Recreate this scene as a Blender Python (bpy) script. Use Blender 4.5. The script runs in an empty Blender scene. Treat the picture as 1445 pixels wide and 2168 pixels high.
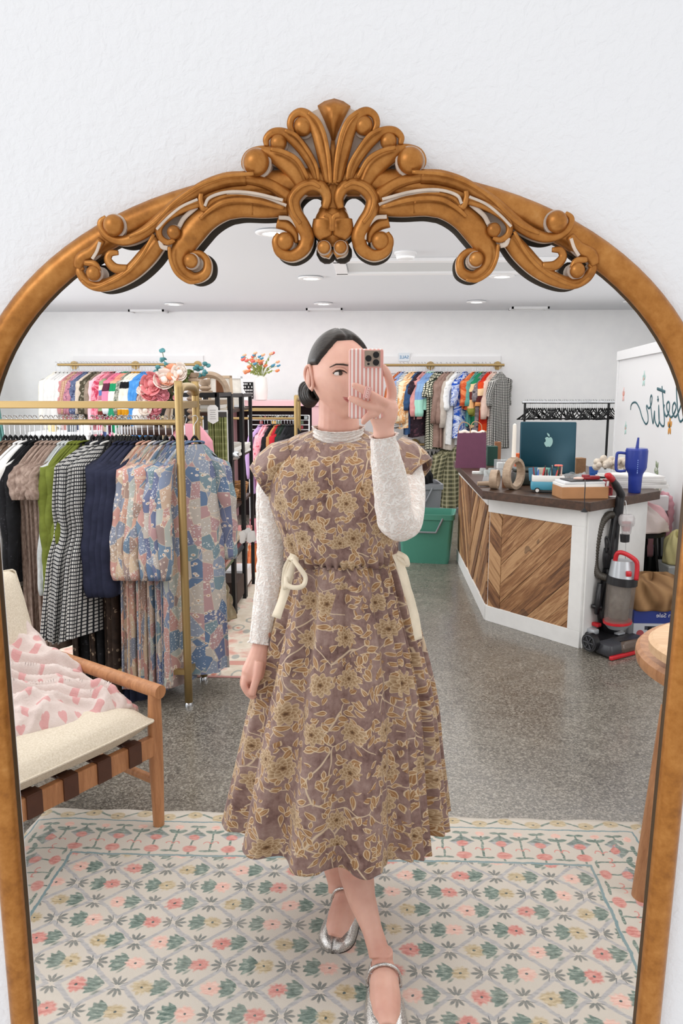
import bpy, math, random
import numpy as np
from math import sin, cos, pi, sqrt, atan2, radians, floor
from mathutils import Vector, Matrix, Quaternion
random.seed(7)
S = bpy.context.scene
COL = S.collection

# ------------------------------------------------------------------ camera, world, lights
CAM_H = 1.5; FPX = 1640.0; CX, CY = 722.5, 1084.0
PITCH = math.atan((1084 - 815) / FPX); YAW = math.atan((790 - 722.5) / FPX * cos(PITCH))
cd = bpy.data.cameras.new('camera'); cam = bpy.data.objects.new('camera', cd); COL.objects.link(cam)
cam.location = (0, 0, CAM_H); cam.rotation_euler = (pi / 2 - PITCH, 0, YAW)
cd.sensor_fit = 'VERTICAL'; cd.sensor_height = 24.0; cd.lens = FPX / 2168 * 24.0
cd.clip_start = 0.02; cd.clip_end = 100
S.camera = cam
S.view_settings.view_transform = 'Standard'; S.view_settings.look = 'None'
S.view_settings.gamma = 1.0; S.view_settings.use_curve_mapping = False
S.view_settings.exposure = 0.0
w = bpy.data.worlds.new('daylight'); S.world = w; w.use_nodes = True
bg = w.node_tree.nodes['Background']; bg.inputs[0].default_value = (0.975, 0.98, 1.0, 1); bg.inputs[1].default_value = 0.9

def area(name, loc, rot, sx, sy, power, col=(1, 1, 1)):
    l = bpy.data.lights.new(name, 'AREA'); l.shape = 'RECTANGLE'; l.size = sx; l.size_y = sy; l.energy = power; l.color = col
    o = bpy.data.objects.new(name, l); COL.objects.link(o); o.location = loc; o.rotation_euler = rot
    return o
YW = 9.5; HC = 2.372; XL, XR = -4.9, 4.6
# lamps added as daylight beside the mirror wall and at unseen left windows
area('daylight_fill_left', (-2.6, 0.75, 1.45), (radians(90), 0, radians(0)), 2.6, 1.9, 52, (0.97, 0.98, 1.0))
area('daylight_fill_right', (2.9, 0.75, 1.45), (radians(90), 0, radians(0)), 2.2, 1.9, 36, (1.0, 0.98, 0.96))
area('daylight_fill_side', (XL + 0.06, 4.6, 1.35), (radians(90), 0, radians(-90)), 6.0, 1.6, 120, (0.95, 0.98, 1.0))
area('ceiling_fill_near', (-0.4, 2.6, HC - 0.03), (0, 0, 0), 5.5, 2.6, 62, (1.0, 0.985, 0.96))  # added soft fill under the ceiling, no fitting of its own
area('ceiling_fill_far', (-0.6, 6.8, HC - 0.03), (0, 0, 0), 7.5, 4.2, 135, (1.0, 0.985, 0.965))  # same added fill over the far half
area('up_fill', (-.2, 5.6, 1.9), (pi, 0, 0), 7.5, 6.0, 52, (1.0, 0.985, 0.97))  # added lamp facing up in mid-air to brighten the ceiling
# the near side of the mirror wall: window light from the upper left behind the photographer
area('near_window', (-2.2, -1.6, 2.9), (radians(58), 0, radians(-50)), 1.6, 1.2, 26, (0.98, 0.99, 1.0))

# ------------------------------------------------------------------ pixel helpers (reading the place off the photograph)
def ray(px, py):
    a = (px - CX) / FPX; b = (CY - py) / FPX
    y = cos(PITCH) + b * sin(PITCH); z = -sin(PITCH) + b * cos(PITCH)
    return Vector((a * cos(YAW) - y * sin(YAW), a * sin(YAW) + y * cos(YAW), z))
def at(px, py, Y):
    r = ray(px, py); t = Y / r.y
    return Vector((r.x * t, Y, CAM_H + r.z * t))
def fl(px, py, z=0.0):
    r = ray(px, py); t = (z - CAM_H) / r.z
    return Vector((r.x * t, r.y * t, z))

# ------------------------------------------------------------------ naming
def tag(o, label=None, cat=None, group=None, kind=None):
    if label: o['label'] = label
    if cat: o['category'] = cat
    if group: o['group'] = group
    if kind: o['kind'] = kind
    return o
def empty(name, loc, label=None, cat=None, group=None, rz=0.0):
    o = bpy.data.objects.new(name, None); COL.objects.link(o); o.location = loc; o.rotation_euler = (0, 0, rz)
    o.empty_display_size = 0.05
    return tag(o, label, cat, group)
def copy_tree(o, parent=None):
    c = o.copy(); COL.objects.link(c); c.parent = parent
    for ch in o.children: copy_tree(ch, c)
    return c

# ------------------------------------------------------------------ mesh builder
class MB:
    def __init__(s): s.v = []; s.f = []; s.uv = None
    def add(s, vs, fs):
        n = len(s.v); s.v.extend([tuple(p) for p in vs]); s.f.extend([tuple(i + n for i in f) for f in fs]); return s
    def box(s, c, d, rz=0.0, M=None):
        x, y, z = d[0] / 2, d[1] / 2, d[2] / 2
        vs = [Vector((a * x, b * y, e * z)) for a in (-1, 1) for b in (-1, 1) for e in (-1, 1)]
        if M is not None: vs = [M @ p for p in vs]
        elif rz: vs = [Matrix.Rotation(rz, 3, 'Z') @ p for p in vs]
        vs = [p + Vector(c) for p in vs]
        return s.add(vs, [(0, 1, 3, 2), (4, 6, 7, 5), (0, 4, 5, 1), (2, 3, 7, 6), (0, 2, 6, 4), (1, 5, 7, 3)])
    def rbox(s, c, d, r=0.01, rz=0.0, n=3, M=None):
        # box with rounded vertical edges and softened top/bottom
        x, y, z = d[0] / 2, d[1] / 2, d[2] / 2; r = min(r, x * .98, y * .98, z * .98)
        rings = []
        prof = [(-z, r * .9), (-z + r * .3, r * .3), (-z + r, 0), (z - r, 0), (z - r * .3, r * .3), (z, r * .9)]
        for (zz, ins) in prof:
            ring = []
            for (sx, sy, a0) in ((1, 1, 0), (-1, 1, pi / 2), (-1, -1, pi), (1, -1, 3 * pi / 2)):
                for k in range(n + 1):
                    a = a0 + pi / 2 * k / n
                    ring.append(Vector((sx * (x - r) + (r - ins) * cos(a) if True else 0, sy * (y - r) + (r - ins) * sin(a), zz)))
            rings.append(ring)
        vs = [p for R_ in rings for p in R_]; m = len(rings[0])
        if M is not None: vs = [M @ p for p in vs]
        elif rz: vs = [Matrix.Rotation(rz, 3, 'Z') @ p for p in vs]
        vs = [p + Vector(c) for p in vs]
        fs = [(i * m + j, i * m + (j + 1) % m, (i + 1) * m + (j + 1) % m, (i + 1) * m + j) for i in range(len(rings) - 1) for j in range(m)]
        fs.append(tuple(reversed(range(m)))); fs.append(tuple((len(rings) - 1) * m + j for j in range(m)))
        return s.add(vs, fs)
    def tube(s, pts, r, n=8, caps=True, closed=False, flat=1.0, up=None):
        pts = [Vector(p) for p in pts]; k = len(pts)
        rs = r if isinstance(r, (list, tuple)) else [r] * k
        vs = []; fs = []; T0 = None; N = None
        for i, p in enumerate(pts):
            if closed: T = pts[(i + 1) % k] - pts[i - 1]
            else: T = pts[min(i + 1, k - 1)] - pts[max(i - 1, 0)]
            if T.length < 1e-9: T = Vector((0, 0, 1))
            T.normalize()
            if up is not None:
                B = Vector(up) - T * T.dot(Vector(up))
                if B.length < 1e-6: B = T.orthogonal()
                B.normalize(); Nn = B.cross(T); N = Nn
            else:
                if N is None:
                    N = T.orthogonal().normalized()
                else:
                    N = N - T * N.dot(T)
                    if N.length < 1e-6: N = T.orthogonal()
                    N.normalize()
                B = T.cross(N)
            for j in range(n):
                a = 2 * pi * j / n
                vs.append(p + N * cos(a) * rs[i] + B * sin(a) * rs[i] * flat)
        rng = k if closed else k - 1
        for i in range(rng):
            for j in range(n):
                i2 = (i + 1) % k
                fs.append((i * n + j, i * n + (j + 1) % n, i2 * n + (j + 1) % n, i2 * n + j))
        if caps and not closed:
            fs.append(tuple(reversed(range(n)))); fs.append(tuple((k - 1) * n + j for j in range(n)))
        return s.add(vs, fs)
    def cyl(s, a, b, r, r2=None, n=16):
        return s.tube([a, b], [r, r if r2 is None else r2], n)
    def lathe(s, prof, c=(0, 0, 0), n=24, M=None):
        vs = []; fs = []
        for (r, z) in prof:
            for j in range(n):
                a = 2 * pi * j / n; p = Vector((r * cos(a), r * sin(a), z))
                if M is not None: p = M @ p
                vs.append(p + Vector(c))
        for i in range(len(prof) - 1):
            for j in range(n): fs.append((i * n + j, i * n + (j + 1) % n, (i + 1) * n + (j + 1) % n, (i + 1) * n + j))
        if prof[0][0] > 1e-6: fs.append(tuple(reversed(range(n))))
        if prof[-1][0] > 1e-6: fs.append(tuple((len(prof) - 1) * n + j for j in range(n)))
        return s.add(vs, fs)
    def ball(s, c, r, n=12, sc=(1, 1, 1), M=None):
        prof = [(sin(pi * i / n) * 1.0, -cos(pi * i / n)) for i in range(n + 1)]
        vs = []; fs = []; m = n + 4
        for (a, b) in prof:
            for j in range(m):
                t = 2 * pi * j / m; p = Vector((a * cos(t) * r * sc[0], a * sin(t) * r * sc[1], b * r * sc[2]))
                if M is not None: p = M @ p
                vs.append(p + Vector(c))
        for i in range(n):
            for j in range(m): fs.append((i * m + j, i * m + (j + 1) % m, (i + 1) * m + (j + 1) % m, (i + 1) * m + j))
        return s.add(vs, fs)
    def prism(s, poly, z0, z1, M=None, c=(0, 0, 0)):
        n = len(poly); vs = [Vector((p[0], p[1], z0)) for p in poly] + [Vector((p[0], p[1], z1)) for p in poly]
        if M is not None: vs = [M @ p for p in vs]
        vs = [p + Vector(c) for p in vs]
        fs = [(i, (i + 1) % n, n + (i + 1) % n, n + i) for i in range(n)] + [tuple(reversed(range(n))), tuple(range(n, 2 * n))]
        return s.add(vs, fs)
    def rings(s, rs, close=True, cap0=True, cap1=True):
        # rs: list of rings (equal length lists of points)
        m = len(rs[0]); vs = [p for r in rs for p in r]; fs = []
        for i in range(len(rs) - 1):
            for j in range(m if close else m - 1):
                fs.append((i * m + j, i * m + (j + 1) % m, (i + 1) * m + (j + 1) % m, (i + 1) * m + j))
        if cap0: fs.append(tuple(reversed(range(m))))
        if cap1: fs.append(tuple((len(rs) - 1) * m + j for j in range(m)))
        return s.add(vs, fs)
    def build(s, name, mat, parent=None, smooth=False, loc=None, bevel=0.0, sub=0, solid=0.0):
        me = bpy.data.meshes.new(name); me.from_pydata(s.v, [], s.f); me.update()
        o = bpy.data.objects.new(name, me); COL.objects.link(o)
        if mat: me.materials.append(mat)
        if smooth:
            me.polygons.foreach_set('use_smooth', [True] * len(me.polygons))
            if smooth == 'auto':
                try: me.set_sharp_from_angle(angle=radians(38))
                except Exception: pass
        if s.uv is not None:
            ul = me.uv_layers.new(name='UVMap'); li = np.empty(len(me.loops), dtype=np.int32); me.loops.foreach_get('vertex_index', li)
            ul.data.foreach_set('uv', np.asarray(s.uv, dtype=np.float32)[li].ravel())
        if loc is not None: o.location = loc
        if parent is not None: o.parent = parent
        if solid:
            m = o.modifiers.new('solid', 'SOLIDIFY'); m.thickness = solid; m.offset = 0
        if bevel:
            m = o.modifiers.new('bevel', 'BEVEL'); m.width = bevel; m.segments = 2; m.limit_method = 'ANGLE'
        if sub:
            m = o.modifiers.new('sub', 'SUBSURF'); m.levels = sub; m.render_levels = sub
        return o

def crv(pts, n=8, closed=False):
    """Catmull-Rom resampling; each point a tuple of any length."""
    P = [np.array(p, float) for p in pts]; out = []; k = len(P)
    rng = k if closed else k - 1
    for i in range(rng):
        if closed: p0, p1, p2, p3 = P[i - 1], P[i], P[(i + 1) % k], P[(i + 2) % k]
        else:
            p1, p2 = P[i], P[i + 1]
            p0 = P[i - 1] if i > 0 else 2 * p1 - p2
            p3 = P[i + 2] if i + 2 < k else 2 * p2 - p1
        for j in range(n):
            t = j / n
            out.append(.5 * ((2 * p1) + (-p0 + p2) * t + (2 * p0 - 5 * p1 + 4 * p2 - p3) * t * t + (-p0 + 3 * p1 - 3 * p2 + p3) * t ** 3))
    if not closed: out.append(P[-1])
    return out

# ------------------------------------------------------------------ materials
def hx(h, k=1.0):
    h = h.lstrip('#'); c = [int(h[i:i + 2], 16) / 255 for i in (0, 2, 4)]
    return tuple(((x / 12.92 if x <= .04045 else ((x + .055) / 1.055) ** 2.4) * k) for x in c)
class X:
    """Tiny expression layer over Math nodes."""
    def __init__(s, nt, sock): s.nt = nt; s.k = sock
    def _m(s, op, *a, clamp=False):
        n = s.nt.nodes.new('ShaderNodeMath'); n.operation = op; n.use_clamp = clamp
        for i, v in enumerate(a):
            if isinstance(v, X): s.nt.links.new(v.k, n.inputs[i])
            else: n.inputs[i].default_value = float(v)
        return X(s.nt, n.outputs[0])
    def __add__(s, o): return s._m('ADD', s, o)
    __radd__ = __add__
    def __sub__(s, o): return s._m('SUBTRACT', s, o)
    def __rsub__(s, o): return s._m('SUBTRACT', o, s)
    def __mul__(s, o): return s._m('MULTIPLY', s, o)
    __rmul__ = __mul__
    def __truediv__(s, o): return s._m('DIVIDE', s, o)
    def __neg__(s): return s * -1
    def abs(s): return s._m('ABSOLUTE', s)
    def sin(s): return s._m('SINE', s)
    def cos(s): return s._m('COSINE', s)
    def floor(s): return s._m('FLOOR', s)
    def fract(s): return s._m('FRACT', s)
    def sqrt(s): return s._m('SQRT', s)
    def pow(s, o): return s._m('POWER', s, o)
    def mod(s, o): return s._m('FLOORED_MODULO', s, o)
    def max(s, o): return s._m('MAXIMUM', s, o)
    def min(s, o): return s._m('MINIMUM', s, o)
    def lt(s, o): return s._m('LESS_THAN', s, o)
    def gt(s, o): return s._m('GREATER_THAN', s, o)
    def atan2(s, o): return s._m('ARCTAN2', s, o)
    def clamp(s): return s._m('ADD', s, 0.0, clamp=True)
    def soft(s, e, w):   # 1 where s < e, fading over w
        return ((e - s) / w + 0.5).clamp()
def hyp(a, b): return (a * a + b * b).sqrt()
class M:
    """Material under construction."""
    def __init__(s, name, rough=0.6, metal=0.0, spec=0.5):
        s.m = bpy.data.materials.new(name); s.m.use_nodes = True; s.nt = s.m.node_tree
        s.b = s.nt.nodes['Principled BSDF']; s.b.inputs['Roughness'].default_value = rough
        s.b.inputs['Metallic'].default_value = metal; s.b.inputs['Specular IOR Level'].default_value = spec
    def node(s, t, **kw):
        n = s.nt.nodes.new(t)
        for k, v in kw.items(): setattr(n, k, v)
        return n
    def coords(s, kind='Object', scale=None):
        tc = s.node('ShaderNodeTexCoord'); v = tc.outputs[kind]
        return v
    def xyz(s, kind='Object'):
        n = s.node('ShaderNodeSeparateXYZ'); s.nt.links.new(s.coords(kind), n.inputs[0])
        return X(s.nt, n.outputs[0]), X(s.nt, n.outputs[1]), X(s.nt, n.outputs[2])
    def vec(s, x, y, z=0.0):
        n = s.node('ShaderNodeCombineXYZ')
        for i, v in enumerate((x, y, z)):
            if isinstance(v, X): s.nt.links.new(v.k, n.inputs[i])
            else: n.inputs[i].default_value = v
        return n.outputs[0]
    def noise(s, scale, vec=None, detail=3.0, rough=.55, dist=0.0):
        n = s.node('ShaderNodeTexNoise'); n.inputs['Scale'].default_value = scale; n.inputs['Detail'].default_value = detail
        n.inputs['Roughness'].default_value = rough; n.inputs['Distortion'].default_value = dist
        s.nt.links.new(vec if vec is not None else s.coords(), n.inputs['Vector'])
        return X(s.nt, n.outputs[0])
    def voro(s, scale, vec=None, feature='F1', rnd=1.0):
        n = s.node('ShaderNodeTexVoronoi'); n.feature = feature; n.inputs['Scale'].default_value = scale
        n.inputs['Randomness'].default_value = rnd
        s.nt.links.new(vec if vec is not None else s.coords(), n.inputs['Vector'])
        return n
    def white(s, vec):
        n = s.node('ShaderNodeTexWhiteNoise'); n.noise_dimensions = '3D'; s.nt.links.new(vec, n.inputs['Vector'])
        return X(s.nt, n.outputs['Value'])
    def ramp(s, f, stops, const=False):
        n = s.node('ShaderNodeValToRGB'); cr = n.color_ramp
        if const: cr.interpolation = 'CONSTANT'
        while len(cr.elements) < len(stops): cr.elements.new(0.5)
        for e, (p, c) in zip(cr.elements, stops): e.position = p; e.color = (*c, 1)
        s.nt.links.new(f.k, n.inputs[0]); return n.outputs[0]
    def mix(s, a, b, f):
        n = s.node('ShaderNodeMix', data_type='RGBA')
        for i, v in ((6, a), (7, b)):
            if isinstance(v, tuple): n.inputs[i].default_value = (*v, 1)
            else: s.nt.links.new(v, n.inputs[i])
        if isinstance(f, X): s.nt.links.new(f.k, n.inputs[0])
        else: n.inputs[0].default_value = f
        return n.outputs[2]
    def color(s, c):
        if isinstance(c, tuple): s.b.inputs['Base Color'].default_value = (*c, 1)
        else: s.nt.links.new(c, s.b.inputs['Base Color'])
        return s
    def bump(s, h, strength=0.3, dist=0.01):
        n = s.node('ShaderNodeBump'); n.inputs['Strength'].default_value = strength; n.inputs['Distance'].default_value = dist
        s.nt.links.new(h.k, n.inputs['Height']); s.nt.links.new(n.outputs[0], s.b.inputs['Normal']); return s
    def rough(s, x): s.nt.links.new(x.k, s.b.inputs['Roughness']); return s
_mc = {}
def solid(name, h, rough=0.6, metal=0.0, var=0.0, vs=8.0, bs=0.0, bscale=60.0, spec=0.5, k=1.0):
    key = (name,)
    if key in _mc: return _mc[key]
    m = M(name, rough, metal, spec); c = hx(h, k)
    if var:
        n = m.noise(vs); m.color(m.ramp(n, [(0.3, tuple(x * (1 - var) for x in c)), (0.7, tuple(min(1, x * (1 + var)) for x in c))]))
    else: m.color(c)
    if bs: m.bump(m.noise(bscale), bs, 0.004)
    _mc[key] = m.m; return m.m
def glass(name, tint='#ffffff', rough=0.02, alpha=0.25):
    key = (name,)
    if key in _mc: return _mc[key]
    m = M(name, rough, 0.0, .6); m.color(hx(tint)); m.b.inputs['Alpha'].default_value = alpha
    _mc[key] = m.m; return m.m
def wood(name, light, dark, scale=6.0, axis=0, stretch=12.0, rough=0.5, fine=1.0):
    m = M(name, rough); x, y, z = m.xyz()
    v = [x * stretch, y * stretch, z * stretch]; v[axis] = (x, y, z)[axis]
    vec = m.vec(*v); n = m.noise(scale, vec, 4, .6, .6); n2 = m.noise(scale * 9, vec, 2)
    f = (n * .75 + n2 * .25)
    m.color(m.ramp(f, [(0.32, hx(dark)), (0.5, tuple((a + b) / 2 for a, b in zip(hx(dark), hx(light)))), (0.66, hx(light))]))
    m.bump(n2, .12 * fine, .002); return m.m
# ------------------------------------------------------------------ shared materials
white_paint = M('white_wall_paint', .75); _n = white_paint.noise(9.0, None, 2); white_paint.color(white_paint.ramp(_n, [(.3, hx('#eeeeef')), (.7, hx('#f2f2f2'))]))
white_paint.bump(white_paint.noise(90.0, None, 2), .12, .003); WALLP = white_paint.m
_p = M('orange_peel_plaster', .7); _a = _p.noise(95.0, None, 3, .6, .5); _b = _p.noise(38.0, None, 2)
_p.color(hx('#ececed')); _p.bump(_a * .8 + _b * .45, .55, .004); PEEL = _p.m
ceil_m = solid('ceiling_paint', '#dcdee2', .85)
trim_m = solid('white_trim_paint', '#e9e9ea', .45)
_f = M('polished_concrete', .3); _x, _y, _z = _f.xyz()
_vs = _f.voro(170.0); _sc = _f.node('ShaderNodeSeparateXYZ'); _f.nt.links.new(_vs.outputs['Color'], _sc.inputs[0]); _sp = X(_f.nt, _sc.outputs[0]) * .5 + _f.noise(60.0, None, 2) * .5; _cl = _f.noise(2.2, None, 4, .6, .8); _c2 = _f.noise(11.0, None, 3)
_base = _f.ramp(_cl * .65 + _c2 * .35, [(.34, hx('#544e47')), (.5, hx('#6c665d')), (.66, hx('#878176'))])
_f.color(_f.mix(_base, _f.ramp(_sp, [(.22, hx('#2a2622')), (.5, hx('#6f695f')), (.78, hx('#b5afa3'))]), .55))
_f.rough((_c2 * .3 + .16)); _f.b.inputs['Coat Weight'].default_value = .25; _f.b.inputs['Coat Roughness'].default_value = .12
FLOORM = _f.m
gold_paint = M('brushed_gold_metal', .42, .7); gold_paint.color(hx('#a98f60')); GOLD = gold_paint.m
BLACKM = solid('black_metal', '#17181a', .45, .3)
CHROME = solid('chrome', '#c9ccd0', .18, 1.0)
def struct(b, name, mat, **k):
    o = b.build(name, mat, **k); o['kind'] = 'structure'; return o

# ------------------------------------------------------------------ room seen in the mirror
struct(MB().box(((XL + XR) / 2, 5.2, -.05), (XR - XL + .4, 8.7, .1)), 'floor', FLOORM)
struct(MB().box(((XL + XR) / 2, 5.25, HC + .05), (XR - XL + .4, 8.8, .1)), 'ceiling', ceil_m)
struct(MB().box(((XL + XR) / 2, YW + .06, HC / 2), (XR - XL + .4, .12, HC)), 'wall_back', WALLP)
struct(MB().box((XR + .06, 5.25, HC / 2), (.12, 8.6, HC)), 'wall_right', WALLP)
b = MB()      # left wall with a run of windows
b.box((XL - .06, 5.25, .3), (.12, 8.6, .6)); b.box((XL - .06, 5.25, HC - .07), (.12, 8.6, .14))
for (y0, y1) in ((.95, 1.5), (4.3, 4.9), (7.7, 9.5)): b.box((XL - .06, (y0 + y1) / 2, 1.42), (.12, y1 - y0, 1.64))
struct(b, 'wall_left', WALLP)
b = MB()
for k in range(2):
    y0 = (1.5, 4.9)[k]; y1 = (4.3, 7.7)[k]
    for yy in (y0 + .03, (y0 + y1) / 2, y1 - .03): b.box((XL - .04, yy, 1.42), (.05, .05, 1.64))
struct(b, 'window_1', trim_m)
# baseboard
struct(MB().box(((XL + XR) / 2, YW - .01, .05), (XR - XL, .02, .1)), 'baseboard_back', trim_m)

# mirror wall + mirror share one tilted plane
EL = math.asin(ray(790, 762).normalized().z); D0 = .85
RM = Matrix.Rotation(EL, 3, 'X'); PN = RM @ Vector((0, 1, 0)); PV = RM @ Vector((0, 0, 1))
MO = Vector((0, 0, CAM_H)) + PN * D0
def mp(px, py, w=0.0):
    r = ray(px, py); t = (D0 - w) / r.dot(PN); P = r * t
    return Vector((P.x, -w, P.dot(PV)))
UC = -.0425
def uc(v): return UC - .009 * (.1 - v)
def arch(a, bb, v0=-.125, vb=-1.32, n=56):
    pts = [Vector((uc(vb) - a, 0, vb))] + [Vector((uc(v) - a, 0, v)) for v in np.linspace(vb + .1, v0 - .05, 12)]
    for i in range(n + 1):
        t = pi - pi * i / n; v = v0 + bb * max(sin(t), 0) ** .93; pts.append(Vector((uc(v) + a * (1 if cos(t) > 0 else -1) * abs(cos(t)) ** .93, 0, v)))
    pts += [Vector((uc(v) + a, 0, v)) for v in np.linspace(v0 - .05, vb + .1, 12)] + [Vector((uc(vb) + a, 0, vb))]
    return pts
wallroot_rot = (EL, 0, 0)
H = arch(.396, .302); N_ = len(H)
def outer(p):
    d = Vector((p.x - UC, 0, p.z + .125)); sx = (2.3 / abs(d.x)) if abs(d.x) > 1e-6 else 1e9; sz = (1.25 / d.z) if d.z > 1e-6 else 1e9
    k = min(sx, sz); return Vector((UC + d.x * k, 0, -.125 + d.z * k if d.z > 0 else p.z))
O = [outer(p) for p in H]
b = MB(); n = N_
vs = [p.copy() for p in H] + O + [p + Vector((0, .03, 0)) for p in H] + [p + Vector((0, .03, 0)) for p in O]
fs = []
for i in range(n - 1):
    fs += [(i, i + 1, n + i + 1, n + i), (2 * n + i, 3 * n + i, 3 * n + i + 1, 2 * n + i + 1), (i, 2 * n + i, 2 * n + i + 1, i + 1), (n + i, n + i + 1, 3 * n + i + 1, 3 * n + i)]
b.add(vs, fs)
b.box((UC, .015, -1.42), (4.6, .03, .2))
o = struct(b, 'wall_front', PEEL, loc=MO); o.rotation_euler = wallroot_rot

# ------------------------------------------------------------------ mirror
_g = M('antique_gold_finish', .37, .6)
_n1 = _g.noise(34.0, None, 5, .7); _n2 = _g.noise(120.0, None, 2)
_g.color(_g.ramp(_n1 * .8 + _n2 * .2, [(.3, hx('#8f5a26')), (.46, hx('#ab6f30')), (.62, hx('#bd8140')), (.78, hx('#cb9557'))]))
_g.bump(_n2, .08, .001); AGOLD = _g.m
PALE = solid('pale_patina', '#cdbcab', .7, 0, .14, 60)
DARKB = solid('dark_resin_reflection', '#2b2216', .8)  # for the ornament's reflected twin: resin back, unlit dark put into the colour
mir = empty('arched_mirror', MO, 'large arched gold-framed wall mirror with carved scroll crest on the white wall', 'mirror'); mir.rotation_euler = wallroot_rot
A = arch(.3985, .304)
A_front = [p + Vector((0, -.008, 0)) for p in A]
MB().tube(A_front, .0142, 14, up=(0, 1, 0), flat=.95).build('frame', AGOLD, mir, smooth=True)
b = MB().tube([p + Vector((0, .004, 0)) for p in A], .0140, 10, up=(0, 1, 0), flat=.9)
b.build('frame_reflection', solid('dark_gold_reflection', '#4a3720', .5, .4), mir, smooth=True)  # reflected twin of the frame, its shade put into the dark colour
PX = .00052
C1 = lambda x, y: (480 + x / 3.141, 190 + y / 3.141)
C2 = lambda x, y: (130 + x / 3.074, 340 + y / 3.074)
strokes = []; balls = []
def stroke(C, pts, w=.018, part='scrollwork', flat=.7): strokes.append((part, flat, [(*C(x, y), r / 3.11, w) for (x, y, r) in pts]))
def ball(C, x, y, r, w=.02, part='scrollwork'): balls.append((part, *C(x, y), r / 3.11, w))
# crest, left half
stroke(C1, [(672, 620, 22), (655, 490, 38), (628, 365, 42), (596, 265, 38), (548, 185, 34), (490, 150, 26), (437, 178, 22), (420, 235, 20), (440, 285, 14)], .020, 'crest')
stroke(C1, [(688, 620, 12), (680, 500, 14), (664, 380, 14), (640, 280, 14), (600, 200, 13), (540, 150, 12)], .030, 'crest')
ball(C1, 508, 250, 56, .016, 'crest')
stroke(C1, [(600, 620, 16), (572, 510, 30), (512, 405, 36), (440, 325, 36), (372, 285, 28), (305, 285, 24), (262, 325, 20), (264, 375, 15)], .017, 'crest')
stroke(C1, [(610, 600, 9), (590, 500, 12), (530, 395, 12), (460, 305, 12), (385, 268, 11)], .026, 'crest')
ball(C1, 346, 358, 50, .014, 'crest')
stroke(C1, [(505, 640, 42), (450, 540, 58), (375, 470, 56), (290, 425, 44), (215, 415, 36), (150, 440, 34), (125, 495, 28), (150, 540, 20)], .015, 'crest')
stroke(C1, [(540, 590, 12), (470, 470, 14), (380, 415, 14), (290, 395, 12)], .027, 'crest')
ball(C1, 198, 488, 78, .020, 'crest')
# volute beside the mask
stroke(C1, [(650, 790, 20), (665, 720, 30), (635, 655, 36), (565, 632, 36), (490, 665, 40), (443, 735, 40), (455, 820, 44), (500, 900, 46), (530, 980, 46), (505, 1060, 40), (430, 1105, 34), (355, 1080, 32), (328, 1010, 28), (350, 960, 20)], .022, 'crest')
stroke(C1, [(620, 650, 10), (560, 622, 12), (480, 650, 12), (425, 725, 12), (440, 815, 12), (490, 890, 12)], .036, 'crest')
ball(C1, 388, 1012, 54, .020, 'crest')
stroke(C1, [(335, 885, 34), (400, 905, 34), (450, 960, 28), (462, 1020, 14)], .018, 'crest')
# centre mask of leaves
stroke(C1, [(640, 860, 60), (640, 930, 66), (660, 985, 40)], .022, 'crest', .5)
stroke(C1, [(646, 1020, 40), (640, 1060, 38), (690, 1095, 26)], .02, 'crest')
ball(C1, 646, 1050, 38, .026, 'crest')
stroke(C1, [(650, 830, 16), (690, 850, 14), (692, 940, 12)], .036, 'crest')
# long arm to the upper scroll
stroke(C1, [(415, 720, 40), (300, 640, 34), (180, 600, 34), (80, 588, 36), (0, 592, 40)], .017)
stroke(C2, [(1200, 115, 42), (1076, 125, 44), (950, 165, 42), (850, 222, 40), (740, 295, 40), (650, 375, 40), (570, 445, 38), (480, 500, 34), (395, 522, 30), (310, 500, 26), (262, 450, 22), (255, 400, 20), (290, 368, 14)], .018)
stroke(C2, [(1250, 85, 12), (1076, 100, 12), (940, 140, 12), (830, 200, 12), (720, 285, 12), (630, 380, 12), (540, 450, 12), (440, 495, 10)], .031)
ball(C2, 345, 425, 64, .020)
stroke(C2, [(1445, 275, 20), (1250, 222, 22), (1100, 222, 22), (990, 258, 20), (930, 320, 16)], .026)
stroke(C2, [(908, 215, 14), (905, 260, 16), (925, 315, 20), (955, 310, 12)], .028)
# lower arm ending in the hanging scroll
stroke(C1, [(420, 790, 46), (250, 790, 56), (100, 780, 62), (0, 790, 66)], .015)
stroke(C2, [(1250, 300, 58), (1130, 300, 62), (1020, 330, 70), (930, 385, 76), (860, 460, 78), (800, 545, 72), (762, 635, 52), (790, 715, 42), (860, 765, 34), (935, 735, 30), (948, 660, 24), (905, 608, 20), (835, 600, 15)], .016)
stroke(C2, [(1445, 310, 12), (1250, 262, 14), (1080, 262, 14), (980, 310, 14), (900, 380, 10)], .030)
stroke(C2, [(700, 560, 10), (710, 650, 12), (750, 735, 12), (830, 790, 12), (900, 785, 10)], .028)
ball(C2, 845, 655, 44, .020)
stroke(C2, [(905, 280, 18), (800, 308, 24), (700, 365, 24), (640, 430, 22), (640, 495, 20), (690, 532, 18), (735, 515, 14)], .024)
ball(C2, 735, 470, 42, .022)
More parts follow.
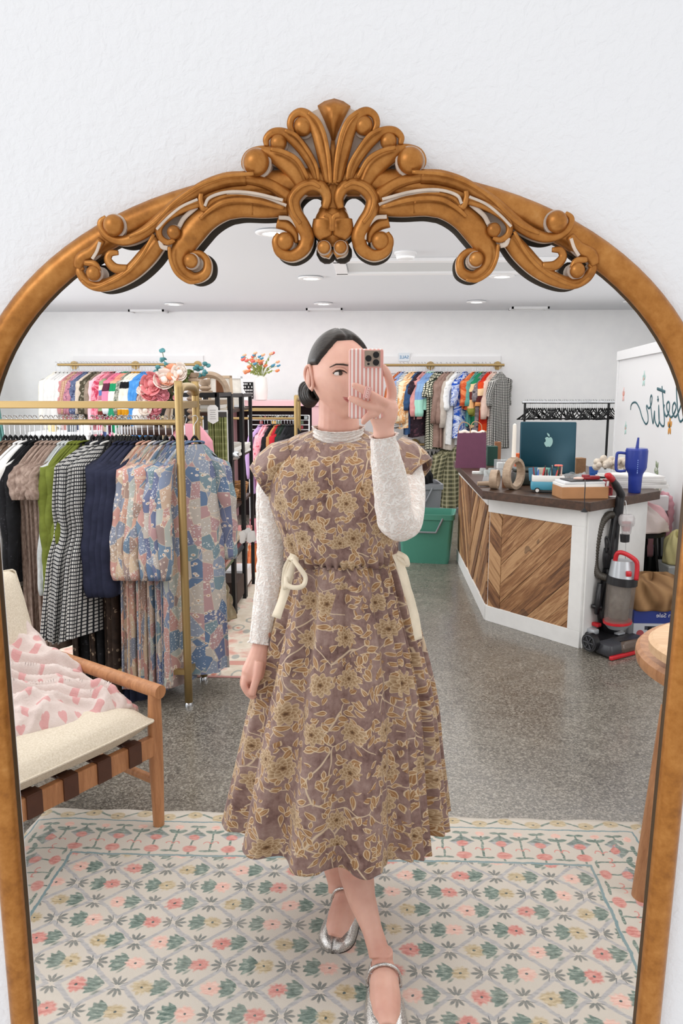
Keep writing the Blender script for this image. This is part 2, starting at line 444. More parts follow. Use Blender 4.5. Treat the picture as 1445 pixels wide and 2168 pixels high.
# outer leaf and its two curls
stroke(C2, [(640, 520, 50), (560, 620, 58), (460, 720, 52), (350, 788, 42), (245, 815, 36), (160, 785, 30), (118, 720, 26), (140, 690, 18)], .016)
stroke(C2, [(600, 480, 10), (520, 620, 12), (420, 730, 12), (300, 800, 12), (200, 830, 10), (130, 780, 10)], .029)
stroke(C2, [(262, 515, 26), (205, 590, 38), (130, 640, 42), (105, 700, 26)], .017)
stroke(C2, [(150, 665, 16), (215, 675, 22), (240, 720, 20)], .022)
ball(C2, 215, 735, 46, .020)
stroke(C2, [(430, 705, 26), (350, 700, 30), (303, 650, 26), (318, 605, 22), (370, 600, 14)], .019)
PALES = [(C2, [(1440, 258), (1250, 212), (1085, 204), (965, 240), (932, 296)], 9, .030), (C2, [(885, 252), (780, 300), (690, 372), (618, 448)], 8, .030), (C1, [(395, 770), (250, 715), (100, 690), (0, 690)], 9, .028), (C2, [(640, 520), (655, 560), (690, 570)], 14, .024), (C2, [(880, 300), (800, 370), (765, 430)], 14, .022), (C2, [(250, 530), (230, 590), (200, 640)], 10, .022), (C1, [(345, 850), (420, 860), (480, 930), (490, 1000)], 12, .024)]
def refl(p): v = p.z; return Vector((2 * uc(v) - p.x, p.y, p.z))
parts = {}
back = MB(); pale = MB()
for part, flat, pts in strokes:
    P = crv([(*mp(x, y, w + .004), r * PX, w) for (x, y, r, w) in pts], 6)
    for side in (0, 1):
        path = []; rr = []
        for q in P:
            v = Vector((q[0], -q[4] - .004, q[2]))
            if side: v = refl(v)
            path.append(v); rr.append(max(q[3], .0008))
        parts.setdefault((part, side if part == 'scrollwork' else 0), MB()).tube(path, rr, 12, up=(0, 1, 0), flat=flat)
        if max(rr) > .006:
            back.tube([Vector((v.x, .013, v.z)) for v in path], [r * .98 for r in rr], 8, up=(0, 1, 0), flat=.9)
            if True: pale.tube([Vector((v.x, -.011, v.z)) for v in path], [r * .9 for r in rr], 8, up=(0, 1, 0), flat=.5)
for C_, pts, r, w in PALES:
    P = crv([(*mp(*C_(x, y), w + .004),) for x, y in pts], 5)
    for side in (0, 1):
        path = [Vector((q[0], -w - .004, q[2])) for q in P]
        if side: path = [refl(v) for v in path]
        pale.tube(path, [r / 3.11 * PX] * len(path), 8, up=(0, 1, 0), flat=.5)
for part, x, y, r, w in balls:
    c = mp(x, y, w + .004)
    for side in (0, 1):
        v = Vector((c.x, -w - .004, c.z)); v = refl(v) if side else v
        parts[(part, side if part == 'scrollwork' else 0)].ball(v + Vector((0, -.003, 0)), r * PX, 12, (1, .75, 1))
        pale.tube([Vector((v.x, -.004, v.z)), Vector((v.x, -w - .003, v.z))], r * 1.14 * PX, 20)
        back.tube([Vector((v.x, .004, v.z)), Vector((v.x, .02, v.z))], (r + 8) * PX, 12)
# fan leaf at the top centre
def fan(pts, w0, w1):
    P = [mp(*C1(x, y), .01) for x, y in pts]; n = len(P); c = sum(P, Vector()) / n
    vs = [Vector((p.x, -w0, p.z)) for p in P] + [Vector((p.x, -.002, p.z)) for p in P]
    fs = [(i, (i + 1) % n, n + (i + 1) % n, n + i) for i in range(n)]
    vs.append(Vector((c.x, -w1, c.z + .004))); fs += [(2 * n, (i + 1) % n, i) for i in range(n)]
    parts[('crest', 0)].add(vs, fs)
fan([(605, 118), (650, 88), (715, 70), (775, 88), (822, 120), (775, 210), (735, 300), (708, 380), (685, 300), (648, 210)], .016, .028)
stroke_c = [mp(*C1(x, y), .01) for x, y in ((707, 350), (707, 480), (707, 640), (705, 760), (705, 860))]
parts[('crest', 0)].tube([Vector((p.x, -.016, p.z)) for p in stroke_c], [.002, .004, .008, .012, .010], 10, up=(0, 1, 0), flat=.6)
parts[('crest', 0)].ball(Vector((mp(*C1(706, 920)).x, -.016, mp(*C1(706, 920)).z)), .021, 12, (.9, .5, 1.0))
parts[('crest', 0)].ball(Vector((mp(*C1(706, 860)).x, -.012, mp(*C1(706, 860)).z)), .02, 12, (.8, .5, .8))
def plate(C, poly, w=.0145):
    for side in (0, 1):
        P = [mp(*C(x, y), w) for x, y in poly]
        if side: P = [refl(p) for p in P]
        n = len(P); vs = [Vector((p.x, -w, p.z)) for p in P] + [Vector((p.x, .0, p.z)) for p in P]
        fs = [(i, (i + 1) % n, n + (i + 1) % n, n + i) for i in range(n)] + [tuple(range(n)), tuple(range(2 * n - 1, n - 1, -1))]
        pale.add(vs, fs)
plate(C1, [(470, 190), (600, 130), (712, 120), (712, 640), (560, 640), (430, 540), (200, 470), (280, 350), (400, 290)])
plate(C1, [(440, 700), (420, 640), (200, 600), (0, 600), (0, 780), (250, 800), (420, 830), (470, 900), (470, 780)])
plate(C2, [(1260, 120), (1100, 140), (900, 190), (700, 320), (620, 400), (640, 520), (700, 560), (900, 400), (1100, 280), (1260, 300)])
for k, mb in parts.items(): mb.build(k[0], AGOLD, mir, smooth=True)
pale.build('patina_backing', PALE, mir, smooth='auto')
back.build('ornament_reflection', DARKB, mir, smooth=True)

# ------------------------------------------------------------------ ceiling fittings
EMIT = M('lamp_glow', .4); EMIT.color((1, 1, 1)); EMIT.b.inputs['Emission Color'].default_value = (1, .97, .92, 1); EMIT.b.inputs['Emission Strength'].default_value = 7.0
def ceilpt(px, py): 
    r = ray(px, py); t = (HC - CAM_H) / r.z; return r * t + Vector((0, 0, CAM_H))
lights = [(657, 586, 'front row of the ceiling, above the photographer'), (1062, 582, 'front row of the ceiling beside the hanging scroll'), (368, 642, 'above the coloured sweaters'), (684, 641, 'in the rear row, above the photographer'), (1008, 637, 'in the rear row, above the SALE rail'), (1340, 636, 'in the far right corner of the ceiling'), (578, 489, 'closest overhead, half hidden by the carved crest')]
first = None
for px, py, wh in lights:
    c = ceilpt(px, py); c.z = HC
    if first is None:
        e = empty('recessed_downlight', c, None, 'downlight', 'recessed ceiling downlights')
        MB().lathe([(.062, -.004), (.1, -.004), (.104, -.010), (.100, -.016), (.066, -.020), (.062, -.006)], n=28).build('trim_ring', trim_m, e, smooth=True)
        MB().lathe([(.0001, -.014), (.063, -.014), (.063, -.006), (.0001, -.006)], n=28).build('lens', EMIT.m, e)
        first = e
    else: e = copy_tree(first); e.location = c
    e['label'] = 'round white recessed downlight ' + wh
def vent(px, py, label):
    c = ceilpt(px, py); e = empty('ceiling_vent', (c.x, c.y, HC), label, 'vent', 'ceiling air vents')
    b = MB()
    for (cx, cy, dx, dy) in ((0, -.1, .42, .02), (0, .1, .42, .02), (-.2, 0, .02, .22), (.2, 0, .02, .22)): b.box((cx, cy, -.012), (dx, dy, .024))
    b.build('frame', trim_m, e)
    s_ = MB()
    for k in range(7): s_.box((0, -.075 + k * .025, -.010), (.38, .016, .003), M=Matrix.Rotation(radians(35), 3, 'X'))
    s_.build('slats', trim_m, e)
    MB().box((0, 0, -.001), (.4, .2, .002)).build('duct_opening', solid('duct_grey', '#55585c', .8), e)
vent(687, 654, 'white slatted air vent in the ceiling above the photographer')
vent(1119, 651, 'white slatted air vent in the ceiling above the black hangers')
vent(314, 657, 'white slatted air vent in the ceiling above the coloured sweaters')
# smoke detector
c = ceilpt(858, 534); c.z = HC
e = empty('smoke_detector', c, 'round white smoke detector on the ceiling beside the light panel frame', 'smoke detector')
MB().lathe([(.075, 0), (.075, -.012), (.068, -.016)], n=28).build('base', trim_m, e, smooth='auto')
MB().lathe([(.064, -.016), (.066, -.026), (.060, -.032), (.062, -.036), (.055, -.044), (.02, -.05), (.0001, -.05)], n=28).build('cover', trim_m, e, smooth='auto')
# framed attic panel / flush light frame in the ceiling
a1 = ceilpt(738, 575); a2 = ceilpt(1010, 572); a3 = ceilpt(735, 552)
x0, x1, y1, y0 = a1.x, a1.x + 1.75, a1.y, a1.y - .62
e = empty('attic_hatch', ((x0 + x1) / 2, (y0 + y1) / 2, HC), 'white framed rectangular access panel in the ceiling near the smoke detector', 'ceiling panel')
b = MB(); cx, cy = (x1 - x0) / 2, (y1 - y0) / 2
for (ax, ay, dx, dy) in ((0, cy, 2 * cx + .2, .09), (0, -cy, 2 * cx + .2, .09), (cx + .05, 0, .09, 2 * cy), (-cx - .05, 0, .09, 2 * cy)): b.box((ax, ay, -.012), (dx, dy, .024))
b.build('frame', trim_m, e, bevel=.003)
MB().box((0, 0, -.004), (2 * cx, 2 * cy - .09, .008)).build('panel', solid('panel_grey', '#cfd1d2', .7), e)
# ------------------------------------------------------------------ rugs
def rug_material():
    m = M('printed_rug', .95, spec=.2); x, y, z = m.xyz()
    wv = m.noise(14.0, None, 2); wv2 = m.noise(60.0, None, 2); w3 = m.noise(17.0, m.vec(y, x, 3.3), 2)
    x = x + (wv - .5) * .014 + (wv2 - .5) * .007; y = y + (w3 - .5) * .014 + (wv2 - .5) * .006
    XC = (-.964 + .691) / 2; HW = (.691 + .964) / 2; YT = 2.253
    u = (x + .886) / .169; v = (2.180 - y) / .159
    ui = (u + .5).floor(); vi = (v + .5).floor(); fu = u - ui; fv = v - vi
    uj = u.floor() + .5; vj = v.floor() + .5; gu = u - uj; gv = v - vj
    d = fu.abs() + fv.abs()
    side = hyp(u * 0, v * 0)
    inner = ((x - XC).abs().lt(HW)) * (y.lt(YT))
    inner_tight = ((x - XC).abs().lt(HW - .005)) * (y.lt(YT - .005))
    line = ((d - .42).abs()).soft(.048, .03)
    def hue(i, j, k): return ((i + j * 2 + k).mod(3))
    def flower(cx, cy, r, n=5):
        dx = fu_ - cx; dy = fv_ - cy
        a = dy.atan2(dx); rr = hyp(dx, dy)
        return rr.soft((a * n).cos().abs() * (r * .18) + r * .80 + (wv2 - .5) * .12, .05), rr
    def leaf(cx, cy, rx, ry):
        dx = (fu_ - cx) / rx; dy = (fv_ - cy) / ry
        e = hyp(dx, dy); ser = ((dy * 9 + dx * 6 * (dy.gt(0) * 2 - 1)).sin() * .16)
        return (e + ser).soft(.9, .18)
    _ = 0
    hatch = m.noise(90.0, m.vec(x * .5, y * 1.6, 0), 2)
    col = hx('#cfc7bc')
    # diamonds
    fu_, fv_ = fu, fv
    f1, r1 = flower(-.12, 0.0, .155); l1 = leaf(.13, -.01, .15, .20)
    fu_, fv_ = gu, gv
    f2, r2 = flower(.13, 0.0, .15); l2 = leaf(-.12, 0.0, .145, .21)
    def star(dx, dy, r):
        dx = dx.abs() - .025; a = dy.atan2(dx); rr = hyp(dx, dy); return rr.soft(((a * 4.6).cos().abs()) * r * .7 + r * .30, .035) * a.abs().lt(1.25) * rr.gt(.02) * (hatch * .8 + .35).clamp()
    s1 = star(fv * .9, fu - (fu.gt(0) * 2 - 1) * .5, .165)
    t = (fv - (fv.gt(0) * 2 - 1) * .5); s2 = star(fu, t, .18)
    GR = m.ramp(hatch, [(.3, hx('#4d625c')), (.55, hx('#7d8f86')), (.75, hx('#b7bdb2'))])
    DG = m.ramp(hatch, [(.3, hx('#2f3f42')), (.7, hx('#616f70'))])
    PK = m.ramp(hatch, [(.3, hx('#c4706a')), (.7, hx('#dfa79c'))]); LP = m.ramp(hatch, [(.3, hx('#dca799')), (.7, hx('#ebcdc0'))]); BG = m.ramp(hatch, [(.3, hx('#a8946f')), (.7, hx('#d6c6a8'))])
    LG = m.ramp(hatch, [(.3, hx('#9a9a9f')), (.7, hx('#bcbbbd'))])
    h1 = hue(ui, vi, 0); h2 = hue(uj + .5, vj + .5, 1)
    def fcol(h): return m.mix(m.mix(LP, PK, h.gt(.5)), BG, h.gt(1.5))
    c = m.mix(col, LG, line * inner_tight * .85)
    c = m.mix(c, GR, l1.max(l2) * inner_tight); c = m.mix(c, fcol(h1), f1 * inner_tight); c = m.mix(c, fcol(h2), f2 * inner_tight)
    c = m.mix(c, DG, (r1.soft(.022, .01).max(r2.soft(.022, .01)).max(s1).max(s2)) * inner_tight)
    # borders: s = distance outside the inner line, q = distance along it
    sx = (x - XC).abs() - HW; sy = y - YT; top = sy.gt(sx); s_ = sx.max(sy); q = top * (x + 3.0) + (1 - top) * (y + 3.0)
    k = q / .127; ki = (k + .5).floor(); kf = k - ki; kh = k.floor() + .5; kg = k - kh
    inb = s_.gt(.006) * s_.lt(.19)
    dm = ((kf * .127).abs() / .042 + (s_ - .112).abs() / .036).soft(1.0, .12)
    pk1 = hyp(kf * .127, (s_ - .100) * 1.2).soft(.019, .006).max(hyp(kf * .127, (s_ - .036) * 1.3).soft(.024, .006))
    st1 = (kf.abs() * .127).lt(.0035) * s_.lt(.165)
    lf1 = hyp(kf.abs() * .127 - .014, (s_ - .162) * 2.2).soft(.015, .004)
    st2 = (kg.abs() * .127).lt(.0035) * s_.gt(.02) * s_.lt(.15)
    lf2 = (hyp(kg.abs() * .127 - .016, (s_ - .024) * 3).soft(.016, .004)).max(hyp(kg.abs() * .127 - .014, (s_ - .128 + kg.abs() * .3 * -.127) * 2).soft(.017, .004))
    tp2 = hyp(kg * .127, (s_ - .158) * 1.2).soft(.015, .004)
    curl = (hyp(kg.abs() * .127 - .013, s_ - .066) - .010).abs().soft(.0022, .002) * s_.gt(.064)
    c = m.mix(c, LG, dm * inb); c = m.mix(c, GR, (dm * s_.gt(.11) * .8) * inb); c = m.mix(c, GR, st1.max(lf1).max(st2).max(lf2) * inb); c = m.mix(c, PK, pk1.max(curl) * inb); c = m.mix(c, LP, tp2 * inb)
    inv = s_.gt(.198) * s_.lt(.27)
    wave = ((s_ - .232) - (q * (2 * pi / .18)).sin() * .022).abs().soft(.006, .004)
    fl_ = hyp(((q / .09).fract() - .5) * .09, s_ - .232 + ((q / .09).floor().mod(2) * 2 - 1) * .010); fr = fl_.soft(.026, .005); fc = fl_.soft(.004, .002)
    c = m.mix(c, GR, wave * inv); c = m.mix(c, BG, fr * inv); c = m.mix(c, DG, fc * inv)
    TL = hx('#6d8f96')
    ln = (s_.abs().soft(.0045, .002)).max((s_ - .192).abs().soft(.0035, .002))
    c = m.mix(c, TL, ln * .9)
    fade = m.noise(5.0, None, 3); c = m.mix(c, col, (fade.gt(.35) * .0 + (fade - .35) * .55).clamp())
    spk = m.noise(220.0, m.vec(x, y * 2.2, 0), 2, .7); c = m.mix(c, hx('#c9bca9'), (spk - .55).clamp() * 2.2)
    m.color(c); m.bump(spk, .5, .004); return m.m
b = MB(); xx0, xx1, yy0, yy1 = -1.165, .935, .93, 2.525
nx, ny = 90, 70; vs = []
for j in range(ny + 1):
    for i in range(nx + 1):
        x = xx0 + (xx1 - xx0) * i / nx; y = yy0 + (yy1 - yy0) * j / ny
        e = min(i, nx - i, ny - j, 3) / 3
        vs.append((x + .004 * sin(y * 31) * (i in (0, nx)), y + .004 * sin(x * 27) * (j == ny), .002 + .009 * e + .0015 * sin(x * 9 + 2 * y) * e))
b.add(vs, [(j * (nx + 1) + i, j * (nx + 1) + i + 1, (j + 1) * (nx + 1) + i + 1, (j + 1) * (nx + 1) + i) for j in range(ny) for i in range(nx)])
o = b.build('area_rug', rug_material(), smooth=True); o.modifiers.new('solid', 'SOLIDIFY').thickness = .004
tag(o, 'cream area rug with grey diamond trellis, pink flowers and teal border lines under the person', 'rug')

def rug2_material():
    m = M('faded_pink_rug', .95, spec=.2); x, y, z = m.xyz(); nz = m.noise(9.0, None, 3); n2 = m.noise(40.0, None, 2)
    x = x + (n2 - .5) * .012; s = (-.43 - x); e = s.min(y - 3.80)
    c = m.ramp(nz, [(.35, hx('#d9cbb8')), (.5, hx('#e6dbcb')), (.68, hx('#d8a394'))])
    vo = m.voro(9.0, m.vec(x, y * .6, 0)); d = X(m.nt, vo.outputs['Distance']); r = X(m.nt, vo.outputs['Color'])
    c = m.mix(c, hx('#7f9192'), (((d - .3).abs()).soft(.045, .03)) * .6)
    c = m.mix(c, hx('#cf7a66'), d.soft(.14, .05) * nz.gt(.48) * .85)
    c = m.mix(c, hx('#cf8f83'), ((e - .19).abs()).soft(.032, .004) * .85)
    c = m.mix(c, hx('#d39a95'), e.soft(.016, .004) * .9)
    m.color(c); m.bump(n2, .4, .003); return m.m
b = MB(); xx0, xx1, yy0, yy1 = -2.3, -.43, 3.80, 6.4
nx, ny = 40, 50
b.add([(xx0 + (xx1 - xx0) * i / nx, yy0 + (yy1 - yy0) * j / ny, .004 + .007 * min(i, nx - i, j, ny - j, 2) / 2) for j in range(ny + 1) for i in range(nx + 1)],
      [(j * (nx + 1) + i, j * (nx + 1) + i + 1, (j + 1) * (nx + 1) + i + 1, (j + 1) * (nx + 1) + i) for j in range(ny) for i in range(nx)])
o = b.build('runner_rug', rug2_material(), smooth=True); o.modifiers.new('solid', 'SOLIDIFY').thickness = .004
tag(o, 'faded rug with pink border stripe under the black shelving units', 'rug')
# ------------------------------------------------------------------ the person
def skin_material():
    m = M('skin', .5); n = m.noise(12.0, None, 3)
    m.color(m.ramp(n, [(.3, hx('#d39c8a')), (.7, hx('#e8b9a6'))])); m.b.inputs['Subsurface Weight'].default_value = .12
    m.b.inputs['Subsurface Radius'].default_value = (.02, .008, .004); m.b.inputs['Subsurface Scale'].default_value = .5; return m.m
SKIN = skin_material()
def dress_material():
    m = M('mauve_velvet_floral', .62, spec=.35); x, y, z = m.xyz('UV')
    n0 = m.noise(9.0, m.vec(x, y, 0), 5, .7); n1 = m.noise(55.0, m.vec(x * 1.0, y * .6, 0), 3, .7)
    base = m.ramp(n0 * .6 + n1 * .4, [(.36, hx('#5d423c')), (.46, hx('#7f635c')), (.56, hx('#957b72')), (.68, hx('#ab968d'))])
    wx = m.noise(7.0, m.vec(x, y, 5), 2); wy = m.noise(7.0, m.vec(x, y, 9), 2)
    vx = x + (wx - .5) * .05; vy = y + (wy - .5) * .05
    OUT = hx('#d2bb9a'); LEAF = m.ramp(n1, [(.35, hx('#8f663f')), (.7, hx('#aa8156'))])
    # branching vine lines
    ve = m.voro(8.5, m.vec(vx, vy, 0), 'DISTANCE_TO_EDGE'); de = X(m.nt, ve.outputs['Distance'])
    keep = m.noise(6.0, m.vec(x, y, 2), 1).gt(.44)
    c = m.mix(base, hx('#cdb89c'), de.soft(.009, .009) * keep)
    # leaves at two scales, strewn close to the vines
    def leaves(sc, L, W, seed, c, gate):
        v = m.voro(sc, m.vec(vx, vy, 0) if seed == 0 else m.vec(vx + seed, vy + seed * .7, 0), 'F1', .9)
        sp = m.node('ShaderNodeSeparateXYZ'); m.nt.links.new(v.outputs['Position'], sp.inputs[0])
        px, py = X(m.nt, sp.outputs[0]), X(m.nt, sp.outputs[1])
        dx = vx + seed - px; dy = vy + seed * .7 - py
        sc_ = m.node('ShaderNodeSeparateXYZ'); m.nt.links.new(v.outputs['Color'], sc_.inputs[0]); rn = X(m.nt, sc_.outputs[0]); r2 = X(m.nt, sc_.outputs[1])
        a = rn * 6.283; ca, sa = a.cos(), a.sin(); ex = dx * ca + dy * sa; ey = (dy * ca - dx * sa).abs()
        t = (ex / L); prof = (1 - t * t).max(0) * (1 - t * .35) * W
        dd = ey - prof; g = r2.gt(gate)
        c = m.mix(c, OUT, dd.soft(.0012, .0009) * t.abs().lt(1.1) * g * .9)
        c = m.mix(c, LEAF, dd.soft(-.0010, .0009) * t.abs().lt(.97) * g)
        return m.mix(c, OUT, (ey.soft(.0006, .0006) * t.abs().lt(.8) * g) * .5)
    c = leaves(34.0, .0135, .0055, 0, c, .50); c = leaves(27.0, .0170, .0065, 3.1, c, .55); c = leaves(40.0, .010, .0042, 6.3, c, .65)
    # big peonies
    v = m.voro(9.5, m.vec(x, y, 0), 'F1', .65)
    sp = m.node('ShaderNodeSeparateXYZ'); m.nt.links.new(v.outputs['Position'], sp.inputs[0])
    dx = x - X(m.nt, sp.outputs[0]); dy = y - X(m.nt, sp.outputs[1])
    sc_ = m.node('ShaderNodeSeparateXYZ'); m.nt.links.new(v.outputs['Color'], sc_.inputs[0]); rn = X(m.nt, sc_.outputs[0]); g = X(m.nt, sc_.outputs[1]).gt(.22)
    rr = hyp(dx, dy * 1.15); a = dy.atan2(dx) + rn * 6.28; size = rn * .009 + .026
    for k, (f, n, ph, oc) in enumerate(((1.0, 4.5, 0, .9), (.78, 3.5, 1.2, .85), (.56, 3.5, 2.3, .8), (.34, 2.5, .6, .7))):
        R = size * f * ((a * n + ph).cos().abs() * .34 + .72)
        c = m.mix(c, OUT, (rr - R).soft(0.0, .0012) * g * oc)
        petal = m.ramp((rr / R).clamp(), [(.2, hx('#5a3d24')), (.62, hx('#917250')), (1.0, hx('#bfa584'))])
        c = m.mix(c, petal, (rr - R).soft(-.0013, .001) * g)
    m.color(c); m.b.inputs['Sheen Weight'].default_value = .25; m.b.inputs['Sheen Roughness'].default_value = .4
    m.bump(n1, .15, .002); return m.m
DRESS = dress_material()
def lace_material():
    m = M('white_lace_knit', .85, spec=.2); x, y, z = m.xyz('UV'); wn = m.noise(30.0, m.vec(x, y, 0), 2)
    x2 = x + (wn - .5) * .014; y2 = y + (wn - .5) * .012
    v = m.voro(112.0, m.vec(x2 * .75, y2 * 1.35, 0), 'DISTANCE_TO_EDGE', .75); d = X(m.nt, v.outputs['Distance'])
    w_ = d.soft(.10, .14)
    m.color(m.mix(hx('#e6dad2'), hx('#f5f1ec'), w_)); m.bump(w_, .55, .003); return m.m
LACE = lace_material()
HAIR = M('slicked_dark_hair', .42, spec=.35); _hx, _hy, _hz = HAIR.xyz()
_hn = HAIR.noise(3.0, HAIR.vec(_hx * 6, _hy * 60, _hz * 60), 3); HAIR.color(HAIR.ramp(_hn, [(.3, hx('#120d0b')), (.7, hx('#2f251f'))])); HAIR.bump(_hn, .35, .002); HAIR = HAIR.m

PY = 1.98       # distance of the trunk
person = empty('person', (at(716, 1180, PY).x, PY, 0), 'person in brown floral midi dress over white lace top, holding up a pink striped phone', 'person')
PO = Vector(person.location)
def L(v): return Vector(v) - PO
def P(px, py, Y): return at(px, py, Y) - PO
def Rm(px, Y): return px * Y / FPX * 1.0

# --- head surface
def head_pt(a, e, grow=0.0):
    # a azimuth (0 = face front, -Y), e elevation
    sx, sy, sz = sin(a) * cos(e), -cos(a) * cos(e), sin(e)
    s = max(0, -sz)
    x = sx * .0735; y = sy * .094; z = sz * (.101 if sz > 0 else .112)
    x *= 1 - .46 * s ** 1.35
    if y > 0: y *= 1 - .35 * s
    else: y *= 1 - .12 * s * s
    if sz > .3 and y < 0: y *= 1 - .12 * (sz - .3)
    fr = max(0, -sy); g = lambda X0, W, Z0, Hh: math.exp(-((abs(x) - X0) / W) ** 2 - ((z - Z0) / Hh) ** 2)
    dy = 0
    t = min(1, max(0, (.022 - z) / .05)); dn = 1 / (1 + math.exp(-(z + .043) / .004))
    dy -= fr * .026 * t * dn * math.exp(-(x / (.0075 + .006 * t)) ** 2)
    dy += fr * .011 * g(.031, .017, .006, .012); dy -= fr * .004 * g(.028, .02, .026, .007)
    dy -= fr * .005 * g(.040, .018, -.030, .020); dy -= fr * .0075 * g(0, .020, -.062, .0085); dy += fr * .003 * g(0, .02, -.076, .005)
    dy -= fr * .009 * g(0, .018, -.097, .014)
    y += dy
    v = Vector((x, y, z))
    if grow: v += v.normalized() * grow
    return v
HC0 = at(719, 793, 1.945); HR = Matrix.Rotation(radians(24), 3, 'Z') @ Matrix.Rotation(radians(-4), 3, 'Y')
def hd(v): return HR @ (Vector(v) * 1.0) + HC0 - PO
NA, NE = 96, 72
def head_grid(fn):
    vs = []
    for j in range(NE + 1):
        e = -pi / 2 + pi * j / NE
        for i in range(NA): vs.append(fn(2 * pi * i / NA - pi, e))
    return vs, [(j * NA + i, j * NA + (i + 1) % NA, (j + 1) * NA + (i + 1) % NA, (j + 1) * NA + i) for j in range(NE) for i in range(NA)]
body = MB()
body.add(*head_grid(lambda a, e: hd(head_pt(a, e))))
# neck, trunk, arms, legs (below the clothes as well), one fused surface
neck0 = hd((0, .02, -.05)); 
body.tube([neck0, P(717, 880, 1.975), P(716, 915, 1.985), P(716, 960, 1.99)], [.050, .051, .054, .08], 20)
trunk = [(960, 62, .07), (1000, 105, .09), (1080, 105, .095), (1180, 88, .085), (1300, 100, .10), (1420, 100, .10)]
rings = []
for (py, rx, ry) in trunk:
    c = P(716, py, PY); r = Rm(rx, PY); rings.append([c + Vector((r * cos(t), ry * sin(t), 0)) for t in np.linspace(0, 2 * pi, 24, endpoint=False)])
body.rings(rings)
SHL, ELL, WRL = P(583, 985, 1.985), P(578, 1180, 2.0), P(553, 1362, 1.93)
SHR, ELR, WRR = P(852, 985, 1.99), P(856, 1108, 1.83), P(812, 925, 1.70)
body.tube([P(650, 975, PY), SHL, ELL, (ELL + WRL) / 2, WRL], [.05, .042, .036, .033, .022], 14)
body.tube([P(790, 985, PY), SHR, (SHR + ELR) / 2, ELR], [.045, .036, .030, .026], 14)
body.tube([ELR, (ELR + WRR) / 2, WRR], [.026, .028, .0225], 14)
# lowered hand gripping the skirt
body.tube([WRL, P(545, 1395, 1.91), P(535, 1425, 1.895), P(526, 1440, 1.90)], [.0215, .027, .031, .022], 14, flat=1.0)
for pts, r in (([(520, 1432, 1.885), (517, 1452, 1.87), (527, 1470, 1.87), (536, 1468, 1.885)], .0098), ([(527, 1436, 1.90), (524, 1458, 1.895), (532, 1474, 1.895), (541, 1470, 1.90)], .0098), ([(518, 1428, 1.915), (514, 1448, 1.92), (524, 1466, 1.92), (535, 1462, 1.91)], .0092), ([(520, 1420, 1.93), (515, 1440, 1.94), (524, 1456, 1.94), (534, 1452, 1.93)], .0085)):
    q = crv([tuple(P(*p)) for p in pts], 4); body.tube(q, [r * (1 - .2 * i / len(q)) for i in range(len(q))], 10)
q = crv([tuple(P(*p)) for p in ((549, 1402, 1.885), (545, 1430, 1.868), (537, 1455, 1.862), (534, 1472, 1.862))], 4)
body.tube(q, [.0125, .0125, .012, .0115, .011, .0108, .0105, .0102, .010, .010, .0098, .0095, .007][:len(q)], 10)
# raised hand: back of the hand, four fingers across the phone and round its edge, thumb behind
HP = 1.668
body.tube([WRR, P(811, 900, 1.695), P(815, 880, 1.69), P(818, 860, 1.688), P(820, 848, 1.688)], [.0225, .0235, .026, .0265, .020], 16)
body.tube([P(806, 905, 1.69), P(798, 880, 1.682), P(800, 866, 1.682)], [.016, .019, .015], 12)
fingers = [([(826, 852, 1.69), (829, 830, 1.690), (823, 803, 1.682), (816, 786, 1.675), (811, 777, 1.672)], [.0115, .0112, .0095, .0088, .0070]),
           ([(820, 856, 1.680), (806, 849, 1.652), (786, 836, 1.640), (766, 824, 1.640), (750, 816, 1.643)], [.0115, .0105, .0092, .0086, .0066]),
           ([(812, 868, 1.680), (798, 864, 1.652), (776, 858, 1.640), (758, 850, 1.640), (742, 844, 1.643)], [.0112, .0105, .0090, .0085, .0066]),
           ([(803, 880, 1.680), (792, 875, 1.655), (782, 879, 1.645), (773, 887, 1.648), (769, 894, 1.655)], [.0105, .0098, .0086, .0080, .0060])]
for pts, rs in fingers:
    q = crv([(*P(*p), r) for p, r in zip(pts, rs)], 5); body.tube([x[:3] for x in q], [float(x[3]) for x in q], 12)
    body.ball(q[-1][:3], float(q[-1][3]) * 1.02, 8)
q = crv([(*P(*p), r) for p, r in (((806, 895, 1.71), .014), ((800, 880, 1.715), .013), ((786, 868, 1.708), .011), ((768, 860, 1.700), .010))], 4); body.tube([x[:3] for x in q], [float(x[3]) for x in q], 10)
# legs
def leg(pts): body.tube([P(a, b_, c) for a, b_, c, _ in pts], [r for *_, r in pts], 18)
leg([(735, 1440, 1.96, .080), (745, 1640, 1.90, .060), (748, 1760, 1.885, .056), (754, 1850, 1.87, .046), (766, 1905, 1.83, .0365), (787, 1967, 1.785, .0260), (799, 2006, 1.755, .0265), (803, 2024, 1.745, .027)])
leg([(690, 1440, 1.99, .080), (700, 1640, 2.03, .062), (704, 1760, 2.05, .050), (708, 1830, 2.04, .036), (713, 1868, 2.025, .0265), (715, 1888, 2.015, .028)])
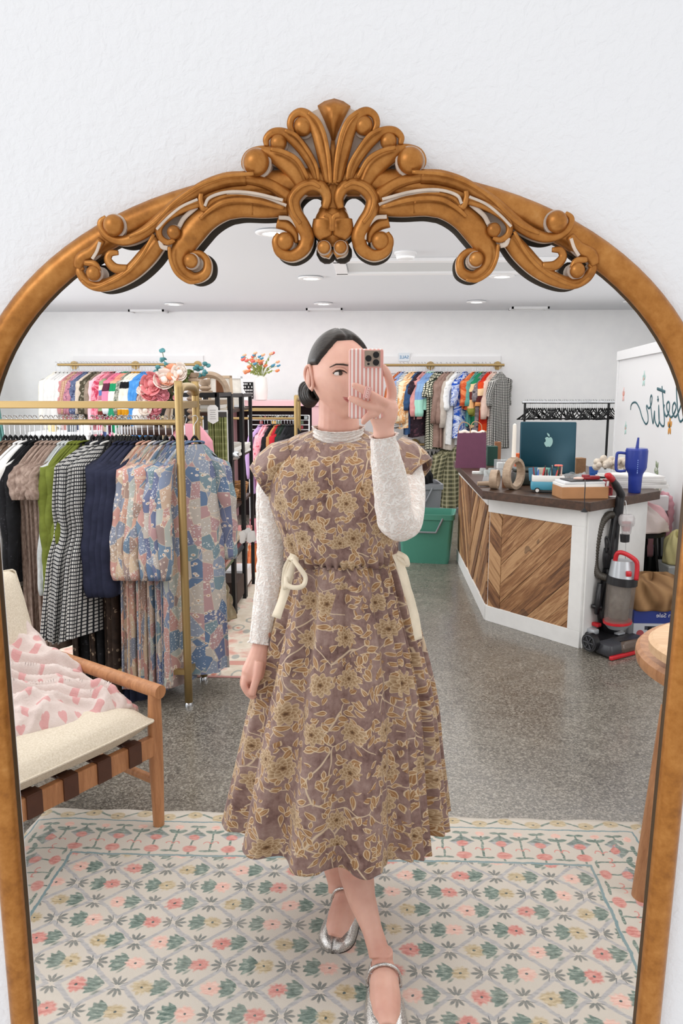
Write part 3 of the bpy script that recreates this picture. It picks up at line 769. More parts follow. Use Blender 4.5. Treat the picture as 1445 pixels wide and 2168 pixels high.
# feet (local: y forward to the toes, built on the floor)
FT = [dict(toe=Vector((fl(820, 2168).x, 1.542, 0))), dict(toe=Vector((fl(703, 2016).x, 1.835, 0)))]
def foot_frame(toe, ang, ln):
    d = Vector((sin(ang), -cos(ang), 0)); s = Vector((cos(ang), sin(ang), 0)); heel = Vector((toe.x, toe.y, .012)) - d * ln
    return lambda x, y, z: heel + d * y + s * x + Vector((0, 0, z)) - PO
FR = foot_frame(FT[0]['toe'], radians(3), .245); BK = foot_frame(FT[1]['toe'], radians(-12), .240)
ZR = .012
for F in (FR, BK):
    body.tube([F(0, .02, .035), F(0, .06, .045), F(0, .10, .045), F(0, .14, .034), F(0, .18, .024), F(0, .21, .018)], [.027, .032, .036, .038, .034, .022], 16)
    body.tube([F(0, .040, .03), F(0, .040, .085)], [.026, .026], 14)
o = body.build('body', SKIN, person, smooth=True)
md = o.modifiers.new('fuse', 'REMESH'); md.mode = 'VOXEL'; md.voxel_size = .0027; md.use_smooth_shade = True
md = o.modifiers.new('soften', 'SMOOTH'); md.factor = .5; md.iterations = 3
# ears
def ear(s):
    b = MB(); c = Vector((s * .0755, .000, -.004))
    ring = [(0, .004, .030), (s * .006, .014, .026), (s * .009, .019, .010), (s * .007, .014, -.008), (s * .002, .004, -.024), (0, -.005, -.022), (-s * .001, -.006, -.006), (0, -.005, .014)]
    q = crv(ring, 4, True); b.tube([hd(c + Vector(p) * 1.0) for p in q], .0046, 8, closed=True); b.ball(hd(c + Vector((s * .003, .010, .002))), .017, 10, (.38, .75, 1.45))
    b.ball(hd(c + Vector((s * .002, .006, .000))), .013, 10, (.45, .95, 1.7)); b.tube([hd(c + Vector(p)) for p in ((s * .004, .010, .016), (s * .005, .006, .004), (s * .004, .004, -.010))], [.003, .004, .003], 8)
    b.ball(hd(c + Vector((0, .0, -.024))), .008, 8, (.5, .9, 1)); return b
ear(-1).build('ear', SKIN, person, smooth=True, sub=1); ear(1).build('ear', SKIN, person, smooth=True, sub=1)
# hair: cap that dives into the head along the hairline, parted on top; low bun
def hair_pt(a, e):
    v = head_pt(a, e); aa = abs(a)
    hl = .78 - .18 * math.exp(-(aa / .25) ** 2) * 0
    lim = .92 if aa < .5 else (.92 - (aa - .5) * .86 if aa < 1.25 else (.275 if aa < 1.72 else max(-.75, .275 - (aa - 1.72) * 3.5)))
    k = max(-1, min(1, (e - lim) / .07)); part = -.0035 * math.exp(-((v.x - .004) / .004) ** 2) * (v.y < .02)
    v = v + v.normalized() * (.0050 * k + (.006 * max(0, sin(e)) if k > 0 else 0) + (part if k > .5 else 0) + (.0008 * sin(a * 90) if k > 0 else 0)) 
    return hd(v)
MB().add(*head_grid(hair_pt)).build('hair', HAIR, person, smooth=True)
b = MB(); bc = Vector((-.054, .080, -.046))
b.ball(hd(bc), .026, 14, (.85, .8, 1.15))
for k in range(5):
    q = [hd(bc + Vector((.023 * cos(t) * (.9 - .1 * k), .015 - .010 * k + .01 * sin(t), .029 * sin(t) * (1 - .12 * k)))) for t in np.linspace(0, 2 * pi, 20, endpoint=False)]
    b.tube(q, .006, 8, closed=True)
b.build('hair_bun', HAIR, person, smooth=True)
# face details
EYEW = solid('eye_white', '#e9e4df', .2); IRIS = solid('iris_brown', '#3a2a1e', .15); LIP = solid('lips', '#b5655f', .4); BROW = solid('eyebrow', '#3f3029', .8); LASH = solid('lash_line', '#241a16', .6)
def surf(x, z, off=0.0):
    best = None
    a = math.asin(max(-1, min(1, x / .0735))); e = math.asin(max(-1, min(1, z / .114)))
    for _ in range(12):
        v = head_pt(a, e); a += (x - v.x) / .075; e += (z - v.z) / .115
    v = head_pt(a, e); return hd(v + Vector((0, -off, 0)))
for s in (-1, 1):
    c = surf(s * .031, .004, -.0015)
    MB().ball(c, .0125, 12, (1.05, .42, .48), HR).build('eye', EYEW, person, smooth=True)
    MB().ball(surf(s * .031 + .001, .004, .0030), .0054, 10, (1, .35, .95)).build('iris', IRIS, person, smooth=True)
    MB().tube([surf(s * (.031 + d), .004 + h, .0032) for d, h in ((-.014, -.001), (-.008, .0045), (0, .0065), (.008, .0048), (.015, .000))], [.0008, .0013, .0016, .0016, .0012], 6).build('eyelashes', LASH, person, smooth=True)
    MB().tube([surf(s * (.031 + d), .004 + h, .0030) for d, h in ((-.014, .003), (-.008, .0090), (0, .0115), (.009, .0100), (.017, .003))], [.0012, .0022, .0026, .0022, .0010], 8).build('eyelid', SKIN, person, smooth=True)
    MB().tube([surf(s * (.031 + d), .004 + h, .0012) for d, h in ((-.017, .0170), (-.006, .0200), (.008, .0215), (.020, .0155))], [.0018, .0022, .0018, .0008], 8, flat=.5, up=(0, 1, 0)).build('eyebrow', BROW, person, smooth=True)
b = MB(); b.tube([surf(x, -.0585 - abs(x) * .02 + .006 * (abs(x) / .024) ** 2, .0008) for x in np.linspace(-.025, .025, 11)], [.0006, .0018, .0028, .0034, .0036, .003, .0036, .0034, .0028, .0018, .0006], 8, flat=.6, up=(0, 1, 0))
b.tube([surf(x, -.0655 + .010 * (abs(x) / .024) ** 2, .0008) for x in np.linspace(-.023, .023, 11)], [.0006, .002, .0032, .004, .0044, .0046, .0044, .004, .0032, .002, .0006], 8, flat=.6, up=(0, 1, 0))
b.build('lips', LIP, person, smooth=True)

# --- clothes
def loft_cloth(rows, n, fn, name, mat, thick=.002, uscale=1.0, v0=0.0):
    """rows: (center, rx, ry); fn(row index float, theta, p) -> point"""
    b = MB(); R = []; uv = []; acc = v0
    for i, (c, rx, ry) in enumerate(rows):
        if i: acc += (Vector(rows[i][0]) - Vector(rows[i - 1][0])).length * 1.05
        ring = []
        for j in range(n + 1):
            t = 2 * pi * j / n; ring.append(fn(i, t, Vector(c), rx, ry)); uv.append(((t - 4.712) * (.03 + .92 * rx) * uscale, -acc))
        R.append(ring)
    b.rings(R, close=False, cap0=False, cap1=False); b.uv = uv
    return b
# dress bodice: (pixel row, left, right, depth radius, forward drop)
def row(py, xl, xr, ry, Y=PY): 
    a, c = at(xl, py, Y), at(xr, py, Y); m_ = (a + c) / 2 - PO; return (m_, (c - a).length / 2, ry)
def interp_rows(keys, n):
    q = crv([(k[0], k[1], k[2], k[3], k[4] if len(k) > 4 else PY) for k in keys], n); return [row(a, b_, c, d, e) for a, b_, c, d, e in q]
bod = interp_rows([(912, 664, 768, .066, 2.0), (918, 640, 792, .074, 2.0), (930, 612, 830, .086, 1.995), (950, 583, 862, .098, 1.99), (985, 566, 880, .118), (1030, 565, 874, .130), (1080, 577, 860, .132), (1125, 594, 846, .130), (1155, 603, 838, .126), (1172, 608, 836, .122), (1184, 616, 830, .112)], 6)
NB = len(bod)
def fbod(i, t, c, rx, ry):
    f = i / (NB - 1); front = max(0, -sin(t))
    g = max(0, (f - .72) / .28); amp = .0022 + .0055 * g ** 1.5
    rip = amp * (sin(t * 46 + 1.5 * sin(3 * t)) * (.3 + g) + .8 * sin(t * 17 + 2 * sin(t * 2)) + .6 * sin(t * 9 + f * 9))
    fold = .006 * sin(f * 14 + 5 * cos(t) + t) * max(0, 1 - abs(f - .5) * 1.6)
    k = 1 + 0; p = 2.4
    ct, st = cos(t), sin(t); se = (abs(ct) ** p + abs(st) ** p) ** (-1 / p) if f > .15 else 1
    dz = 0
    if f < .3: dz = -.030 * front * (1 - f / .3) - .012 * (1 - f / .3) * 0
    return c + Vector(((rx + rip) * ct * (se * .5 + .5), (ry + rip + fold) * st * se, dz))
b = loft_cloth(bod, 260, fbod, 'bodice', DRESS); dress = b.build('dress', DRESS, person, smooth=True, solid=.002)
# neckline edging
b = MB(); c0, rx0, ry0 = bod[0]
b.tube([fbod(0, t, c0, rx0, ry0) + Vector((0, 0, .002)) for t in np.linspace(0, 2 * pi, 60, endpoint=False)], .004, 8, closed=True); b.uv = [(i * .003, 0.1) for i in range(len(b.v))]
b.build('neckline_binding', DRESS, dress, smooth=True)
sk = interp_rows([(1180, 616, 830, .112), (1192, 608, 838, .122), (1215, 604, 846, .130), (1260, 596, 858, .142), (1350, 573, 885, .175), (1470, 542, 912, .215), (1580, 518, 922, .25), (1655, 502, 930, .272), (1708, 491, 935, .284)], 14)
NS = len(sk)
def fsk(i, t, c, rx, ry):
    f = i / (NS - 1); a = .004 + .044 * f ** 1.1
    ph = t + .12 * sin(2 * t + 1)
    w1 = sin(ph * 13 + .8 * sin(3 * ph)); w1 = (abs(w1) ** .7) * (1 if w1 > 0 else -1)
    w2 = sin(ph * 29 + 2 * sin(2 * ph)); w3 = sin(ph * 52)
    side = .35 + .65 * abs(sin(t * .5 - .55)) ** .6
    right = math.exp(-((t - 5.75) / .42) ** 2)
    rip = a * (.55 * w1 * side + right * .55 * (abs(((ph * 9) % 1) * 2 - 1) - .5)) + (.0065 * w3 * math.exp(-f * 14)) + (.004 + .005 * f) * w2 * (1 - .6 * f)
    front = max(0, -sin(t)); dz = -.012 * f * front + .01 * f * sin(t * 3 + 1) * .5 - .014 * f * right * 0
    shift = .018 * f * front * 0
    return c + Vector(((rx + rip) * cos(t) * (1 - .0 * f), (ry + rip) * sin(t), dz))
b = loft_cloth(sk, 420, fsk, 'skirt', DRESS, v0=.62); b.build('skirt', DRESS, dress, smooth=True, solid=.002)
# cap sleeves
def cap(pts, s, nm='cap_sleeve'):
    rows_ = [(P(a, b_, y), r1, r2) for a, b_, y, r1, r2 in pts]; n = 60
    b = MB(); R = []; uv = []
    dirs = []
    for i in range(len(rows_)):
        T = rows_[min(i + 1, len(rows_) - 1)][0] - rows_[max(i - 1, 0)][0]; T.normalize(); dirs.append(T)
    for i, (c, r1, r2) in enumerate(rows_):
        T = dirs[i]; Yv = Vector((0, 1, 0)); U = Yv.cross(T).normalized(); V_ = T.cross(U)
        ring = []
        for j in range(n + 1):
            t = 2 * pi * j / n; rp = 1 + .04 * sin(5 * t + i) ; ring.append(c + U * cos(t) * r1 * rp + V_ * sin(t) * r2 * rp); uv.append((t * .06 + 1.7 * s, i * .025 + .3))
        R.append(ring)
    b.rings(R, close=False, cap0=False, cap1=False); b.uv = uv; b.build(nm, DRESS, dress, smooth=True, solid=.003)
cap([(628, 968, 1.985, .050, .080), (600, 982, 1.985, .058, .082), (576, 1000, 1.982, .056, .078), (558, 1014, 1.978, .048, .070), (548, 1020, 1.976, .045, .070)], 0)
cap([(828, 962, 1.99, .052, .080), (850, 976, 1.985, .060, .082), (868, 992, 1.98, .060, .078), (878, 1004, 1.975, .056, .072), (884, 1009, 1.972, .054, .070)], 1)
# lace top: collar and sleeves
def sleeve(path, name, n=48, wr=.003, seed=0, frill=True):
    q = crv([(*P(x, y, Y), r) for x, y, Y, r in path], 12); b = MB(); uv = []; R = []
    k = len(q); N = None; acc = 0
    for i in range(k):
        p = Vector(q[i][:3]); T = Vector(q[min(i + 1, k - 1)][:3]) - Vector(q[max(i - 1, 0)][:3]); T.normalize()
        if N is None: N = T.orthogonal().normalized()
        N = (N - T * N.dot(T)).normalized(); B = T.cross(N)
        if i: acc += (p - Vector(q[i - 1][:3])).length
        r = float(q[i][3])
        if frill and i >= k - 4: r *= 1 + .05 * (i - k + 4)
        ring = []
        for j in range(n + 1):
            t = 2 * pi * j / n
            rr = r + wr * sin(acc * 150 + 2 * sin(t + seed) + seed) * .55 * (.5 + .5 * sin(acc * 23 + t * 2)) + .001 * sin(7 * t + acc * 40)
            if frill and i >= k - 3: rr += .0022 * sin(14 * t)
            ring.append(p + N * cos(t) * rr + B * sin(t) * rr); uv.append((t * .042, acc))
        R.append(ring)
    b.rings(R, close=False, cap0=False, cap1=False); b.uv = uv
    return b.build(name, LACE, person, smooth=True, solid=.0016)
sleeve([(600, 985, 1.985, .050), (582, 1030, 1.99, .046), (578, 1110, 1.995, .044), (580, 1180, 2.0, .044), (572, 1240, 1.98, .040), (562, 1300, 1.955, .034), (553, 1340, 1.94, .0285), (549, 1364, 1.93, .0275)], 'lace_sleeve', seed=1)
sleeve([(848, 985, 1.985, .052), (856, 1020, 1.95, .050), (858, 1070, 1.89, .046), (853, 1104, 1.835, .044), (838, 1098, 1.79, .043), (830, 1050, 1.765, .041), (822, 1000, 1.735, .037), (815, 955, 1.71, .031), (812, 930, 1.70, .027), (811, 922, 1.698, .027)], 'lace_sleeve', seed=4)
b = MB(); R = []; uv = []
col = [(948, 645, 785, .080, 2.0), (936, 655, 775, .070, 1.995), (925, 662, 769, .064, 1.99), (914, 664, 768, .061, 1.985), (906, 665, 768, .060, 1.98), (902, 662, 771, .062, 1.98)]
q = crv([(a, b_, c, d, e) for a, b_, c, d, e in col], 7)
for i, (py, xl, xr, ry, Y) in enumerate(q):
    c, rx, ry = row(py, xl, xr, ry, Y); ring = []
    for j in range(121):
        t = 2 * pi * j / 120; fr = max(0, -sin(t))
        rr = .0022 * sin(i * 1.35 + 2.2 * sin(t * 1.5) + 1.5 * sin(3 * t)) + (.002 * sin(22 * t) if i > len(q) - 4 else 0)
        ring.append(c + Vector(((rx + rr) * cos(t), (ry + rr) * sin(t), -.012 * fr))); uv.append((t * .07, i * .006))
    R.append(ring)
b.rings(R, close=False, cap0=False, cap1=False); b.uv = uv; b.build('lace_collar', LACE, person, smooth=True, solid=.0016)
# cream ribbon ties
RIB = solid('cream_ribbon', '#e9dcc4', .7, 0, .05, 40, .2, 90)
def ribbon(paths, nm='ribbon_tie'):
    b = MB()
    for pts, w_ in paths:
        q = crv([(*P(x, y, Y), 0) for x, y, Y in pts], 8); k = len(q); vs = []
        for i in range(k):
            p = Vector(q[i][:3]); T = (Vector(q[min(i + 1, k - 1)][:3]) - Vector(q[max(i - 1, 0)][:3])).normalized()
            W = T.cross(Vector((sin(i * .25) * .5, -1, .15))).normalized(); vs += [p - W * w_, p + W * w_]
        b.add(vs, [(2 * i, 2 * i + 1, 2 * i + 3, 2 * i + 2) for i in range(k - 1)])
    b.build(nm, RIB, dress, smooth=True, solid=.0015)
ribbon([([(618, 1182, 1.885), (612, 1215, 1.87), (600, 1262, 1.855), (584, 1308, 1.84)], .012), ([(616, 1180, 1.88), (604, 1205, 1.865), (601, 1245, 1.86), (612, 1215, 1.855), (622, 1190, 1.86)], .007),
        ([(618, 1180, 1.87), (632, 1200, 1.845), (646, 1222, 1.84), (641, 1240, 1.838), (622, 1244, 1.84), (606, 1236, 1.85), (606, 1215, 1.86), (616, 1190, 1.865)], .006), ([(612, 1178, 1.875), (624, 1184, 1.865), (622, 1192, 1.865)], .009)])
ribbon([([(838, 1172, 1.885), (850, 1205, 1.87), (862, 1250, 1.86), (876, 1300, 1.85), (886, 1354, 1.845)], .011), ([(840, 1170, 1.885), (858, 1180, 1.87), (862, 1196, 1.87), (852, 1186, 1.872), (842, 1176, 1.88)], .006),
        ([(840, 1174, 1.89), (848, 1210, 1.885), (868, 1262, 1.88), (882, 1322, 1.87), (880, 1345, 1.87)], .009)])

# --- shoes
SILV = M('cracked_silver_leather', .3, .85); _sv = SILV.voro(240.0, None, 'DISTANCE_TO_EDGE'); _sd = X(SILV.nt, _sv.outputs['Distance'])
SILV.color(SILV.ramp(_sd, [(.0, hx('#a5a2a0')), (.2, hx('#ebe8e4'))])); SILV.bump(_sd + SILV.noise(60.0) * 2.0, .25, .002); SILV = SILV.m
SOLE = solid('shoe_sole', '#3a322c', .6)
def shoe(F, side, ln):
    root = empty('shoe', (0, 0, 0)); root.parent = person
    def width(t): 
        base = .034 + .015 * sin(min(1, t / .72) * pi / 2) ** 2
        if t < .12: base *= sqrt(max(0, 1 - ((.12 - t) / .12) ** 2)) * .999 + .001
        if t > .74: base *= max(0.0, 1 - ((t - .74) / .26) ** 2.3) ** .55 + .001
        return base
    def height(t): return .040 - .012 * t if t < .5 else max(.006, (.044 - .022 * ((t - .5) / .5) ** 1.4) * (1 if t < .9 else max(.15, 1 - ((t - .9) / .1) ** 2 * .6)))
    nt, ns = 60, 24; t0 = .57; b = MB(); V = []; vs = []
    for i in range(nt + 1):
        t = i / nt; w_ = width(t); h = height(t)
        if t < t0: aw = pi / 2 * (.52 + .48 * max(0, (t - .42) / (t0 - .42)) ** 2.2)
        else: aw = pi / 2
        if t < .12: h *= 1.25
        for s_ in range(ns + 1):
            a = aw * s_ / ns; k = .55
            for sg in (-1,): vs.append(F(sg * w_ * cos(a) ** k, t * ln, h * sin(a) ** .8 if s_ else 0))
        for s_ in range(ns + 1):
            a = aw * s_ / ns
            vs.append(F(w_ * max(0, cos(a)) ** .55, t * ln, h * sin(a) ** .8 if s_ else 0))
    m_ = 2 * (ns + 1)
    fs = []
    for i in range(nt):
        for k in (0, ns + 1):
            for s_ in range(ns):
                a0 = i * m_ + k + s_; fs.append((a0, a0 + 1, a0 + m_ + 1, a0 + m_))
    b.add(vs, fs); o_ = b.build('upper', SILV, root, smooth=True); wm_ = o_.modifiers.new('weld', 'WELD'); wm_.merge_threshold = .0004; o_.modifiers.new('solid', 'SOLIDIFY').thickness = .002
    poly = [(width(t) + .001, t * ln) for t in np.linspace(0, 1, 40)] + [(-width(t) - .001, t * ln) for t in np.linspace(1, 0, 40)]
    b = MB(); n = len(poly); b.add([F(x, y, -.012) for x, y in poly] + [F(x, y, 0.002) for x, y in poly], [(i, (i + 1) % n, n + (i + 1) % n, n + i) for i in range(n)] + [tuple(range(n - 1, -1, -1)), tuple(range(n, 2 * n))])
    b.build('sole', SOLE, root)
    b = MB(); q = [F(x, .085 * ln / .24 + .0, z) for x, z in ((-.041, .022), (-.040, .050), (-.028, .074), (0, .084), (.028, .074), (.040, .050), (.041, .022))]
    q = crv([tuple(v) for v in q], 5); b.tube(q, .0042, 8, up=(0, 1, 0.01), flat=1.0); b.build('strap', SILV, root, smooth=True)
    b = MB(); c = F(side * .030, .085, .055); b.tube([c + Vector((.005 * cos(t), -.004, .0065 * sin(t))) for t in np.linspace(0, 2 * pi, 12, endpoint=False)], .0012, 6, closed=True); b.build('buckle', CHROME, root, smooth=True)
    b = MB(); b.box(F(0, .012, .055), (.004, .004, .03)); b.build('heel_tab', SILV, root)
shoe(FR, -1, .245); shoe(BK, 1, .240)

# ------------------------------------------------------------------ phone (held: a thing of its own)
pc = at(774.5, 812.5, HP); pw, ph = at(811, 812, HP).x - at(738, 812, HP).x, at(775, 738, HP).z - at(775, 887, HP).z
ph /= 1.0
phone = empty('smartphone', (pc.x, pc.y, pc.z), 'smartphone in a pink and white striped case held up in front of the face', 'phone'); phone.rotation_euler = (radians(-6), 0, 0)
_s = M('striped_case', .35); _x, _y, _z = _s.xyz(); _s.color(_s.mix(hx('#d99a90'), hx('#efe2dc'), (_x / (pw / 8.6) + .25).fract().gt(.52))); 
MB().rbox((0, 0, 0), (pw, ph, .011), .011, M=Matrix.Rotation(pi / 2, 3, 'X'), n=6).build('case', _s.m, phone, smooth='auto')
PINK = solid('pink_plastic', '#dba39a', .4)
cam_c = Vector((at(788, 760, HP).x - pc.x, 0, at(788, 760, HP).z - pc.z)); sq = pw * .52
MB().rbox(cam_c + Vector((0, -.0065, 0)), (sq, sq, .004), .008, M=Matrix.Rotation(pi / 2, 3, 'X'), n=5).build('camera_bump_rim', PINK, phone, smooth='auto')
cb = MB().rbox(cam_c + Vector((0, -.0085, 0)), (sq * .88, sq * .88, .003), .007, M=Matrix.Rotation(pi / 2, 3, 'X'), n=5).build('camera_plate', solid('titanium', '#9a8a7c', .4, .5), phone, smooth='auto')
for (dx, dz) in ((-.22, .0), (.20, .20), (.20, -.22)):
    c = cam_c + Vector((dx * sq, -.011, dz * sq)); l_ = MB().cyl(c + Vector((0, .002, 0)), c - Vector((0, .0012, 0)), .0066, n=20); l_.build('lens', solid('lens_ring', '#1b1a1c', .2, .4), phone, smooth='auto')
c = cam_c + Vector((-.22 * sq, -.0104, -.30 * sq)); MB().cyl(c + Vector((0, .002, 0)), c, .0026, n=12).build('flash', solid('lens_ring', '#1b1a1c', .2), phone)
g0, g1 = at(781, 823, 1.63) - pc, at(774, 848, 1.63) - pc
MB().rbox((g0 + g1) / 2, (.014, .006, (g0 - g1).length), .0025, M=Matrix.Rotation(radians(14), 3, 'Y')).build('finger_loop', PINK, phone, smooth='auto')
b = MB()
for k in range(5):
    c = g0 + (g1 - g0) * (.15 + .17 * k) + Vector((0, -.0036, 0)); b.tube([c + Vector((.0022 * cos(t), 0, .0022 * sin(t))) for t in np.linspace(0, 5.0 if k % 2 else 6.2, 10)], .0005, 5)
b.build('loop_lettering', solid('pale_pink', '#f3d9d2', .5), phone)
# ------------------------------------------------------------------ sales counter
def planks_material(name, c0, c1, c2, ang):
    m = M(name, .6); x, y, z = m.xyz('UV'); g = m.node('ShaderNodeNewGeometry'); r = X(m.nt, g.outputs['Random Per Island'])
    vec = m.vec(x * 1.2 + r * 7, y * 16, r * 9); n = m.noise(3.2, vec, 4, .65, .8); n2 = m.noise(22.0, vec, 2)
    kn = m.noise(6.0, m.vec(x + r * 5, y, r * 3), 2)
    c = m.ramp((n * .6 + n2 * .15 + r * .25), [(.37, hx(c0)), (.5, hx(c1)), (.62, hx(c2))])
    c = m.mix(c, hx('#4a382c'), (kn.gt(.66)) * .55)
    m.color(c); m.bump(n2 + n, .35, .003); return m.m
PLANK = planks_material('reclaimed_planks', '#5f3e28', '#936742', '#bd946a', 0)
DARKTOP = wood('dark_stained_top', '#5a4030', '#2f211a', 3.0, 0, 14, .38)
def clip(poly, x0, x1, y0, y1):
    for (ax, lim, sg) in ((0, x0, 1), (0, x1, -1), (1, y0, 1), (1, y1, -1)):
        out = []
        for i in range(len(poly)):
            a, b_ = poly[i], poly[(i + 1) % len(poly)]; da, db = (a[ax] - lim) * sg, (b_[ax] - lim) * sg
            if da >= 0: out.append(a)
            if (da >= 0) != (db >= 0):
                t = da / (da - db); out.append((a[0] + (b_[0] - a[0]) * t, a[1] + (b_[1] - a[1]) * t))
        poly = out
        if not poly: return []
    return poly
ZT = .862; TH = .052
cA, cB, cC, cD = Vector((.747, 6.60, 0)), Vector((.743, 4.871, 0)), Vector((1.204, 4.342, 0)), Vector((1.666, 4.745, 0))
cE = Vector((1.666 - .1, 6.60, 0))
counter = empty('sales_counter', (1.2, 5.2, 0), 'white sales counter with chevron reclaimed wood panels and dark wooden top', 'counter')
CO = Vector(counter.location)
def wallseg(b, A_, B_, u0, u1, z0, z1, t0, t1):
    """box in the vertical plane A->B; u along it in metres from A, t outward"""
    d = (B_ - A_); ln = d.length; d = d / ln; nrm = Vector((d.y, -d.x, 0))
    vs = [A_ - CO + d * u + nrm * t + Vector((0, 0, z)) for u in (u0, u1) for t in (t0, t1) for z in (z0, z1)]
    b.add(vs, [(0, 1, 3, 2), (4, 6, 7, 5), (0, 4, 5, 1), (2, 3, 7, 6), (0, 2, 6, 4), (1, 5, 7, 3)])
# B->A etc oriented so the outward normal faces the camera side
b = MB(); fl_len = (cC - cB).length; sl = (cA - cB).length; rl = (cD - cC).length
zt = ZT - TH
b.prism([tuple((p - CO)[:2]) for p in (cA, cB, cC, cD, cE)], .001, zt - .002)
wallseg(b, cB, cC, 0, fl_len, zt - .10, zt, 0, .018); wallseg(b, cB, cC, 0, fl_len, 0, .10, 0, .018); wallseg(b, cB, cC, fl_len - .085, fl_len, .10, zt - .1, 0, .018)
wallseg(b, cA, cB, 0, sl, zt - .06, zt, 0, .018); wallseg(b, cA, cB, 0, sl, 0, .10, 0, .018)
wallseg(b, cC, cD, 0, rl, 0, zt, 0, .012)
COUNTERW = solid('counter_white', '#e6e6e4', .5, 0, .03, 14)
b.build('base', COUNTERW, counter, bevel=.002)
def planks(A_, B_, u0, u1, z0, z1, mode, name):
    d = (B_ - A_).normalized(); nrm = Vector((d.y, -d.x, 0)); b = MB(); uv = []; random.seed(5)
    def emit(poly, ang):
        if len(poly) < 3: return
        t = .008 + random.random() * .006; n = len(poly)
        base = [A_ - CO + d * u + Vector((0, 0, z)) for u, z in poly]
        vs = [p + nrm * t for p in base] + [p for p in base]
        b.add(vs, [tuple(range(n)), ] + [(i, n + i, n + (i + 1) % n, (i + 1) % n) for i in range(n)])
        for rep in (0, 1):
            for u, z in poly: uv.append((u * cos(ang) + z * sin(ang), -u * sin(ang) + z * cos(ang)))
    W = .088
    def run(ua, ub, sg, off):
        # planks at 45 degrees, sg=+1 rising to the right
        L_ = 3.0
        for k in range(-30, 40):
            c0, c1 = k * W + off + .0012, (k + 1) * W + off - .0012
            # z - sg*u in [c0,c1]*sqrt2
            s2 = sqrt(2)
            poly = [(-L_, c0 * s2 - sg * L_), (L_, c0 * s2 + sg * L_), (L_, c1 * s2 + sg * L_), (-L_, c1 * s2 - sg * L_)]
            emit(clip(poly, ua, ub, z0, z1), sg * pi / 4)
    um = u0 + (u1 - u0) * mode
    run(u0, um - .001, -1, .03); run(um + .001, u1, 1, .02)
    b.uv = uv; return b.build(name, PLANK, counter)
planks(cB, cC, .012, fl_len - .087, .10, zt - .10, .16, 'front_planks')
planks(cA, cB, .01, sl - .01, .10, zt - .06, .5, 'side_planks')
tp = [Vector((cA.x - .06, cA.y + .02, 0)), Vector((.672, 4.735, 0)), Vector((1.196, 4.262, 0)), Vector((1.755, 4.765, 0)), Vector((1.70, 6.62, 0))]
MB().prism([tuple((p - CO)[:2]) for p in tp], ZT - TH, ZT).build('counter_top', DARKTOP, counter, bevel=.003)
# screws on the stile
# ---------------- things on the counter
def onc(px, py, z=ZT): v = fl(px, py, z); v.z = z; return v
def simple(b, name, mat, label, cat, loc, group=None, rz=0, **k):
    o = b.build(name, mat, loc=loc, **k); o.rotation_euler = (0, 0, rz); return tag(o, label, cat, group)
def box_thing(name, label, cat, mat, c, d, rz=0, group=None, bevel=.002):
    return simple(MB().box((0, 0, d[2] / 2), d), name, mat, label, cat, c, group, rz, bevel=bevel)
# purple shopping bag
e = empty('shopping_bag', onc(997, 991) + Vector((0, .05, 0)), 'plum purple paper shopping bag with twisted handles at the left end of the counter', 'bag', rz=radians(-6))
b = MB(); w_, d_, h_ = .235, .11, .27; ux, tx = w_ / 2, w_ / 2 - .012
b.add([(-ux, -d_ / 2, 0), (ux, -d_ / 2, 0), (ux, d_ / 2, 0), (-ux, d_ / 2, 0), (-tx, -d_ / 2 + .004, h_), (tx + .006, -d_ / 2 + .004, h_ + .006), (tx + .006, d_ / 2, h_ + .006), (-tx, d_ / 2, h_), (ux - .004, 0, .1), (ux - .028, .0, h_)],
      [(3, 2, 1, 0), (0, 1, 5, 4), (2, 3, 7, 6), (3, 0, 4, 7), (1, 8, 9, 5), (8, 2, 6, 9), (1, 2, 8)])
b.add([(.02, -d_ / 2 - .001, .002), (w_ / 2 - .01, -d_ / 2 - .001, .002), (w_ / 2 - .01, -d_ / 2 - .001, .05), (.02, -d_ / 2 - .001, .05)], [(0, 1, 2, 3)])
b.build('bag_body', solid('plum_paper', '#6f3f58', .65, 0, .06, 20), e, solid=.001)
KR = solid('kraft_cord', '#b58f6c', .8)
for yy in (-.045, .045): MB().tube([tuple(p) for p in crv([(-.055 + yy, yy, h_ - .02), (-.05 + yy, yy, h_ + .05), (-.02 + yy, yy, h_ + .085), (.03 + yy, yy, h_ + .06), (.035 + yy, yy, h_ - .02)], 5)], .0035, 6).build('handle', KR, e, smooth=True)
MB().tube([(x, .0, h_ + .006 + .008 * sin(x * 90)) for x in np.linspace(-.1, .1, 12)], .018, 8, flat=.4).build('tissue_paper', solid('tissue', '#e2d3c8', .8), e, smooth=True)
box_thing('card_box', 'dark green upright box behind the plum shopping bag', 'box', solid('dark_green_card', '#1f4b40', .6), onc(1040, 985), (.08, .08, .155))
box_thing('wooden_block', 'small brown wooden block behind the green box', 'block', solid('brown_wood_block', '#8a5c3c', .6, 0, .1, 30), onc(1052, 975), (.05, .05, .16))
e = empty('card_holder', onc(1070, 1012) + Vector((0, .08, 0)), 'clear acrylic display holder with white cards behind the ring candle holder', 'card holder')
MB().box((0, 0, .06), (.13, .09, .12)).build('acrylic_case', glass('clear_acrylic', '#e9eef0', .05, .28), e)
b = MB()
for k in range(4): b.box((-.03 + .045 * (k % 2), .0, .03 + .05 * (k // 2)), (.038, .06, .04))
b.build('cards', solid('white_card', '#f0f0ee', .6), e)
box_thing('product_box', 'orange and black small box beside the computer on the counter', 'box', solid('orange_card', '#d8622b', .5), onc(1098, 992) + Vector((0, .1, 0)), (.05, .05, .11))
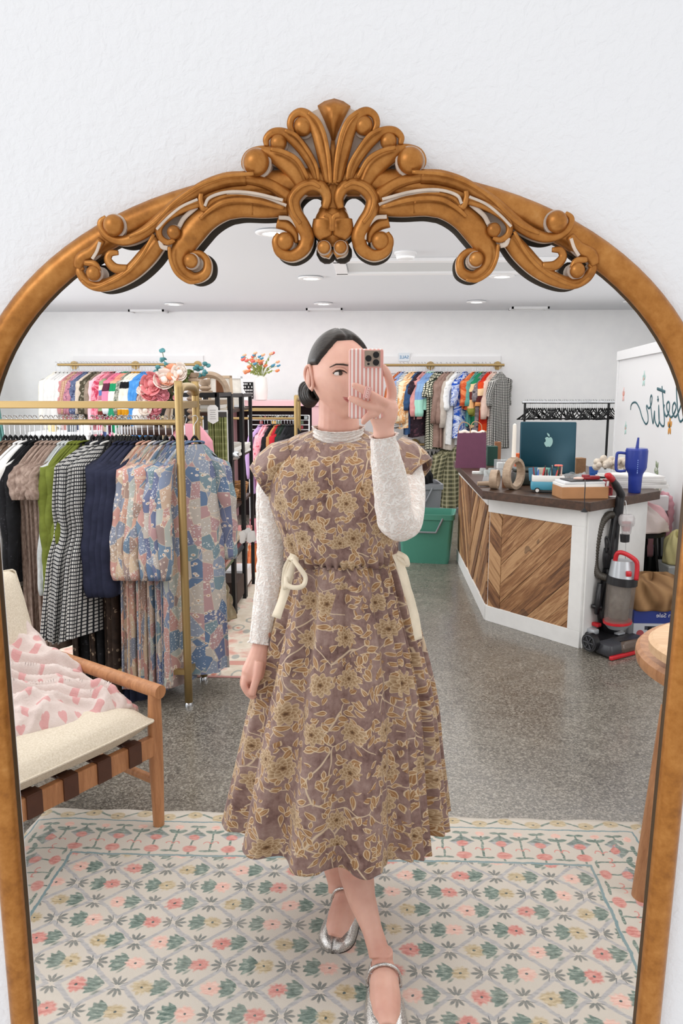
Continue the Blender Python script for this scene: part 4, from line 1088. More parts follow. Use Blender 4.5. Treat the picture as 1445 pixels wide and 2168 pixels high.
# wooden ring candle holders
RINGW = wood('whitewashed_wood', '#bda68e', '#97806a', 8, 0, 6, .6)
def ring(b, c, R, r, d, rz, n=36):
    Mx = Matrix.Rotation(rz, 3, 'Z'); prof = [(R, -d / 2), (R, d / 2), (R - r, d / 2), (R - r, -d / 2)]; vs = []
    for i in range(n):
        a = 2 * pi * i / n
        for (rr, yy) in prof: vs.append(Mx @ Vector((rr * cos(a), yy, rr * sin(a) + R)) + Vector(c))
    b.add(vs, [(i * 4 + k, i * 4 + (k + 1) % 4, ((i + 1) % n) * 4 + (k + 1) % 4, ((i + 1) % n) * 4 + k) for i in range(n) for k in range(4)])
e = empty('candle_holder', onc(1086, 1036), 'large whitewashed wooden ring candle holder on the counter holding a white candle', 'candle holder')
b = MB(); ring(b, (0, 0, 0), .098, .021, .05, radians(50)); b.build('wooden_ring', RINGW, e, bevel=.002)
b = MB(); b.cyl((0, 0, .17), (0, 0, .2), .022, n=16); b.build('cup', RINGW, e)
c = onc(1086, 1036); o = MB().lathe([(.0135, 0), (.0125, .1), (.0115, .19), (.0095, .2), (.0001, .207)], n=14).build('taper_candle', solid('ivory_wax', '#efe8dc', .4), loc=c + Vector((-.005, 0, .2)), smooth='auto'); tag(o, 'tall ivory taper candle standing in the large wooden ring holder', 'candle')
b = MB(); ring(b, (0, 0, 0), .060, .018, .045, radians(68)); simple(b, 'ring_ornament', RINGW, 'small whitewashed wooden ring leaning in front of the large ring candle holder', 'ornament', onc(1046, 1035), bevel=.002)
b = MB(); b.tube([(-.06, 0, .018), (.03, .0, .018)], [.013, .019], 14); simple(b, 'wooden_peg', RINGW, 'short turned wooden peg lying at the counter edge beside the small ring', 'peg', onc(1030, 1030), smooth='auto')
b = MB(); b.box((0, 0, .03), (.035, .02, .06)); simple(b, 'wooden_card_stand', solid('brown_wood_block', '#a5754a', .6), 'small tan wooden stand inside the large ring holder', 'stand', onc(1068, 1032))
e = empty('lidded_box', onc(1118, 1030) + Vector((0, .10, 0)), 'dark olive lidded cosmetic box in front of the computer', 'box', rz=.1)
MB().rbox((0, 0, .045), (.17, .12, .09), .02).build('body', solid('dark_olive', '#2c302b', .45), e, smooth='auto'); MB().rbox((0, 0, .100), (.175, .125, .022), .01).build('lid', solid('dark_olive2', '#373b35', .4), e, smooth='auto')
# computer
ic = onc(1160, 1010); ic.y += .35; ic = onc(1160, 985) ; ic = Vector((ic.x, ic.y, ZT))
Yc = 5.15; tl, tr, br = at(1101, 893, Yc), at(1220, 895, Yc - .02), at(1225, 1001, Yc)
W_ = (tr.x - tl.x); cx = (tl.x + tr.x) / 2 + .004; zc0, zc1 = at(1160, 1003, Yc).z, at(1160, 893, Yc).z
e = empty('desktop_computer', (cx, Yc, ZT), 'teal all-in-one desktop computer seen from the back with a pale fruit emblem', 'computer', rz=radians(-4))
TEAL = solid('teal_aluminium', '#0d3f4e', .32, .35)
MB().rbox((0, 0, (zc0 + zc1) / 2 - ZT), (W_, zc1 - zc0, .022), .008, M=Matrix.Rotation(pi / 2 - radians(4), 3, 'X')).build('screen_housing', TEAL, e, smooth='auto')
MB().box((0, .02, .08), (.12, .012, .16)).build('stand', TEAL, e); MB().box((0, .03, .004), (.13, .14, .008)).build('foot', TEAL, e)
LOGO = solid('pale_teal_emblem', '#9fc6c2', .3); b = MB()
body_ = [(0, .052), (.012, .060), (.028, .058), (.040, .046), (.034, .036), (.031, .022), (.036, .008), (.046, 0), (.040, -.020), (.028, -.038), (.016, -.044), (.004, -.039), (-.008, -.044), (-.022, -.038), (-.036, -.016), (-.042, .012), (-.038, .036), (-.026, .056), (-.010, .058)]
body_ = [(-p[0], p[1]) for p in body_]
q = [tuple(p) for p in crv([(x * .62, z * .62) for x, z in body_], 3, True)]
zl = at(1160, 937, Yc).z - ZT
b.prism(q, -.0006, .0006, M=Matrix.Rotation(pi / 2, 3, 'X'), c=(at(1160, 937, Yc).x - cx, -.0155, zl))
q = [tuple(p) for p in crv([(0, .040), (.010, .044), (.018, .056), (.018, .064), (.006, .058), (0, .050)], 3, True)]
b.prism([(-x * .9 + .004, y) for x, y in q], -.0006, .0006, M=Matrix.Rotation(pi / 2, 3, 'X'), c=(at(1160, 937, Yc).x - cx, -.016, zl))
b.build('emblem', LOGO, e)
# van-shaped pen holder
vc = onc(1161, 1044); e = empty('pen_holder', vc + Vector((0, .04, 0)), 'ceramic camper van shaped pen holder, white over blue, full of pens', 'pen holder', rz=radians(-9))
CW, CB = solid('white_glaze', '#eceae6', .25), solid('blue_glaze', '#4f9cb5', .25)
L_ = .20
MB().rbox((0, 0, .042), (L_, .09, .055), .012, n=4).build('lower_body', CB, e, smooth='auto')
b = MB(); 
for (sx, sy, dx, dy) in ((0, -.036, L_ - .01, .012), (0, .036, L_ - .01, .012), (-L_ / 2 + .012, 0, .012, .08), (L_ / 2 - .012, 0, .012, .08)): b.rbox((sx, sy, .085), (dx, dy, .038), .005)
b.build('upper_body', CW, e, smooth='auto')
for sx in (-1, 1):
    wv_ = MB().cyl((sx * .062, -.044, .016), (sx * .062, -.051, .016), .016, n=20).build('wheel', solid('black_glaze', '#1a1a1b', .3), e); MB().cyl((sx * .062, -.051, .016), (sx * .062, -.053, .016), .0105, n=18).build('hub', CW, wv_)
pen_cols = ['#7c1f2b', '#2f62b5', '#c9d2d4', '#d54545', '#141416', '#3b2a2a', '#7d3b57', '#a8d0d6', '#252527', '#c84b4b', '#5e2338', '#1d1d20', '#e8c8b8']
random.seed(3)
for k, h in enumerate(pen_cols):
    x = -.075 + .15 * k / (len(pen_cols) - 1); a = random.uniform(-.25, .25); ln = random.uniform(.10, .14)
    b = MB(); y = random.uniform(-.02, .02); p0 = Vector((x, y, .06)); p1 = p0 + Vector((sin(a) * ln * .8, random.uniform(-.02, .02), ln * .75))
    b.tube([p0, p0.lerp(p1, .85), p1], [.0045, .0045, .0028], 8)
    o = b.build('pen', solid('pen_' + h[1:], h, .35), loc=None, smooth='auto'); o.matrix_basis = Matrix.Translation(Vector(e.location)) @ Matrix.Rotation(radians(-9), 4, 'Z')
    tag(o, 'slim pen standing in the camper van pen holder', 'pen', 'pens in the camper van holder')
NOTE = [('#4c7f97', -.08, .03, .055, .14), ('#d8cdb9', -.035, .035, .05, .135), ('#8fcabb', .0, .035, .07, .150), ('#3f7089', .02, .03, .04, .13)]
for k, (h, x, y, w1, h1) in enumerate(NOTE):
    o = box_thing('note_pad', ['blue patterned note card at the left in the van pen holder', 'cream note card between the blue ones in the van pen holder', 'mint green note card at the back of the van pen holder', 'dark blue note card beside the mint one in the pen holder'][k], 'note card', solid('note_' + h[1:], h, .6, 0, .15, 40), Vector((0, 0, 0)), (w1, .003, .08))
    o.matrix_basis = Matrix.Translation(Vector(e.location)) @ Matrix.Rotation(radians(-9), 4, 'Z') @ Matrix.Translation((x, y, .065)) @ Matrix.Rotation(radians(-6 + 5 * k), 4, 'Y')
# coral flower pen
e2 = empty('flower_pen', Vector(e.location) + Vector((.055, 0, .06)), 'coral pink artificial flower on a green stem in the pen holder', 'flower'); b = MB(); b.tube([(0, 0, 0), (.005, 0, .1)], .0035, 8); b.build('stem', solid('stem_green', '#6f9a4d', .6), e2)
b = MB()
for k in range(14): a = 2 * pi * k / 14; b.ball((.005 + .017 * cos(a), .017 * sin(a), .100 + .003 * (k % 2)), .011, 6, (.9, .9, .35))
b.build('blossom', solid('coral_petal', '#e07468', .6), e2, smooth=True)
# clear cellophane pouch
e = empty('plastic_pouch', onc(1215, 1030) + Vector((0, .12, 0)), 'crumpled clear plastic pouch behind the stack of notebooks', 'plastic pouch'); b = MB(); random.seed(11)
for k in range(6): b.tube([tuple(p) for p in crv([(-.08 + .02 * k, 0, .01), (-.05 + .03 * k, .02, .05 + .01 * (k % 3)), (.03 + .01 * k, -.01, .05), (.08, .0, .01)], 5)], .012, 8, flat=.25)
b.build('film', glass('clear_film', '#dfe6e8', .08, .3), e, smooth=True)
# shipping box, notebooks, tape gun
bx = onc(1236, 1057, ZT); c = bx + Vector((.0, .10, 0))
box_thing('cardboard_box', 'flat brown cardboard box near the counter corner, notebooks on top', 'box', solid('kraft_cardboard', '#b07f55', .75, 0, .05, 20), c, (.27, .17, .066), radians(6))
for k, (dz, w1, d1, t1, h, lb) in enumerate([(.066, .25, .16, .016, '#eceae6', 'white notebook lowest on the cardboard box'), (.083, .24, .155, .012, '#dfe1e3', 'pale grey notebook in the middle of the pile on the cardboard box'), (.096, .20, .14, .006, '#3a3b3d', 'thin black notebook topmost on the cardboard box')]):
    box_thing('notebook', lb, 'notebook', solid('note_cover_' + h[1:], h, .5), c + Vector((-.01 + .008 * k, .003 * k, dz)), (w1, d1, t1), radians(6 + 3 * k))
e = empty('tape_dispenser', c + Vector((.05, -.03, .103)), 'dark red handheld tool lying on top of the notebooks', 'tool', rz=.1); RED = solid('dark_red_plastic', '#8c1520', .35)
b = MB(); b.rbox((0, 0, .012), (.10, .03, .022), .006); b.rbox((-.03, 0, .022), (.04, .028, .016), .005); b.build('body', RED, e, smooth='auto'); MB().tube([(.04, 0, .014), (.085, 0, .012)], [.007, .005], 8).build('nozzle', BLACKM, e, smooth=True)
MB().ball((-.075, -.01, .010), .024, 10, (1.3, .7, .35)).build('pad', solid('pale_pink2', '#e6c4b8', .5), e, smooth=True)
e = empty('red_clip_frame', onc(1292, 1052) + Vector((.0, .07, 0)), 'small red openwork holder beside the cardboard box', 'holder', rz=.3); b = MB()
for z_ in (.0, .045, .085): b.box((0, 0, z_ + .004), (.05, .03, .008))
for x_ in (-.022, .022): b.box((x_, 0, .045), (.007, .03, .09))
b.build('frame', RED, e)
# string with tassel hanging over the edge
st = at(1240, 1022, 4.36); b = MB(); b.tube([tuple(p) for p in crv([(st.x + .01, 4.42, st.z + .01), (at(1240, 1030, 4.28).x, 4.30, at(1240, 1030, 4.28).z), (at(1236, 1060, 4.25).x, 4.245, at(1236, 1060, 4.25).z), (at(1237, 1076, 4.24).x, 4.235, at(1237, 1076, 4.24).z)], 6)], .0028, 6)
p = at(1236, 1076, 4.235); b.tube([p, p - Vector((0, 0, .02))], [.004, .02], 8)
o = b.build('tassel_cord', BLACKM, smooth='auto'); tag(o, 'thin black cord with a tassel hanging over the counter corner', 'cord')
# things at the right back of the counter
box_thing('paper_parcel', 'brown paper parcel standing just right of the computer', 'parcel', solid('brown_paper', '#8f6c4c', .8, 0, .12, 30, .4, 60), onc(1238, 1012) + Vector((.01, .22, 0)), (.075, .07, .12), .2)
def cup(px, py, label, tint, r=.035, h=.1, body=True):
    c = onc(px, py); e = empty('plastic_cup', c, label, 'cup'); MB().lathe([(r * .8, 0), (r, h), (r - .002, h), (r * .78, .003)], n=20).build('cup_wall', glass('cup_' + tint[1:], tint, .1, .55), e, smooth='auto')
    MB().lathe([(.0001, .004), (r * .72, .004), (r * .8, h * .6), (.0001, h * .6)], n=16).build('contents', solid('cup_fill_' + tint[1:], '#d9c6c8' if body else '#2d5da8', .5), e, smooth='auto')
cup(1256, 1020, 'blue labelled canister behind the red tool on the counter', '#2f6cc0', body=False); cup(1277, 1024, 'clear plastic tumbler right of the blue canister on the counter', '#dfe3e8', .04, .09)
e = empty('paper_stack', onc(1318, 1040) + Vector((.12, .25, 0)), 'low stack of white papers and boxes behind the blue tumbler', 'paper stack'); b = MB()
for k in range(6): b.box((.01 * (k % 2), .005 * k, .006 + .012 * k), (.40 - .012 * k, .24, .011), rz=.05 * (k % 3))
b.build('sheets', solid('white_paper', '#ebe9e6', .7), e)
e = empty('bead_garland', onc(1318, 1012, ZT + .08) + Vector((-.02, .2, 0)), 'cream fluffy garland heaped on the white papers', 'garland'); random.seed(2); b = MB()
for k in range(34): b.ball((random.uniform(-.09, .09), random.uniform(-.05, .05), random.uniform(0, .05) + .04), random.uniform(.014, .026), 7)
for k in range(10): b.ball((random.uniform(-.05, .04), 0, .085 + random.uniform(0, .03)), .018, 7)
b.build('tufts', solid('cream_wool', '#d9cdbd', .9, 0, .1, 60), e, smooth=True)
# side table behind the counter end with towels
e = empty('side_table', (at(1372, 1050, 5.3).x - .02, 5.4, 0), 'small white-topped side table on thin dark legs behind the counter end', 'table'); zz = at(1372, 1048, 5.3).z
MB().box((0, 0, zz - .05), (.28, .3, .10)).build('table_box', trim_m, e, bevel=.003)
for a_, b_ in ((-1, -1), (1, -1), (-1, 1), (1, 1)): MB().cyl((a_ * .10, b_ * .10, zz - .1), (a_ * .13, b_ * .14, 0), .008, n=8).build('leg', BLACKM, e)
o = MB().rbox((0, 0, .045), (.16, .14, .07), .02).build('folded_towel', None, smooth='auto', loc=(at(1374, 1028, 5.3).x, 5.35, zz - .008))
m = M('striped_towel', .9); x, y, z = m.xyz(); m.color(m.mix(hx('#8d9184'), hx('#cfc9bc'), (x * 28).fract().gt(.6))); o.data.materials.append(m.m); tag(o, 'folded grey striped towel on the white side table', 'towel')
# blue tumbler
tc = onc(1342, 1043); e = empty('tumbler', tc, 'large royal blue handled tumbler with a straw at the counter end', 'tumbler', rz=radians(170)); BLU = solid('royal_blue', '#22378f', .38)
s_ = 4.98 / FPX
MB().lathe([(.0001, 0), (.033, 0), (.036, .004), (.040, .095), (.043, .115), (.058, .14), (.062, .155), (.064, .245), (.064, .256), (.0001, .258)], n=32).build('body', BLU, e, smooth='auto')
MB().lathe([(.062, .256), (.060, .266), (.02, .268), (.0001, .268)], n=28).build('lid', solid('blue_lid', '#2c3f9a', .3), e, smooth='auto')
MB().tube([(0, 0, .26), (-.004, 0, .33)], [.011, .006], 10).build('straw', BLU, e, smooth='auto')
MB().tube([tuple(p) for p in crv([(.058, 0, .235), (.098, 0, .238), (.112, 0, .225), (.112, 0, .145), (.098, 0, .128), (.056, 0, .13)], 5)], .0085, 10).build('handle', BLU, e, smooth=True)
b = MB()
for k in range(7): b.box((.0, .0645, .20 - .012 * k), (.005, .001, .006 if k < 6 else .012))
b.build('lettering', solid('light_blue_mark', '#7f97d8', .4), e)
b = MB(); b.tube([tuple(p) for p in crv([(at(1325, 1050, 4.4).x, 4.44, ZT - .02), (at(1328, 1060, 4.4).x, 4.43, at(1328, 1065, 4.4).z), (at(1330, 1090, 4.4).x, 4.43, at(1330, 1100, 4.4).z), (at(1328, 1185, 4.4).x, 4.44, at(1328, 1190, 4.4).z)], 6)], .0028, 6)
o = b.build('charging_cable', solid('white_cable', '#dadada', .4), smooth=True); tag(o, 'thin white cable hanging from the counter end behind the vacuum', 'cable')
for k, (px, py, lb) in enumerate([(1008, 1003, 'small white price card at the left end of the counter'), (1300, 1052, 'white paper slip beside the red holder on the counter')]): box_thing('paper_card', lb, 'card', solid('white_card', '#f0f0ee', .6), onc(px, py), (.06, .03, .018 if k == 0 else .004))
for k in range(3):
    b = MB(); b.lathe([(.02, 0), (.024, .03), (.02, .045), (.0001, .046)], n=12); o = simple(b, 'glass_jar', glass('jar_glass', '#dfe8e6', .08, .4), 'little glass jar of trinkets beside the small wooden ring', 'jar', onc(1021 + 9 * k, 1004 + 4 * (k % 2)), 'glass jars of trinkets')
b = MB(); b.prism([(-.04, 0), (.04, 0), (.0, .07)], 0, .003, M=Matrix.Rotation(radians(70), 3, 'X')); simple(b, 'price_stand', glass('clear_acrylic', '#e9eef0', .05, .28), 'tilted clear acrylic price stand left of the small wooden ring', 'price stand', onc(1030, 1018), rz=.6)

# ------------------------------------------------------------------ upright vacuum cleaner
vx, vy = 1.40, 4.30
vac = empty('vacuum_cleaner', (vx, vy, 0), 'black and red upright vacuum cleaner standing against the right end of the counter', 'vacuum cleaner'); VO = Vector(vac.location)
VB = solid('black_plastic', '#1c1c1f', .32); VG = solid('dark_grey_plastic', '#3a3b40', .35); VR = solid('bright_red_plastic', '#c0202a', .3); VS = solid('silver_plastic', '#b4b8bd', .3, .3)
def V(px, py, Y): return at(px, py, Y) - VO
# cleaning head: footprint from floor pixels, facing lower right
h0, h1 = fl(1292, 1398), fl(1368, 1378); ax = (h1 - h0).normalized(); dp = Vector((-ax.y, ax.x, 0))
if dp.y < 0: dp = -dp
hc = (h0 + h1) / 2; RHd = Matrix((ax, dp, Vector((0, 0, 1)))).transposed()
def vl(x, y, z): return hc + ax * x + dp * y + Vector((0, 0, z)) - VO
HWd = (h1 - h0).length / 2 + .01
MB().rbox(vl(0, .055, .045), (HWd * 2, .12, .075), .025, M=RHd).build('brush_housing', VG, vac, smooth='auto')
MB().rbox(vl(.03, .02, .05), (HWd * 1.35, .075, .065), .028, M=RHd).build('brush_window', glass('smoked_window', '#6b5b50', .1, .75), vac, smooth='auto')
MB().rbox(vl(0, -.006, .014), (HWd * 2.04, .022, .022), .006, M=RHd).build('bumper', VR, vac, smooth='auto')
b = MB(); b.add([vl(-HWd + .01, .10, .01), vl(HWd - .01, .10, .01), vl(HWd * .45, .34, .01), vl(-HWd * .75, .34, .01), vl(-HWd + .02, .10, .075), vl(HWd - .02, .10, .075), vl(HWd * .35, .33, .11), vl(-HWd * .6, .33, .11)], [(3, 2, 1, 0), (4, 5, 6, 7), (0, 1, 5, 4), (1, 2, 6, 5), (2, 3, 7, 6), (3, 0, 4, 7)])
b.build('chassis', VB, vac, bevel=.012)
MB().rbox(vl(.06, .12, .086), (.06, .035, .012), .005, M=RHd).build('height_dial', VS, vac, smooth='auto')
for px, py in ((1248, 1362),):
    c = V(1249, 1360, 4.235); wd = ax
    w0 = MB().cyl(c - wd * .012, c + wd * .02, .052, n=24).build('wheel', VB, vac, smooth='auto'); b = MB()
    for k in range(6):
        a = k * pi / 3; b.tube([c - wd * .016, c - wd * .016 + (dp * cos(a) + Vector((0, 0, sin(a)))) * .036], .004, 6)
    b.tube([c - wd * .013 + (dp * cos(t) + Vector((0, 0, sin(t)))) * .040 for t in np.linspace(0, 2 * pi, 24, endpoint=False)], .004, 6, closed=True); b.build('spokes', VG, w0)
c = V(1375, 1345, 4.50); MB().cyl(c, c + ax * .03, .05, n=20).build('wheel', VB, vac, smooth='auto')
MB().rbox(V(1252, 1335, 4.36), (.05, .07, .03), .008, M=RHd).build('release_pedal', VS, vac, smooth='auto')
MB().rbox(V(1262, 1322, 4.38), (.035, .05, .022), .006, M=RHd).build('power_pedal', VR, vac, smooth='auto')
# spine leaning back
Yt = 4.42
MB().tube([V(1292, 1345, 4.40), V(1276, 1290, 4.42), V(1290, 1200, 4.43), V(1303, 1100, 4.44), V(1310, 1065, 4.44)], [.05, .040, .036, .026, .024], 12).build('spine', VB, vac, smooth=True)
MB().tube([tuple(p) for p in crv([tuple(V(1306, 1110, 4.44)), tuple(V(1311, 1060, 4.43)), tuple(V(1313, 1045, 4.42)), tuple(V(1302, 1026, 4.38)), tuple(V(1292, 1011, 4.34))], 5)], [.026] * 6 + [.024] * 5 + [.022] * 5 + [.019] * 5, 12).build('handle', VB, vac, smooth=True)
MB().tube([V(1295, 1015, 4.35), V(1287, 1007, 4.325), V(1283, 1006, 4.31)], [.020, .019, .012], 12).build('handle_grip', VR, vac, smooth=True)
# dust canister
def vcyl(name, mat, p0, p1, r0, r1, n=28, **k):
    return MB().tube([V(*p0), V(*p1)], [r0, r1], n).build(name, mat, vac, smooth='auto')
Yd = 4.30
vcyl('canister_window', glass('smoked_canister', '#8a8078', .06, .45), (1306, 1318, Yd), (1315, 1232, Yd + .02), .075, .080)
for k in range(1): MB().tube([V(1307, 1308, Yd), V(1314, 1238, Yd + .02)], [.055, .058], 18).build('filter_core', solid('dust_grey', '#77726c', .8, 0, .35, 25), vac, smooth=True)
vcyl('canister_base', VS, (1306, 1329, Yd), (1306, 1319, Yd), .052, .074)
MB().tube([V(1306, 1318, Yd), V(1306, 1313, Yd)], .079, 28).build('red_band', VR, vac, smooth='auto')
vcyl('canister_collar', VB, (1315, 1236, Yd + .02), (1317, 1220, Yd + .02), .085, .084)
vcyl('canister_lid', VS, (1317, 1222, Yd + .02), (1318, 1186, Yd + .025), .078, .062)
MB().tube([tuple(p) for p in crv([tuple(V(1300, 1196, Yd + .02)), tuple(V(1306, 1172, Yd)), tuple(V(1322, 1172, Yd - .02)), tuple(V(1344, 1186, Yd - .05)), tuple(V(1348, 1200, Yd - .055)), tuple(V(1346, 1228, Yd - .06))], 6)], .013, 10).build('carry_handle', VR, vac, smooth=True)
MB().rbox(V(1330, 1215, Yd - .055), (.03, .02, .03), .005).build('latch', VR, vac, smooth='auto')
# hose: ribbed arc on the left
hp = crv([tuple(V(*p)) for p in ((1297, 1090, 4.44), (1286, 1092, 4.43), (1272, 1110, 4.42), (1262, 1150, 4.41), (1258, 1190, 4.41), (1265, 1215, 4.39), (1285, 1224, 4.36), (1305, 1228, 4.34))], 20)
HOSE = solid('ribbed_hose', '#46413a', .4); MB().tube([tuple(p) for p in hp], [.021 + .0025 * sin(i * 2.1) for i in range(len(hp))], 12).build('hose', HOSE, vac, smooth=True)
MB().tube([tuple(p) for p in crv([tuple(V(*p)) for p in ((1283, 1170, 4.36), (1281, 1142, 4.36), (1284, 1137, 4.36), (1288, 1150, 4.36), (1290, 1175, 4.36))], 6)], .006, 8).build('cord_hook', VB, vac, smooth=True)
b = MB()
for k in range(5): b.tube([tuple(p) for p in crv([tuple(V(1279 + 3 * k, 1160, 4.37)), tuple(V(1276 + 3 * k, 1180, 4.36)), tuple(V(1278 + 3 * k, 1205, 4.37))], 5)], .0045, 6)
b.build('power_cord', VB, vac, smooth=True)
MB().tube([V(1270, 1235, 4.36), V(1264, 1280, 4.36), V(1262, 1300, 4.36)], [.016, .02, .012], 10).build('crevice_tool', VB, vac, smooth=True)
MB().tube([V(1252, 1283, 4.36), V(1272, 1286, 4.36)], .013, 10).build('tool_clip', VB, vac, smooth='auto')
e_ = MB().rbox(V(1326, 1102, 4.34), (.085, .06, .07), .02).build('turbo_tool_head', glass('clear_tool_cover', '#c9c6c6', .08, .5), vac, smooth='auto'); MB().tube([V(1326, 1108, 4.34), V(1325, 1130, 4.34)], [.033, .025], 14).build('turbo_tool_body', glass('clear_tool_cover', '#c9c6c6', .08, .5), vac, smooth='auto')
MB().tube([V(1325, 1105, 4.345), V(1325, 1124, 4.345)], [.026, .020], 12).build('turbo_brush', solid('dusty_pink_brush', '#b5525a', .6), vac, smooth='auto'); MB().tube([V(1322, 1131, 4.34), V(1322, 1147, 4.34)], [.027, .025], 14).build('tool_neck', VB, vac, smooth='auto')

# ------------------------------------------------------------------ boxes, stool and clutter behind the counter end
def text_plane(txt, size, mat, parent, Mw, extr=.0006):
    cu = bpy.data.curves.new('lettering', 'FONT'); cu.body = txt; cu.size = size; cu.extrude = extr; cu.align_x = 'CENTER'; cu.materials.append(mat)
    t_ = bpy.data.objects.new('lettering', cu); COL.objects.link(t_); me = bpy.data.meshes.new_from_object(t_.evaluated_get(bpy.context.evaluated_depsgraph_get()))
    bpy.data.objects.remove(t_); o = bpy.data.objects.new('lettering', me); COL.objects.link(o); o.parent = parent; o.matrix_local = Mw; return o
bc_ = fl(1352, 1352, 0); e = empty('carton', (bc_.x + .19, bc_.y + .14, 0), 'blue and white printed carton on the floor behind the vacuum cleaner', 'carton', rz=radians(0))
ztop = at(1360, 1292, bc_.y + .0).z; cw, cdp = .46, .30
MB().box((0, 0, ztop * .28), (cw, cdp, ztop * .56)).build('carton_lower', solid('carton_white', '#c9cbd2', .6), e); MB().box((0, 0, ztop * .78), (cw + .002, cdp + .002, ztop * .44)).build('carton_upper', solid('carton_blue', '#26398a', .55), e)
WH = solid('white_print', '#e9e9ee', .6)
MX = lambda x, y, z, mir=-1: Matrix.Translation((x, y, z)) @ Matrix.Rotation(pi / 2, 4, 'X') @ Matrix.Diagonal((mir, 1, 1, 1))
text_plane('For Carton Sale', .038, WH, e, MX(.02, -cdp / 2 - .002, ztop * .78)); MB().box((-.10, -cdp / 2 - .001, ztop * .40), (.13, .002, .022)).build('dark_print', solid('dark_print', '#3a3c48', .6), e)
b = MB()
for k in range(5): b.tube([(-.19 + .065 * k, -cdp / 2, ztop * .2), (-.19 + .065 * k, -cdp / 2 - .002, ztop * .2)], .022, 16)
b.build('red_symbols', solid('red_print', '#b5535a', .6), e)
# tan corduroy heap
def heap(name, mat, label, cat, c, rx, ry, h, seed, n=60, m_=26, amp=.16, parent=None, group=None):
    random.seed(seed); ph = [random.uniform(0, 6.28) for _ in range(10)]; b = MB(); R = []
    for j in range(m_ + 1):
        f = j / m_; r = sin(pi / 2 * min(1, (1 - f) * 1.25)) ** .8 if f < .999 else .001; z = h * sin(pi / 2 * f) ** .9
        ring = []
        for i in range(n):
            t = 2 * pi * i / n; w_ = 1 + amp * (sin(3 * t + ph[0] + 3 * f) * .4 + sin(5 * t + ph[1] - 6 * f) * .35 + .3 * sin(11 * t + ph[2] + 9 * f))
            ring.append((rx * r * w_ * cos(t), ry * r * w_ * sin(t), max(0, z * (1 + .14 * sin(4 * t + 7 * f + ph[3]) * f) + .02 * h * sin(17 * t + 12 * f + ph[4]) * (1 - f) * f * 4)))
        R.append(ring)
    b.rings(R, cap0=True, cap1=True); o = b.build(name, mat, parent, smooth=True, loc=c)
    return tag(o, label, cat, group) if label else o
CORD = M('tan_corduroy', .85); x, y, z = CORD.xyz(); CORD.color(CORD.ramp(((x * 70 + y * 40).sin() * .5 + .5), [(0, hx('#83603d')), (1, hx('#a88259'))])); CORD = CORD.m
heap('corduroy_garment', CORD, 'tan brown corduroy garment bundled on top of the blue carton', 'garment', (bc_.x + .10, bc_.y + .12, ztop + .002), .26, .16, .18, 5, amp=.3)
# stool with pink striped blanket
sx_, sy_ = 1.745, 5.10; stool = empty('bar_stool', (sx_, sy_, 0), 'black wire stool under the pink striped blanket behind the counter', 'stool')
zs = at(1375, 1130, sy_).z
for k in range(4):
    a = pi / 4 + k * pi / 2; MB().tube([(.12 * cos(a), .12 * sin(a), zs), (.2 * cos(a), .2 * sin(a), 0)], .009, 8).build('leg', BLACKM, stool)
b = MB(); b.tube([(.165 * cos(t), .165 * sin(t), zs * .42) for t in np.linspace(0, 2 * pi, 24, endpoint=False)], .006, 6, closed=True); b.build('foot_ring', BLACKM, stool, smooth=True); MB().lathe([(.0001, zs), (.17, zs), (.175, zs + .02), (.0001, zs + .03)], n=24).build('seat', BLACKM, stool, smooth='auto')
PS = M('pink_striped_fleece', .9); x, y, z = PS.xyz(); nn = PS.noise(6, None, 2); PS.color(PS.mix(hx('#e8b7bb'), hx('#f1e2dd'), ((x * .7 + z * .9) * 15 + nn * 1.2).sin().gt(.0))); PS.bump(PS.noise(140.0), .4, .003); PS = PS.m
heap('striped_blanket', PS, 'pink and white striped fleece blanket draped over the black stool', 'blanket', (sx_, sy_, zs + .031), .185, .17, .17, 9, amp=.12)
e = empty('wavy_mirror', (at(1402, 1120, 5.3).x, 5.30, 0), 'pink wavy-framed mirror leaning by the lettered partition', 'mirror', rz=.0); zt_, zb_ = at(1400, 1046, 5.3).z, at(1400, 1180, 5.3).z
q = crv([(-.070, zb_), (-.068, (zb_ + zt_) / 2), (-.065, zt_ - .08), (-.035, zt_ - .015), (.01, zt_ - .01), (.045, zt_ - .05), (.055, zt_ - .14), (.048, zt_ - .24), (.056, zb_ + .08), (.045, zb_ - .04)], 10)
b = MB(); b.tube([(p[0], .02 + .002 * sin(i), p[1]) for i, p in enumerate(q)], [.022 + .004 * sin(i * 1.1) for i in range(len(q))], 12, flat=.4, up=(0, 1, 0)); b.build('frame', solid('pink_gloss', '#e5a9b4', .35), e, smooth=True)
MB().prism([(p[0], p[1]) for p in q], 0, .004, M=Matrix.Rotation(pi / 2, 3, 'X'), c=(0, .03, 0)).build('mirror_glass', solid('mirror_silver', '#c5cbd0', .03, 1.0), e)
MB().box((.0, .03, zb_ / 2), (.12, .05, zb_)).build('stand', BLACKM, e)
YB = M('pale_yellow_cloth', .85); YB.color(hx('#d8cf96')); YB = YB.m
heap('cloth_bag', YB, 'pale yellow cloth bundle with dark squiggles on the storage bins', 'bag', (at(1419, 1178, 5.1).x, 5.0, at(1425, 1183, 5.1).z), .085, .11, .19, 12, amp=.18)
zb = at(1425, 1183, 5.1).z - .004
box_thing('storage_bin', 'clear plastic storage bin on the floor below the yellow cloth bundle', 'bin', glass('clear_bin', '#cfd3d3', .2, .8), Vector((at(1414, 1183, 5.1).x, 5.0, 0)), (.15, .22, zb), bevel=.01)
